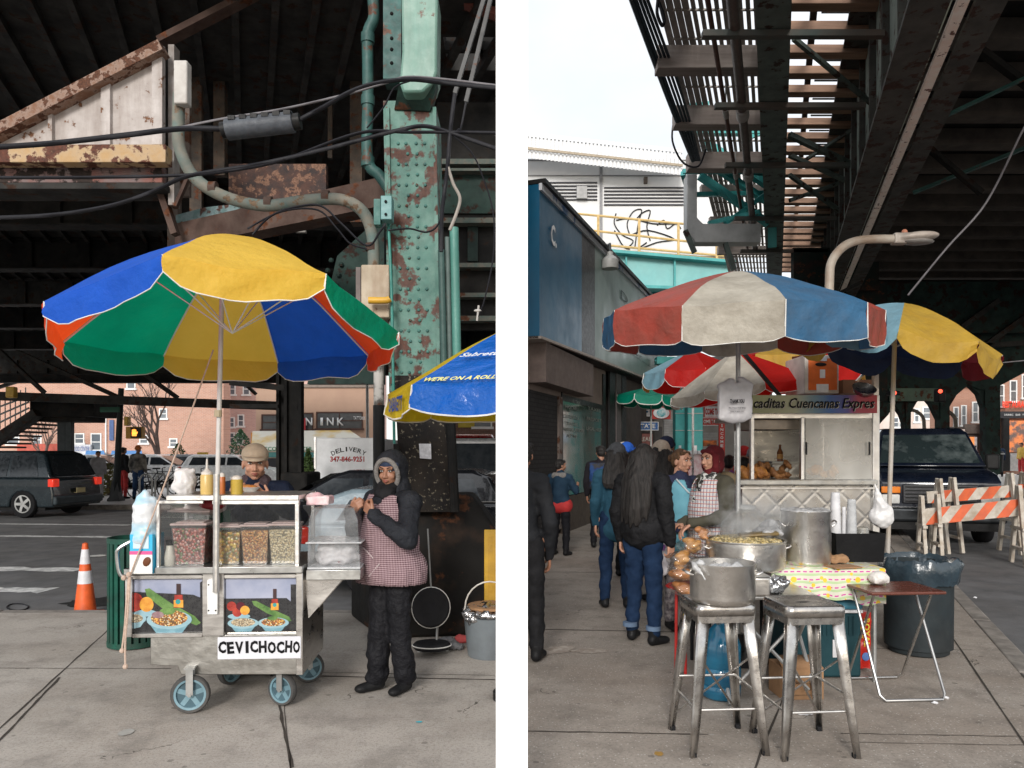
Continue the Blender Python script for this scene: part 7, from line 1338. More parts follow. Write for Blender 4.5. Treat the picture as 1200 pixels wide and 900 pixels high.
# ---- barricades
BWH = mat('barricade_white', (.62, .58, .52), (.5, .45, .38), s=8, rough=.8, dirt=.7, dc=(.25, .17, .1), ds=5, bump=.3); BOR = mat('barricade_orange', (.75, .13, .03), (.62, .1, .03), rough=.45, dirt=.3)
def barricade(label, xa, xb, ya, yb_, da, db, th, stripes, feet):
    A_, B_ = at(xa, ya, da), at(xb, yb_, db); o = thing('barricade', label, 'barricade', V((A_.x, A_.y, -.13)), 0, 'striped road barricades'); u = (B_-A_).normalized(); L = (B_-A_).length
    g = MB(); g.beam(A_, B_, .04, th); g.build('rail', BWH, o, world=True, bev=.006)
    nrm = V((u.y, -u.x, 0)).normalized()
    for i in range(stripes):
        s0 = (i+.15)*L/stripes; w_ = L/stripes*.5; c = A_+u*s0+nrm*.023; sl = th*.75; g = MB(); g.poly([c-Z*th/2, c+u*w_-Z*th/2, c+u*(w_+sl)+Z*th/2, c+u*sl+Z*th/2]); g.build('stripe', BOR, o, world=True, smooth=False)
    for (t, sp) in feet:
        c = A_+u*(L*t); c2 = V((c.x, c.y, -.13)); top = c+Z*(th/2+.2)
        for s_2 in (-1, 1):
            q = c2+nrm*s_2*.34+u*.0; g = MB(); g.beam(top+nrm*s_2*.04, q, .09, .05, up=u); g.build('leg', BWH, o, world=True, bev=.005)
            q2 = q+u*.22; g = MB(); g.beam(top+nrm*s_2*.04+u*.22, q2, .09, .05, up=u); g.build('leg', BWH, o, world=True, bev=.005)
        for z_ in (.12, .42): g = MB(); g.beam(c2+nrm*-.3+Z*(z_+.13), c2+nrm*.3+Z*(z_+.13), .06, .04); g.beam(c2+nrm*-.3+Z*(z_+.13)+u*.2, c2+nrm*.3+Z*(z_+.13)+u*.2, .06, .04); g.build('cross_bar', BWH, o, world=True)
    return o
barricade('front orange and white striped barricade rail on worn white trestles', 1080, 1250, 606, 589, 11.6, 11.0, .25, 6, [(.0, 0), (.68, 0)]); barricade('rear striped barricade rail just behind the front one under the van grille', 1086, 1230, 583, 572, 12.7, 12.5, .2, 5, [(.1, 0), (.68, 0)])
# ------------------------------------------------------------------ right food stall
# ---- stainless cart with sign
D = 7.0; k = D/F; rc = thing('food_cart', 'stainless food cart with steamy glass front under a coloured CUENCANAS EXPRES sign', 'food cart', V((at(955, 0, D).x, D, 0)))
QST = mat('quilted_steel', (.56, .55, .53), (.42, .41, .4), s=3, rough=.3, metal=1, bump=0); q_nt = QST.node_tree
def quilt():
    nt = q_nt; v = _vec(nt, (6, 6, 6), (0, R(45), 0)); ch = nt.nodes.new('ShaderNodeSeparateXYZ'); nt.links.new(v, ch.inputs[0]); f = lambda s: _math(nt, 'PINGPONG', s, .5)
    h_ = _math(nt, 'MULTIPLY', _ramp(nt, f(ch.outputs[0]), 0, .12), _ramp(nt, f(ch.outputs[2]), 0, .12)); b = nt.nodes.new('ShaderNodeBump'); b.inputs['Distance'].default_value = .004; b.inputs['Strength'].default_value = .35; nt.links.new(h_, b.inputs['Height']); nt.links.new(b.outputs[0], nt.nodes['Principled BSDF'].inputs['Normal'])
quilt()
def rb(nm, m_, x0, y0, x1, y1, dy=0, t=.05, bev=0, par=None): g = MB(); g.fr(x0, y0, x1, y1, D+dy, t); return g.build(nm, m_, par or rc, world=True, smooth=False, bev=bev)
rb('lower_front', QST, 870, 569, 1027, 655, 0, 1.4); rb('counter', CT, 866, 562, 1029, 569, -.12, 1.5, .01); rb('counter_rail', ALU, 868, 571, 1028, 573, -.05, .04)
for a in ((880, 484, 884, 562), (939, 489, 943, 562), (1023, 463, 1031, 640)): rb('post', ALU, *a, -.03, .06, .005)
rb('roof', STEEL, 882, 484, 1030, 490, -.02, 1.3); rb('back_wall', STEEL, 882, 489, 1028, 562, 1.25, .03); rb('side_wall', STEEL, 1028, 489, 1030, 562, .02, 1.2); rb('hood_shelf', mat('hood_tan', (.3, .26, .22), rough=.4, metal=.6), 882, 492, 938, 503, .15, .6)
rb('counter_back', QST, 905, 545, 943, 562, .5, .02)
g = MB(); g.fr(944, 489, 1023, 562, D-.015, .004); g.build('steamed_window', glass('steamed_glass', (.95, .95, .93), .06, .6, (.62, .61, .58), rough=.2, cs=2), rc, world=True, smooth=False)
for x in (945, 1019): g = MB(); g.tube([at(x, 518, D-.05), at(x, 533, D-.05)], .008, 6); g.build('window_pull', BLACK, rc, world=True)
# sign with gradient colours
m, nt, b = newmat('sign_gradient'); tc_ = nt.nodes.new('ShaderNodeTexCoord'); sp = nt.nodes.new('ShaderNodeSeparateXYZ'); nt.links.new(tc_.outputs['Object'], sp.inputs[0]); cr = nt.nodes.new('ShaderNodeValToRGB'); e = cr.color_ramp.elements; e[0].color = (.24, .25, .11, 1); e[1].position = 1; e[1].color = (.42, .03, .04, 1)
for p_, c_ in ((.35, (.32, .33, .22)), (.5, (.1, .2, .28)), (.62, (.02, .09, .3)), (.76, (.06, .04, .22)), (.84, (.35, .03, .07))): x_ = e.new(p_); x_.color = (*c_, 1)
xa = at(885, 0, D).x-rc.location.x; xb = at(1028, 0, D).x-rc.location.x; nt.links.new(_ramp(nt, _math(nt, 'ADD', sp.outputs['X'], _math(nt, 'MULTIPLY', _noise(nt, _vec(nt), 4), .12)), xa, xb), cr.inputs[0]); nt.links.new(cr.outputs[0], b.inputs['Base Color']); b.inputs['Roughness'].default_value = .4
rb('sign_board', m, 882, 463, 1028, 484, -.12, .04); SH_ = mat('letter_cream', (.6, .56, .48), bump=0)
for dx, dy_, m_, off in ((0.7, 0.7, SH_, -.125), (0, 0, BT, -.132)): text('caditas Cuencanas Expres', m_, rc, at(954+dx, 474+dy_, D+off), 139*k, 15*k, bold=.012, shear=.25, ext=.001, world=True)
# food on the counter
FRI = mat('fried_food', (.55, .24, .05), (.3, .11, .03), s=14, rough=.5, bump=.6); FRD = mat('fried_dark', (.14, .055, .02), (.3, .14, .05), s=16, rough=.5, bump=.6)
def lump(name, label, cat, c, els, m_, vox=.012, disp=.02, ds=25, par=None, grp=None):
    o = thing(name, label, cat, c, 0, grp) if label else par; raw(name if label else name, blob(els, vox, 1, disp, ds), m_, o); return o
rnd = random.Random(4)
c = at(886, 562, D+.18); o = thing('fried_chicken', 'heap of fried orange and dark meat piled at the left of the cart counter', 'food', c, 0)
raw('golden_pieces', blob([('e', (rnd.uniform(-.16, .06), rnd.uniform(-.08, .1), rnd.uniform(.02, .13)), (.055, .04, .03), Euler((rnd.random(), rnd.random(), rnd.random())).to_matrix()) for i in range(14)], .01, 1, .01, 40), FRI, o); raw('dark_pieces', blob([('e', (rnd.uniform(.03, .3), rnd.uniform(-.08, .1), rnd.uniform(.02, .16-.25*0)), (.06, .03, .025), Euler((rnd.random()*3, rnd.random()*3, rnd.random()*3)).to_matrix()) for i in range(16)], .01, 1, .012, 40), FRD, o)
c = at(968, 560, D+.3); o = thing('fried_snacks', 'golden fried food behind the steamed window of the cart', 'food', c, 0); raw('pieces', blob([('e', (rnd.uniform(-.15, .1), rnd.uniform(-.06, .06), rnd.uniform(.02, .1)), (.05, .04, .03), Euler((rnd.random(), rnd.random(), 0)).to_matrix()) for i in range(10)], .012, 1, .01, 40), mat('golden_food', (.7, .35, .08), (.6, .25, .05), s=12, rough=.5), o)
o = thing('sauce_bottle', 'small dark bottle with an orange label on the back counter of the cart', 'bottle', at(914, 541, D+.9)); g = MB(); g.lathe([(.03, 0), (.03, .1), (.012, .14), (.012, .18)]); g.build('bottle', mat('amber_glass', (.25, .08, .02), rough=.2), o); g = MB(); g.lathe([(.031, .03), (.031, .08)]); g.build('label', mat('label_orange', (.7, .35, .1)), o)
g = MB(); g.fr(905, 541, 941, 543, D+.7, .4); g.build('back_shelf', CT, rc, world=True)
# box and pans on the cart roof
o = thing('cardboard_box', 'white edged orange box with a hand hole on the roof of the stainless cart', 'box', at(962, 463, D+.3)); g = MB(); g.fr(943, 416, 983, 461, D+.1, .5); g.build('box', mat('box_cream', (.6, .55, .5), rough=.8), o, world=True, bev=.004); g = MB(); g.fr(947.5, 420, 981, 457, D+.092, .006); g.build('orange_panel', mat('box_orange', (.72, .14, .02), rough=.7), o, world=True, smooth=False)
g = MB(); g.sph(at(962, 427, D+.088), (.055, .004, .018)); g.build('hand_hole', BLACK, o, world=True); g = MB(); 
for q in ((957, 450, 971, 460), (961, 433, 967, 443), (955, 418, 969, 423)): g = MB(); g.fr(*q, D+.086, .005); g.build('white_print', SW, o, world=True)
g = MB()
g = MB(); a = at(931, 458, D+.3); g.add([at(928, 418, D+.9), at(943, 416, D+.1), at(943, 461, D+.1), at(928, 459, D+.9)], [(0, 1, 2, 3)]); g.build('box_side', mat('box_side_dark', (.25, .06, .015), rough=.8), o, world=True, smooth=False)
o = thing('steel_bowl', 'round stainless bowl hanging at the right end of the cart roof', 'bowl', at(1013, 455, D-.1)); g = MB(); g.lathe([(0, -.085), (.05, -.078), (.085, -.04), (.1, .0), (.105, .003)], (0, 0, 0), 28, Matrix.Rotation(R(35), 3, 'X')); g.build('bowl', DKSTEEL, o, solid=.003)
rb('roof_panel', mat('roof_brown', (.12, .05, .025), (.2, .08, .03), s=2, rough=.6), 988, 445, 1022, 461, .3, .4)
g = MB(); g.beam(at(1004, 447, D), at(1024, 424, D), .03, .02); g.fr(1024, 422, 1030, 463, D-.02, .04); g.build('roof_bracket', ALU, rc, world=True)
g = MB(); g.beam(at(870, 412, D+.0), at(914, 464, D+.0), .03, .03); g.build('rack_strut', BLACK, rc, world=True)
# ---- parasols of the right stall
OR_ = fabric('canvas_red_old', (.42, .07, .05), .25, (.34, .06, .04), dirt=.5); OW = fabric('canvas_cream', (.55, .51, .43), .25, (.46, .42, .35), dirt=.75, dc=(.2, .17, .13)); OB = fabric('canvas_blue_old', (.03, .12, .24), .25, (.05, .16, .3), dirt=.4); OG = fabric('canvas_grey', (.38, .4, .42), .2, dirt=.6)
u1 = thing('parasol', 'big worn red, cream and blue parasol over the right food stall', 'parasol', V((at(865, 0, 5.6).x, 5.6, 0))); g = MB(); g.tube([(0, 0, 0), (0, 0, 2.86)], .017, 10); g.build('pole', GALV, u1); g = MB(); g.lathe([(.22, 0), (.22, .05), (.05, .07), (.04, .2)], n=24); g.build('foot', BLACK, u1)
canopy(u1, (0, 0, 2.90), 1.01, .32, [OG, OR_, OB, OW, OR_, OW, OR_, OB, OW, OR_] if False else [OB, OR_, OW, OB, OR_, OB, OR_, OW, OB, OR_], tilt=(5, 0), a0=-18, n=10, val=.25, droop=1.42, sag=.03, ribm=DKSTEEL, pipe=PIPE, flare=0, scall=.1, seed=11, wob=.03)
u2 = thing('parasol', 'pale blue and yellow parasol with a maroon tip behind the big one on the right', 'parasol', V((at(1037, 0, 6.2).x, 6.2, 0))); g = MB(); g.tube([(0, 0, 0), (.09, 0, 2.75)], .018, 10); g.build('pole', mat('pole_tan', (.35, .28, .2), (.42, .4, .38), s=3, rough=.5), u2)
LB = fabric('canvas_pale_blue', (.22, .42, .52), .25, dirt=.3); YO = fabric('canvas_yellow_old', (.62, .4, .06), .4, (.55, .33, .04), dirt=.45, dc=(.2, .15, .08)); MA = fabric('canvas_maroon', (.2, .02, .03), .25); NVY = fabric('canvas_navy', (.015, .03, .09), .1)
canopy(u2, (.16, 0, 2.78), .76, .33, [MA, NVY, NVY, YO, YO, LB, YO, YO], tilt=(4, 10), a0=-26, n=8, val=.15, droop=1.5, sag=.1, ribm=DKSTEEL, pipe=None, flare=.1, scall=.5, seed=14, wob=.05)
RB = fabric('canvas_bright_red', (.7, .02, .015), .6)
u3 = thing('parasol', 'cream and red parasol partly hidden under the big worn one', 'parasol', V((at(862, 0, 7.9).x, 7.9, 0))); g = MB(); g.tube([(0, 0, 0), (0, 0, 2.55)], .015, 8); g.build('pole', DKSTEEL, u3)
canopy(u3, (0, 0, 2.62), .74, .4, [RB, RB, RB, OW, OW, OW, RB, RB], tilt=(0, -8), a0=0, n=8, val=.1, droop=1.1, ribm=DKSTEEL, pipe=PIPE, flare=.1, scall=.3, seed=15)
u4 = thing('parasol', 'red parasol with a blue and yellow corner behind the cream one', 'parasol', V((at(812, 0, 9.5).x, 9.5, 0))); g = MB(); g.tube([(0, 0, 0), (0, 0, 2.7)], .015, 8); g.build('pole', DKSTEEL, u4)
canopy(u4, (0, 0, 2.85), .62, .3, [RB, RB, RB, YO, LB, RB, RB, RB], tilt=(0, 0), a0=0, n=8, val=.2, droop=1.1, pipe=PIPE, flare=.1, scall=.4, seed=16)
u5 = thing('parasol', 'red parasol filling the gap above the cart counter', 'parasol', V((at(935, 0, 8.9).x, 8.9, 0))); g = MB(); g.tube([(0, 0, 0), (0, 0, 2.7)], .015, 8); g.build('pole', DKSTEEL, u5)
canopy(u5, (-.1, 0, 2.86), .85, .22, [RB, YO, RB, MA, RB, YO, RB, YO], tilt=(0, 0), a0=0, n=8, val=.28, droop=1.1, flare=.05, scall=.3, seed=17, ribm=BLACK)
# ---- tables
TC = None
m, nt, b = newmat('tablecloth_print'); v = _vec(nt); tcx = nt.nodes.new('ShaderNodeTexCoord'); sp = nt.nodes.new('ShaderNodeSeparateXYZ'); nt.links.new(tcx.outputs['Object'], sp.inputs[0]); u_ = _math(nt, 'ADD', sp.outputs['X'], 10.0); w_ = _math(nt, 'ADD', _math(nt, 'ADD', sp.outputs['Z'], _math(nt, 'MULTIPLY', sp.outputs['Y'], 1.0)), 10.0)
row = _math(nt, 'FRACT', _math(nt, 'DIVIDE', w_, .055)); colf = _math(nt, 'FRACT', _math(nt, 'DIVIDE', u_, .042))
base = _mix(nt, (.62, .6, .5), (.42, .55, .3), _math(nt, 'MULTIPLY', _math(nt, 'GREATER_THAN', row, .55), _math(nt, 'LESS_THAN', row, .85))); base = _mix(nt, base, (.55, .03, .3), _math(nt, 'MULTIPLY', _math(nt, 'LESS_THAN', row, .16), _math(nt, 'LESS_THAN', colf, .6)))
vo = nt.nodes.new('ShaderNodeTexVoronoi'); vo.inputs['Scale'].default_value = 15; nt.links.new(v, vo.inputs['Vector']); base = _mix(nt, base, (.78, .5, .04), _math(nt, 'LESS_THAN', vo.outputs['Distance'], .3)); nt.links.new(base, b.inputs['Base Color']); b.inputs['Roughness'].default_value = .3; TC = m
ta, tb_ = at(925, 0, 5.0).x, at(1038, 0, 5.0).x; t = thing('table', 'folding table under the printed plastic cloth carrying the stock pot and black box', 'table', V(((ta+tb_)/2-.1, 5.3, 0)))
g = MB(); g.bb(-.62, -.27, .745, .42, .32, .77); g.build('tabletop', mat('table_grey', (.3, .3, .3)), t)
for x, y in ((-.58, -.23), (.38, -.23), (-.58, .28), (.38, .28)): g = MB(); g.cyl((x, y, 0), (x, y, .745), .013, 8); g.build('leg', GALV, t)
g = MB(); lx0, lx1 = ta-t.location.x-.12, tb_-t.location.x; nx = 28; vs = []; fs = []
for j, (y, z) in enumerate(((.33, .772), (0, .776), (-.285, .776), (-.30, .768), (-.305, .70), (-.31, .62), (-.312, .555))):
    for i in range(nx+1): x = lx0+(lx1-lx0)*i/nx; vs.append((x, y-(.012*math.sin(i*1.1) if j > 3 else 0)*(j-3)/3, z-(.02*math.sin(i*.31)+.012*math.sin(i*.9) if j == 6 else 0)))
for j in range(6):
    for i in range(nx): a = j*(nx+1)+i; fs.append((a, a+1, a+nx+2, a+nx+1))
g.add(vs, fs); o = g.build('tablecloth', TC, None); o.location = t.location; tag(o, 'printed plastic tablecloth with pink, green and yellow pattern hanging over the table front', 'tablecloth')
t2 = thing('table', 'small steel folding table with crossed legs behind the two stools', 'table', V((at(895, 0, 4.75).x, 4.85, 0)))
g = MB(); g.bb(-.32, -.3, .655, .28, .35, .675); g.build('tabletop', CT, t2, bev=.004)
for x in (-.29, .25): g = MB(); g.tube([(x, -.27, .65), (x, .3, .01)], .013, 8); g.build('leg', GALV, t2); g = MB(); g.tube([(x+.03, .3, .65), (x+.03, -.27, .01)], .013, 8); g.build('leg', GALV, t2)
g = MB(); g.tube([(-.25, -.26, .6), (.22, -.26, .1)], .011, 8); g.tube([(.22, -.27, .6), (-.25, -.27, .1)], .011, 8); g.build('cross_brace', GALV, t2)
t3 = thing('table', 'low side table behind the bread carrying the wide corn pan', 'table', V((at(868, 0, 5.3).x, 5.35, 0))); g = MB(); g.bb(-.3, -.28, .74, .28, .3, .765); g.build('tabletop', mat('table_dark', (.05, .05, .05)), t3)
for x, y in ((-.27, -.24), (.25, -.24), (-.27, .26), (.25, .26)): g = MB(); g.cyl((x, y, 0), (x, y, .74), .013, 8); g.build('leg', BLACK, t3)
# ---- stools
def stool(label, c, rz):
    o = thing('metal_stool', label, 'stool', c, R(rz), 'tall metal stools'); m_ = DKSTEEL; hs, hb, ht = .145, .197, .74
    g = MB(); n = 9; N2 = 5
    def sq(r, rad, z):
        pts = []
        for cx_, cy_, a0 in ((1, 1, 0), (-1, 1, 90), (-1, -1, 180), (1, -1, 270)):
            for i in range(5): a = R(a0+i*22.5); pts.append((cx_*(r-rad)+rad*math.cos(a), cy_*(r-rad)+rad*math.sin(a), z))
        return pts
    rings = [sq(.158, .035, ht-.035), sq(.160, .035, ht), sq(.157, .035, ht+.016), sq(.148, .03, ht+.023), sq(.12, .03, ht+.018), sq(.03, .02, ht+.015)]; nn = 20
    vs = [p for r_ in rings for p in r_]; fs = [(j*nn+i, j*nn+(i+1) % nn, (j+1)*nn+(i+1) % nn, (j+1)*nn+i) for j in range(5) for i in range(nn)]+[tuple(range(5*nn, 6*nn))]
    g.add(vs, fs); g.build('seat', m_, o, solid=.003, ang=50)
    g = MB(); g.sph((0, 0, ht+.0165), (.042, .012, .0025), 16); g.build('hand_slot', BLACK, o)
    for sx_, sy_ in ((-1, -1), (1, -1), (1, 1), (-1, 1)):
        top = V((sx_*.135, sy_*.135, ht-.01)); bot = V((sx_*hb, sy_*hb, 0)); g = MB(); vs = []; 
        ww = [(.055, 0), (.046, .35), (.034, .75), (.024, 1.0)]
        for w2, tt_ in ww:
            p = top.lerp(bot, tt_); a = p+V((-sx_*w2, 0, 0)); b_ = p+V((0, -sy_*w2, 0)); oo = V((sx_*.010, sy_*.010, 0)); mid = V((sx_*.004, sy_*.004, 0)); vs += [a, a.lerp(p, .5)+oo*.6, a.lerp(p, .85)+oo, b_.lerp(p, .85)+oo, b_.lerp(p, .5)+oo*.6, b_]
        fs = [(j*6+i, j*6+i+1, (j+1)*6+i+1, (j+1)*6+i) for j in range(3) for i in range(5)]; g.add(vs, fs); lg = g.build('leg', m_, o, solid=.005, ang=50)
        g = MB(); g.box(bot+V((-sx_*.01, -sy_*.01, .012)), (.03, .03, .024)); g.build('rubber_foot', RUBBER, lg, bev=.004)
    def pz(sx_, sy_, z): t_ = 1-z/(ht-.01); return V((sx_*(.135+(hb-.135)*t_-.012), sy_*(.135+(hb-.135)*t_-.012), z))
    for (a, b_, z) in (((-1, -1), (1, -1), .23), ((1, -1), (1, 1), .31), ((1, 1), (-1, 1), .31), ((-1, 1), (-1, -1), .23)): g = MB(); g.tube([pz(*a, z), pz(*b_, z)], .007, 8); g.build('foot_rail', ALU, o)
    for sx_ in (-1, 1): g = MB(); g.tube([pz(sx_, -1, .5), pz(-sx_, 1, .1)], .006, 6); g.build('inner_brace', m_, o)
    g = MB()
    for a, b_ in (((-1, -1), (1, -1)), ((1, -1), (1, 1)), ((1, 1), (-1, 1)), ((-1, 1), (-1, -1))): g.beam(V((a[0]*.148, a[1]*.148, ht-.045)), V((b_[0]*.148, b_[1]*.148, ht-.045)), .006, .05)
    g.build('apron', m_, o, smooth=False)
stool('tall gunmetal stool carrying the open dented pot', V((at(841, 0, 4.0).x, 4.02, 0)), 4); stool('tall gunmetal stool with an empty seat and hand slot', V((at(939, 0, 4.0).x, 3.98, 0)), 5)
# ---- pots
def pot(label, c, r_, h_, name='cooking_pot', handles=True, n=40, thick=.006):
    o = thing(name, label, 'pot', c, 0, None); g = MB(); g.lathe([(0, 0), (r_*.9, 0), (r_*.97, .012), (r_, .03), (r_, h_-.008), (r_*1.03, h_), (r_*1.03, h_+.006), (r_*.97, h_+.004), (r_*.965, .03), (0, .015)], n=n); g.build('pot', mat('pot_alu', (.82, .8, .77), (.62, .6, .57), s=7, rough=.33, metal=1, bump=.12, dirt=.35, dc=(.25, .21, .17), ds=4), o, ang=40)
    if handles:
        for s_ in (-1, 1): g = MB(); g.tube(spline([V((s_*r_*.99, -.045, h_*.72)), V((s_*(r_+.03), -.04, h_*.78)), V((s_*(r_+.035), 0, h_*.82)), V((s_*(r_+.03), .04, h_*.78)), V((s_*r_*.99, .045, h_*.72))], 4), .006, 8); g.build('handle', ALU, o)
    return o
FILM = mat('crumpled_film', (.55, .55, .55), (.3, .3, .3), s=9, rough=.2, bump=.8, bs=18)
o = pot('large dented aluminium pot on the left stool with a plastic bag inside', V((at(849, 0, 3.93).x, 3.97, .765)), .168, .2)
FG = glass('film_clear', (.9, .9, .9), .2, .55, (.75, .75, .75), rough=.2)
raw('plastic_bag', blob([('e', (-.0, .03, .15), (.13, .11, .035)), ('c', (-.1, -.03, .19), (-.17, -.06, .205), .015, .01), ('c', (-.17, -.07, .21), (-.13, -.14, .14), .014, .008), ('e', (.05, -.0, .17), (.07, .07, .025))], .008, 1, .02, 20), FILM, o)
o = pot('wide shallow aluminium pan heaped with yellow corn', V((at(876, 0, 5.05).x, 5.1, .766)), .262, .19); 
raw('corn', blob([('e', (0, 0, .175), (.245, .245, .045))], .01, 1, .012, 45), grains('hominy', [(.62, .48, .22), (.68, .56, .3), (.52, .38, .14)], 60), o)
g = MB(); g.box((.07, -.06, .235), (.26, .075, .022), rot=Euler((R(8), R(-4), R(-6))).to_matrix()); g.build('wooden_paddle', mat('paddle', (.14, .09, .025), (.2, .13, .03), s=8, rough=.4), o, bev=.01); raw('plastic_bag', blob([('e', (.16, .02, .24), (.1, .12, .03)), ('e', (.2, .1, .27), (.06, .08, .05))], .009, 1, .02, 20), FILM, o)
o = pot('tall aluminium stock pot covered with plastic film on the table', V((at(946, 0, 5.2).x, 5.22, .777)), .163, .365); raw('film_cover', blob([('e', (0, 0, .37), (.172, .172, .014))], .008, 1, .012, 20), FILM, o)
o = thing('steel_tray', 'square aluminium tin beside the open pot', 'tin', V((at(900, 0, 4.4).x+.0, 4.62, .677))); g = MB(); g.bb(-.09, -.08, 0, .065, .08, .115); g.build('tin', mat('pot_alu', (.6, .6, .6)), o, bev=.012, seg=3); g = MB(); g.bb(-.095, -.085, .116, .07, .085, .122); g.build('lid', CT, o, bev=.004)
o = thing('foil_parcel', 'crumpled foil parcel beside the square tin', 'foil', V((at(921, 0, 4.5).x, 4.66, .68))); raw('foil', blob([('e', (0, 0, .05), (.07, .08, .055))], .008, 0, .03, 20), mat('foil', (.62, .62, .63)), o)
o = thing('glass_jar', 'large clear jar with a pale lid steaming behind the corn pan', 'jar', V((at(868, 0, 5.75).x, 5.62, .766))); JG = glass('jar_glass', (.9, .9, .88), .15, .45, (.55, .53, .48), rough=.2); g = MB(); g.lathe([(.19, 0), (.2, .1), (.18, .25), (.11, .33), (.06, .36)], n=30); g.build('jar', JG, o); g = MB(); g.lathe([(0, .36), (.07, .36), (.075, .375), (.04, .39), (.0, .39)], n=24); g.build('lid', mat('lid_grey', (.5, .5, .49)), o)
o = thing('glass_jar', 'second clear jar with a paper label behind the corn pan', 'jar', V((at(909, 0, 5.85).x, 5.7, .77))); g = MB(); g.lathe([(.14, 0), (.15, .1), (.14, .24), (.12, .28), (.125, .30)], n=30); g.build('jar', JG, o); g = MB(); g.lathe([(0, .3), (.13, .3), (.13, .315), (0, .32)], n=24); g.build('lid', GL, o); g = MB(); g.bb(-.05, -.152, .1, .02, -.148, .2); g.build('label', mat('label_pale', (.5, .52, .54)), o)
cab = mat('black_crate', (.01, .01, .011), rough=.5)
o = thing('black_box', 'black plastic box holding cups at the right end of the table', 'box', V((at(1000, 0, 5.4).x, 5.42, .778))); g = MB(); g.add([(-.165, -.13, 0), (.16, -.13, 0), (.16, .13, 0), (-.165, .13, 0), (-.175, -.14, .2), (.17, -.14, .2), (.17, .14, .2), (-.175, .14, .2)], [(3, 2, 1, 0), (0, 1, 5, 4), (1, 2, 6, 5), (2, 3, 7, 6), (3, 0, 4, 7)]); g.build('box', cab, o, solid=.008, smooth=False); g = MB(); g.bb(-.16, -.13, .15, .155, .13, .16); g.build('contents', mat('box_inside', (.3, .22, .05), (.5, .5, .5), s=12), o)
def cups(label, px, pt_, pb, w_, m_, dy=0): 
    d = 5.38+dy; k_ = d/F; o = thing('cup_stack', label, 'cups', V((at(px, 0, d).x, d, .935)), 0, 'stacks of cups in the black box'); z1 = at(0, pt_, d).z-.935; g = MB(); prof = []; n = 9
    for i in range(n): z = z1*i/n; r_ = w_*k_/2*(1-.25*i/n); prof += [(r_*1.04, z), (r_*.97, z+z1/n*.9)]
    prof += [(w_*k_/2*.66, z1), (0, z1)]; g.lathe(prof, n=20); g.build('cups', m_, o)
cups('tall stack of white foam cups', 979, 577, 615, 13, SW); cups('short stack of white cups between the taller stacks', 989, 594, 615, 6, SW, .02); cups('stack of clear plastic cups', 998, 585, 615, 12, mat('clear_cup', (.55, .56, .57), (.4, .41, .42), s=20, rough=.15), -.02); 
o = thing('lid_pile', 'clear domed lids lying in the right of the black box', 'lids', V((at(1013, 0, 5.35).x, 5.38, .94))); g = MB(); g.lathe([(.045, 0), (.04, .05), (.02, .06), (0, .06)], (0, 0, .02)); g.lathe([(.045, 0), (.05, .01), (.0, .03)], (.03, -.03, .0)); g.build('lids', JG, o)
o = thing('plastic_bag', 'white carrier bag hanging from the right corner of the cart', 'bag', at(1032, 590, 5.9)); raw('bag', blob([('e', (.01, 0, -.1), (.1, .06, .1)), ('c', (0, 0, -.03), (-.035, 0, .11), .06, .014), ('c', (-.035, 0, .1), (-.045, 0, .15), .012, .008)], .01, 2, .014, 14), BAGW, o)
for lb, x, y, d, w_, hh in (('crushed egg carton on the printed tablecloth', 981, 648, 5.2, .13, .05),): o = thing('egg_carton', lb, 'carton', V((at(x, 0, d).x, d, .778))); raw('carton', blob([('b', (0, 0, .025), (.13, .1, .03)), ('e', (.02, 0, .045), (.06, .05, .02)), ('e', (-.03, .02, .04), (.04, .04, .02))], .007, 1, .008, 30), CARD, o)
g = MB(); g.box((at(987, 0, 5.06).x, 5.05, .782), (.2, .13, .008), .2); tag(g.build('cardboard_sheet', CARD), 'flat brown cardboard piece on the tablecloth in front of the egg carton', 'cardboard')
# hanging white printed bag on the big parasol pole
o = thing('printed_bag', 'large white plastic bag with black print hanging on the parasol pole', 'bag', at(860, 470, 5.5)); raw('bag', blob([('b', at(862, 470, 5.5)-o.location+V((0, .0, 0)), (.25, .05, .26)), ('e', at(861, 488, 5.5)-o.location, (.125, .04, .05)), ('c', at(845, 452, 5.5)-o.location, at(858, 446, 5.5)-o.location, .03, .02), ('c', at(878, 452, 5.5)-o.location, at(866, 444, 5.5)-o.location, .03, .02)], .01, 3, .014, 10), mat('bag_grey_white', (.42, .41, .42), (.34, .33, .34), s=6, rough=.5, bump=.25), o)
text('THANK YOU', BT, o, at(864, 470, 5.44), 17/F*5.4, 4.5/F*5.4, bold=.04, world=True); text('RECYCLE THIS BAG', BT, o, at(864, 478, 5.44), 20/F*5.4, 1.6/F*5.4, world=True); text('HAVE A NICE DAY', BT, o, at(864, 482, 5.44), 16/F*5.4, 1.4/F*5.4, world=True)
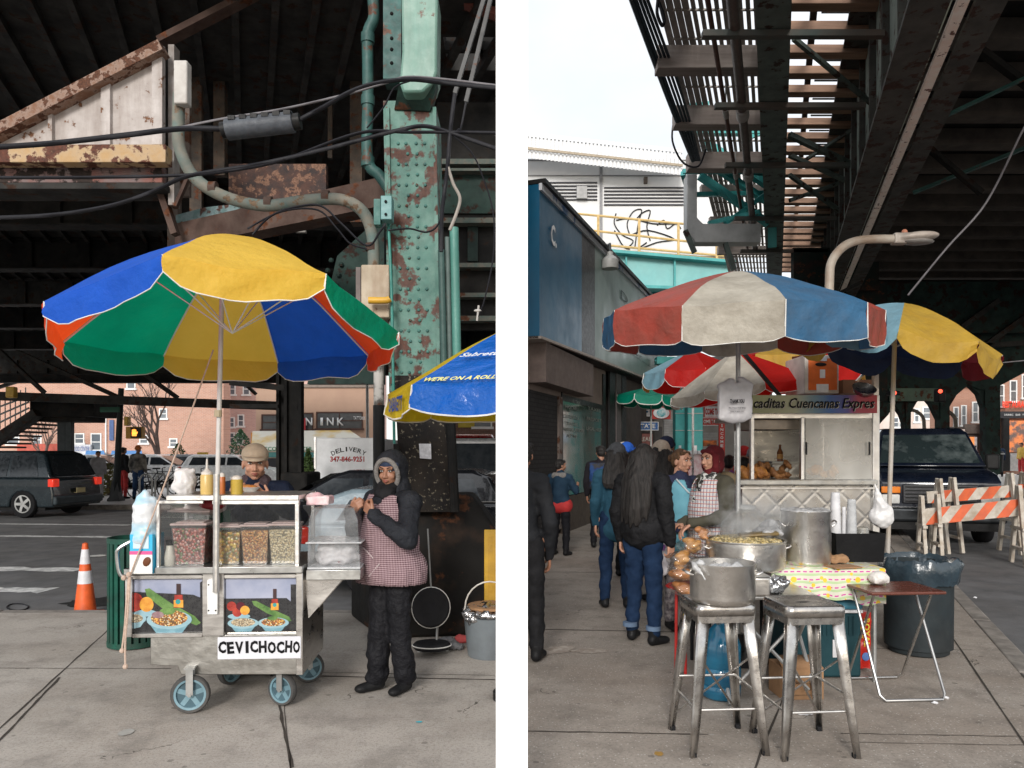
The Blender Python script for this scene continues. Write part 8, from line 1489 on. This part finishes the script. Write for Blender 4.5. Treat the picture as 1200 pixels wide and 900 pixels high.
# ---- bread on red stool
o = thing('red_stool', 'small stool with thin red legs under the bags of bread', 'stool', V((at(806, 0, 5.35).x, 5.45, 0)))
for x, y in ((-.085, -.1), (-.04, -.2), (.16, -.1), (.13, .15)): g = MB(); g.tube([(x*.9, y*.8, .58), (x, y, 0)], .011, 8); g.build('leg', REDP, o)
g = MB(); g.lathe([(.16, 0), (.17, .01), (.16, .02)], (.03, -.02, .57), 24); g.build('seat', REDP, o)
BRD = mat('bread_crust', (.42, .2, .06), (.55, .3, .1), s=7, rough=.35, bump=.2); BRD2 = mat('bread_brown', (.33, .13, .045), (.42, .19, .07), s=7, rough=.4, bump=.2); CLF = glass('bread_film', (1, .99, .97), .05, .04, (.8, .75, .7), rough=.1)
bb_ = [(804, 690, .085, BRD2, 'flat brown loaf wrapped in film at the bottom of the bread pile'), (800, 672, .08, BRD2, 'second brown loaf up in the bread pile'), (800, 655, .085, BRD, 'bag of golden rolls in the middle of the bread pile'), (812, 640, .085, BRD, 'bag of long golden rolls in the upper bread pile'), (822, 625, .07, BRD2, 'topmost bag of small buns leaning on the corn pan'), (796, 665, .06, BRD, 'small golden bun bag at the left edge of the pile')]
for i, (x, y, r_, m_, lb) in enumerate(bb_):
    c = at(x, y, 5.2); o = thing('bread_bag', lb, 'bread', c-V((0, 0, r_*.45)), 0, 'bags of bread'); els = []
    for j in range(1 if i < 2 else 4): els.append(('e', (0, 0, r_*.4) if i < 2 else (rnd.uniform(-.4, .4)*r_, rnd.uniform(-.4, .2)*r_, r_*(.2+.22*j)), (r_*1.25, r_*.9, r_*.5) if i < 2 else (r_*.62, r_*.42, r_*.3), Euler((rnd.uniform(-.3, .3), rnd.uniform(-.5, .5), rnd.uniform(-1, 1))).to_matrix()))
    raw('bread', blob(els, .008, 1, .004, 20), m_, o); raw('film', blob([('e', (0, 0, r_*.45), (r_*1.25, r_*.95, r_*.62))], .012, 0, .02, 26), CLF, o)
# ---- under and beside the tables
o = thing('water_bottle', 'large blue translucent water cooler bottle standing behind the left stool', 'water bottle', V((at(845, 0, 4.75).x, 4.76, 0))); BWt = mat('jug_blue', (.008, .09, .17), (.015, .15, .26), s=3, rough=.12, bump=.05, spec=.8, stretch=(1, 1, 3)); prof = [(.1, 0), (.122, .02), (.125, .08), (.118, .09), (.125, .10), (.125, .19), (.118, .2), (.125, .21), (.125, .33), (.1, .4), (.04, .46), (.03, .47), (.03, .52)]
g = MB(); g.lathe(prof, n=32); g.build('bottle', BWt, o, ang=60); g = MB(); g.lathe([(.033, .5), (.033, .545), (0, .55)]); g.build('cap', mat('cap_blue', (.03, .1, .3)), o); g = MB(); g.bb(.05, -.128, .12, .075, -.121, .28); g.build('dark_grip', mat('grip_dark', (.01, .04, .09)), o)
o = thing('cardboard_box', 'small brown cardboard carton with black printing under the empty stool', 'box', V((at(938, 0, 4.75).x, 4.8, 0)), R(3)); g = MB(); g.bb(-.14, -.1, 0, .125, .12, .2); g.build('box', CARD, o, bev=.003); g = MB(); g.add([(-.14, -.1, .2), (.12, -.1, .2), (.11, .02, .25), (-.13, .02, .25)], [(0, 1, 2, 3)]); g.build('flap', CARD, o, solid=.003); g = MB()
for (x0, z0, x1, z1) in ((-.12, .03, .06, .032), (-.12, .15, .06, .152), (-.12, .03, -.118, .15), (.06, .03, .062, .152), (.0, .06, .04, .062), (.0, .1, .04, .102), (.0, .06, .002, .1), (.04, .06, .042, .1)): g.bb(x0, -.1035, z0, x1, -.1015, z1)
g.build('printed_lines', BLACK, o, smooth=False)
text('US No.1', BT, o, (-.06, -.1025, .11), .09, .022, bold=.0, ext=.001)
o = thing('cooler', 'dark teal picnic cooler with pale blue lid under the table', 'cooler', V((at(969, 0, 5.1).x, 5.32, 0))); CO = mat('cooler_teal', (.012, .04, .05), (.018, .055, .065), s=4, rough=.5); g = MB(); g.bb(-.26, -.19, .01, .25, .2, .45); g.build('body', CO, o, bev=.02, seg=3); g = MB(); g.bb(-.27, -.2, .475, .26, .21, .54); g.build('lid', mat('cooler_lid', (.05, .22, .32), rough=.4), o, bev=.02, seg=3); g = MB(); g.bb(-.268, -.197, .452, .258, .208, .473); g.build('rim', SW, o, bev=.004); g = MB()
for i in range(8): g.bb(-.02+i*.03, -.197, .3, -.005+i*.03, -.1915, .43)
g.build('ribs', CO, o, smooth=False); g = MB(); g.bb(.05, -.197, .15, .12, -.1925, .27); g.build('sticker', SW, o, smooth=False)
o = thing('charcoal_bag', 'upright red bag with yellow ROYAL lettering beside the cooler', 'bag', V((at(1018, 0, 5.25).x, 5.35, 0))); raw('bag', blob([('b', (0, 0, .22), (.085, .1, .4)), ('e', (0, 0, .2), (.05, .06, .15))], .01, 3, .008, 14), mat('bag_red', (.55, .02, .012), rough=.3), o); text('ROYAL', mat('letter_yellow', (.85, .6, .05), bump=0), o, (.005, -.062, .28), .2, .042, ry=90, bold=.04); text('OAK', mat('letter_yellow', (.85, .6, .05)), o, (-.028, -.06, .28), .1, .02, ry=90, bold=.02); g = MB(); g.sph((0, -.06, .11), (.028, .004, .03)); g.build('blue_emblem', mat('emblem_blue', (.1, .2, .5)), o)
o = thing('red_can', 'small red can on the ground between the stool legs', 'can', V((at(956, 0, 5.0).x, 5.02, .28))); g = MB(); g.bb(-.02, -.02, -.02, .02, .02, .08); g.build('can', SR, o, bev=.01)
# trash can with liner
tc_c = V((at(1076, 0, 5.85).x, 5.85, 0)); o = thing('trash_can', 'big round dark grey trash can lined with a glossy blue black bag', 'trash can', tc_c); g = MB(); g.lathe([(.2, 0), (.215, .01), (.25, .66), (.262, .67), (.262, .70), (.245, .70), (.24, .05), (0, .05)], n=40); g.build('can', mat('trash_grey', (.028, .036, .04), (.018, .023, .026), s=4, rough=.55, dirt=.3), o); 
vs = []; fs = []; n = 64; prof = [(.235, .45), (.245, .70), (.27, .735), (.29, .70), (.285, .62), (.275, .56)]
for j, (r_, z) in enumerate(prof):
    for i in range(n):
        a = 2*math.pi*i/n; q = noise.noise(V((math.cos(a)*3, math.sin(a)*3, z*5)))+.6*noise.noise(V((math.cos(a)*9, math.sin(a)*9, z*7))); rr = r_+q*.022*(1 if j > 1 else .6)+(.05*max(0, math.cos(a-.0))**6 if j in (2, 3) else 0); vs.append((rr*math.cos(a), rr*math.sin(a), z+q*(.03 if j > 1 else .0)-(.05*abs(noise.noise(V((math.cos(a)*5, math.sin(a)*5, 3)))) if j == 5 else 0)))
for j in range(5):
    for i in range(n): fs.append((j*n+i, j*n+(i+1) % n, (j+1)*n+(i+1) % n, (j+1)*n+i))
g = MB(); g.add(vs, fs); g.build('liner', mat('bin_liner', (.018, .03, .04), (.03, .05, .065), s=8, rough=.16, bump=.9, bs=13, spec=.8), o, ang=80)
# tray table
c4 = [gp(0, 0)*0]; o = thing('tray_table', 'folding tray table with a brown top and tubular steel legs', 'folding table', V((at(1050, 0, 4.85).x, 4.9, 0)), R(4)); TT = mat('tray_brown', (.14, .045, .03), (.1, .03, .02), s=3, rough=.25, bump=.05, stretch=(1, 5, 1)); g = MB(); g.bb(-.25, -.2, .655, .24, .19, .675); g.build('top', TT, o, bev=.008, seg=3)
TS = mat('tube_steel', (.5, .5, .5), rough=.45, metal=1, bump=0); q = [V((-.2, -.1, .65)), V((-.2, -.02, .35)), V((-.2, -.24, .03)), V((-.17, -.255, .013)), V((.17, -.255, .013)), V((.2, -.24, .03)), V((.2, -.02, .35)), V((.2, .12, .64))]
g = MB(); g.tube([V((-.21, .1, .65)), V((-.21, -.22, .04)), V((-.185, -.24, .013)), V((.185, -.24, .013)), V((.21, -.22, .04)), V((.21, .1, .65))], .009, 8); g.build('leg_frame', TS, o); g = MB(); g.tube([V((-.19, -.12, .65)), V((-.19, .2, .04)), V((-.165, .22, .013)), V((.165, .22, .013)), V((.19, .2, .04)), V((.19, -.12, .65))], .009, 8); g.build('leg_frame', DKSTEEL, o)
o = thing('foam_container', 'white foam food container on the brown tray table', 'container', V((at(1039, 0, 4.85).x, 4.95, .677))); raw('container', blob([('e', (0, 0, .045), (.065, .06, .045)), ('b', (0, 0, .03), (.1, .09, .03))], .006, 2, .006, 30), mat('foam_white', (.74, .71, .67), rough=.6), o)
for lb, x, y in (('white crumpled scrap on the pavement right of the tray table', 1096, 825), ('pale crushed cup on the pavement under the cooler corner', 991, 803), ('small white litter in the gutter beyond the trash can', 1143, 701), ('tiny white scrap on the pavement by the left stool foot', 1109, 819), ('flattened pale straw paper behind the empty stool', 943, 838)): c = gp(x, y); raw_ = thing('litter', lb, 'litter', c); raw('scrap', blob([('e', (0, 0, .008), (.022 if 'straw' not in lb else .05, .012, .009))], .004, 0, .006, 60), SW, raw_)
patch('chalk_smear', 'long pale powder smear on the pavement near the left edge', 'stain', gp(651, 762), .17, .1, mat('chalk', (.42, .37, .32), (.29, .24, .2), s=14, rough=1, lo=.4, hi=.6), .5); patch('chalk_smear', 'smaller pale powder smear right of the long one', 'stain', gp(690, 763), .14, .07, mat('chalk', (.42, .39, .36)), .1); patch('yellow_spot', 'small yellow spill on the pavement at the bottom', 'stain', gp(772, 884), .022, .03, mat('yellow_spill', (.45, .26, .06)), .1)
# ------------------------------------------------------------------ people around the right stall
G_ = 'people at the right food stall'
at0 = lambda px, d: V((at(px, 0, d).x, d, 0))
PUFB = mat('black_puffer', (.008, .008, .009), (.018, .018, .02), s=7, rough=.7, bump=.5, bs=12, bd=.03); DNM = mat('dark_denim', (.008, .02, .05), (.014, .032, .075), s=10, rough=.85, bump=.2, bs=60)
def wh(o, S, P, Mh, s, sh, A, nb, hc, w):
    for kk in (-1, 1):
        g = MB(); g.tube([S(kk*.115, .03, .135), S(kk*.115, .03, .17)], .062*s, 14); g.build('jeans_cuff', mat('cuff_denim', (.12, .18, .28), rough=.9), o)
person('woman with long black hair in a black puffer coat and cuffed jeans seen from behind', at0(754, 6.1), 1.62, 138, SKINL, yaw=28, coat='puffy', coatm=PUFB, trm=DNM, hair='long', hair_len=.44, wide=1.04, extra=wh, quilt=.7, group=G_, legs={-1: ((-.1, -.01, .49), (-.115, .02, .085), -15), 1: ((.1, -.02, .49), (.125, -.02, .085), 18)}, curl=55, shoem=mat('black_boot', (.014, .014, .015), rough=.5))
person('person in a long blue coat with grey knitted hat behind the long haired woman', at0(722, 7.5), 1.63, 172, SKINL, yaw=30, coatm=mat('petrol_coat', (.012, .055, .09), (.02, .075, .115), s=5, rough=.85, bump=.3, bs=40), trm=DNM, hat='beanie', hatm=mat('grey_knit', (.07, .075, .08), (.05, .05, .055), s=40, rough=1), hair='long', hair_len=.2, hem=.72, group=G_, wide=.92)
def bpk(o, S, P, Mh, s, sh, A, nb, hc, w):
    raw('backpack', blob([('b', S(0, .2, 1.2), (.28, .16, .42)), ('b', S(0, .28, 1.12), (.22, .08, .22))], .014, 4, .008, 10), mat('backpack_blue', (.015, .05, .16), (.03, .03, .035), s=5, rough=.7, bump=.3, lo=.45, hi=.55), o); g = MB(); g.bb(-.05, .325, 1.2, .0, .33, 1.24); g.build('orange_tag', ORANGE, o)
person('dark haired person wearing a blue and black backpack beside the shop window', at0(704, 12.2), 1.66, 165, SKIN, yaw=20, coatm=mat('dark_hoodie', (.02, .018, .022), rough=.9), trm=mat('black_trousers', (.012, .012, .015)), hair='short', extra=bpk, group=G_, cvox=.02)
person('boy in a blue jacket with a fleece collar holding something by the roller gate', at0(657, 11.3), 1.45, 150, SKIN, yaw=-35, coatm=mat('boy_blue', (.012, .03, .055), (.02, .045, .075), s=6, rough=.8), trm=mat('black_trousers', (.012, .012, .015)), hair='short', group=G_, cvox=.02, arms={1: ((.26, -.08, 1.12), (.2, -.32, 1.2), (.2, -.8, .3), (-1, 0, .2)), -1: ((-.26, -.08, 1.12), (-.16, -.32, 1.2), (0, -.9, .3), (1, 0, .2))}, extra=lambda o, S, P, Mh, s, sh, A, nb, hc, w: (raw('fleece_collar', blob([('c', nb+V((-.08, .03, -.02)), nb+V((.08, .03, -.02)), .05, .05)], .012, 2, .006, 20), FUR, o), raw('red_shirt_hem', blob([('c', S(-.08, 0, .88), S(.08, 0, .88), .15*s, .15*s)], .02, 2), REDC, o)))
person('person in a dark jacket and black trousers right beside the white post', at0(612, 5.6), 1.64, 172, SKIN, yaw=0, coatm=mat('charcoal_jacket', (.016, .017, .02), (.024, .025, .028), s=6, rough=.7, bump=.3), trm=BLKC, hair='short', hatm=None, group=G_, wide=.82, arms={1: ((.1, -.06, 1.1), (.06, -.15, .95), (0, -.4, -1), (-1, 0, 0)), -1: ((-.22, .05, 1.08), (-.2, -.10, .80), (0, -.3, -1), (1, .2, 0))})
person('person in a bright blue cap standing beyond the grey hatted person', at0(735, 9.3), 1.66, 120, SKINL, yaw=20, coatm=mat('tan_coat', (.2, .14, .09)), trm=BLKC, hat='beanie', hatm=mat('bright_blue_cap', (.01, .1, .5), rough=.8), hair='short', group=G_, cvox=.02)
person('person in a cream knitted hat and black clothes beyond the long haired woman', at0(774, 7.8), 1.66, -165, SKIN, yaw=10, coatm=BLKC, trm=BLKC, hat='beanie', hatm=mat('cream_knit', (.55, .45, .36), (.45, .36, .28), s=40, rough=1, bump=.6), hair='long', hair_len=.25, group=G_, cvox=.018, wide=.9)
person('person in a navy knitted hat standing furthest back in the queue', at0(781, 8.6), 1.72, 170, SKIN, coatm=mat('rust_coat', (.3, .05, .03)), trm=BLKC, hat='beanie', hatm=mat('navy_knit2', (.02, .025, .05), rough=1), group=G_, cvox=.02, wide=.9)
def bluea(o, S, P, Mh, s, sh, A, nb, hc, w):
    el_ = [('c', S(-.06, .0, .9), S(.06, .0, .9), .195*s, .195*s), ('c', S(0, 0, .9), S(0, -.02, 1.15), .195*s, .195*s), ('c', S(0, -.02, 1.15), S(0, -.01, 1.3), .19*s, .17*s), ('c', S(-.09, .01, 1.36), S(.09, .01, 1.36), .1*s, .1*s)]
    shell('apron', mat('apron_blue', (.14, .36, .44), (.11, .3, .38), s=5, rough=.85, bump=.3), o, el_, lambda v: v.z/s > .62 and v.z/s < 1.41 and abs(v.x)/s < (.23 if v.z/s < 1.2 else .23-(v.z/s-1.2)*.5) and not (v.z/s > 1.33 and v.y < 0 and abs(v.x)/s < .05), .014, .01, .005)
    g = MB(); g.tube([S(-.13, -.1, 1.42), S(-.06, -.19, 1.3), S(0, -.2, 1.27), S(.06, -.19, 1.3), S(.13, -.1, 1.42)], .008, 6); g.build('apron_edge', mat('pale_edge', (.5, .58, .62)), o)
person('smiling woman in a pale blue apron over a navy sweater with pulled back hair', at0(799, 6.6), 1.58, 22, SKINL, yaw=18, pitch=-3, coatm=mat('navy_sweater', (.02, .025, .06), (.03, .035, .075), s=20, rough=.9, bump=.3), trm=mat('patterned_skirt', (.06, .05, .06), (.25, .22, .22), s=30, rough=.9), hair='pulled', hairm=mat('hair_brown', (.16, .085, .04), (.06, .03, .015), s=14, rough=.5, stretch=(3, 3, .4), bump=.5), extra=bluea, group=G_, arms={-1: ((-.27, .02, 1.1), (-.2, -.2, .98), (.6, -.6, .1), (0, 0, -1)), 1: ((.27, -.02, 1.12), (.14, -.26, 1.06), (-.5, -.7, .2), (0, 0, 1))})
def plaid(o, S, P, Mh, s, sh, A, nb, hc, w):
    el_ = [('c', S(-.07, .0, .8), S(.07, .0, .8), .21*s, .21*s), ('c', S(0, 0, .8), S(0, -.02, 1.15), .21*s, .19*s), ('c', S(0, -.02, 1.15), S(0, -.01, 1.3), .19*s, .172*s), ('c', S(-.09, .01, 1.36), S(.09, .01, 1.36), .1*s, .1*s)]
    m_ = checker('plaid', (.55, .52, .52), (.06, .07, .16), .032, True, (.4, .1, .07))
    shell('apron', m_, o, el_, lambda v: v.z/s > .60 and v.z/s < 1.41 and abs(v.x)/s < (.24 if v.z/s < 1.2 else .24-(v.z/s-1.2)*.45) and not (v.z/s > 1.3 and v.y < 0 and abs(v.x)/s < .06), .014, .01, .005)
    raw('print_scarf', blob([('c', nb+V((0, -.06, .0)), S(-.01, -.17, 1.22), .05*s, .035*s), ('c', nb+V((-.05, -.04, 0)), nb+V((.05, -.04, 0)), .05*s, .05*s)], .01, 2, .01, 20), mat('black_white_print', (.5, .5, .48), (.02, .02, .02), s=30, rough=.8, lo=.48, hi=.52), o)
    raw('hood', blob([('e', nb+V((0, .12, -.03)), (.13*s, .09*s, .08*s)), ('c', nb+V((-.11, .05, -.03)), nb+V((.11, .05, -.03)), .045*s, .045*s)], .012, 3, .01, 12), mat('olive_tan', (.16, .12, .07), (.12, .09, .05), s=8, rough=.9), o)
person('woman in a maroon headscarf and plaid apron over an olive hoodie reaching down', at0(834, 6.35), 1.60, -68, SKINL, yaw=6, pitch=-2, coatm=mat('olive_hoodie', (.075, .07, .05), (.055, .05, .035), s=6, rough=.9, bump=.35, bs=16), trm=BLKC, hat='scarf', hatm=mat('maroon_scarf', (.11, .008, .012), (.075, .006, .01), s=5, rough=.8, bump=.3), extra=plaid, group=G_, arms={1: ((.3, -.06, 1.1), (.16, -.34, 1.03), (-.15, -.75, -.55), (0, -.3, -1)), -1: ((-.24, .0, 1.1), (-.12, -.24, 1.0), (.3, -.8, 0), (0, 0, -1))}, curl=30)
o = person('person in a red shirt with white lettering seen from behind next to the cart', at0(872, 8.0), 1.50, 176, SKIN, coatm=mat('red_shirt', (.55, .03, .015), (.45, .025, .012), s=4, rough=.8), trm=BLKC, hair='short', group=G_, lean=.06); text('run', LW, o, (.02, .195, 1.14), .13, .05, rz=180, bold=.03)
person('person in a purple top behind the woman in the headscarf', at0(854, 9.2), 1.52, 160, SKIN, coatm=mat('purple_top', (.35, .12, .5), rough=.8), trm=BLKC, hair='short', group=G_, cvox=.02)
person('dark haired vendor behind the fried food facing the camera', at0(884, 9.0), 1.60, 0, SKIN, coatm=mat('grey_top', (.08, .08, .1), rough=.9), trm=BLKC, hat='beanie', hatm=mat('net_hat', (.25, .25, .28), rough=.9), hair='short', group=G_, cvox=.02)
person('person in a red hooded top beside the dark haired vendor', at0(872, 9.9), 1.62, 150, SKIN, coatm=mat('red_hood', (.45, .02, .02), rough=.8), trm=BLKC, hat='beanie', hatm=mat('red_hood', (.45, .02, .02)), group=G_, cvox=.02)
person('person in a tall white hat walking far behind the queue', at0(731, 13.5), 1.72, 30, SKIN, coatm=mat('grey_top', (.08, .08, .1)), trm=BLKC, hat='beanie', hatm=mat('white_hat', (.6, .55, .5)), group=G_, cvox=.025, far=True)
o = thing('plastic_bag', 'white carrier bag with purple print held beside the long haired woman', 'bag', at(776, 640, 6.3)); raw('bag', blob([('e', (0, 0, -.12), (.07, .05, .13)), ('c', (0, 0, -.02), (.0, 0, .08), .04, .01)], .01, 2, .012, 14), mat('bag_purple_print', (.6, .57, .6), (.3, .08, .4), s=9, rough=.4, lo=.56, hi=.6), o)
o = thing('plastic_bag', 'pale beige bag between the long haired woman and the bread', 'bag', at(785, 615, 6.6)); raw('bag', blob([('e', (0, 0, 0), (.08, .05, .14))], .01, 2, .014, 12), mat('bag_beige', (.45, .38, .35), rough=.6), o)
o = thing('pink_stand', 'stand with rows of pale pink packets behind the two women', 'stand', at(820, 560, 12)-V((0, 0, .5))); fbox('rack', mat('rack_pink', (.6, .3, .32), (.75, .68, .68), s=9, rough=.6), o, 806, 532, 834, 600, 12, .3)
g = MB()
for i in range(5): g.fr(806+i*6, 528, 811+i*6, 532, 11.9, .1)
g.build('packets', SW, o, world=True)
# steam rising from the corn pan
g = MB(); vm = bpy.data.materials.new('steam'); vm.use_nodes = True; nt = vm.node_tree; nt.nodes.remove(nt.nodes['Principled BSDF']); pv = nt.nodes.new('ShaderNodeVolumePrincipled'); pv.inputs['Color'].default_value = (1, 1, 1, 1)
vv = _vec(nt); dn = _ramp(nt, _noise(nt, vv, 7, 4), .45, .8); tcg = nt.nodes.new('ShaderNodeTexCoord'); gr = nt.nodes.new('ShaderNodeTexGradient'); gr.gradient_type = 'SPHERICAL'; mp_ = nt.nodes.new('ShaderNodeMapping'); mp_.inputs['Location'].default_value = (-1, -1, -1); mp_.inputs['Scale'].default_value = (2, 2, 2); nt.links.new(tcg.outputs['Generated'], mp_.inputs[0]); nt.links.new(mp_.outputs[0], gr.inputs[0])
nt.links.new(_math(nt, 'MULTIPLY', _math(nt, 'MULTIPLY', dn, _ramp(nt, gr.outputs['Fac'], 0, .6)), 14.0), pv.inputs['Density']); nt.links.new(pv.outputs[0], nt.nodes['Material Output'].inputs['Volume'])
c = at(880, 606, 5.0); g.sph((0, 0, 0), (.32, .2, .26), 20); o = g.build('steam', vm, None); o.location = c; tag(o, 'white steam rising from the wide corn pan', 'steam'); o['kind'] = 'stuff'
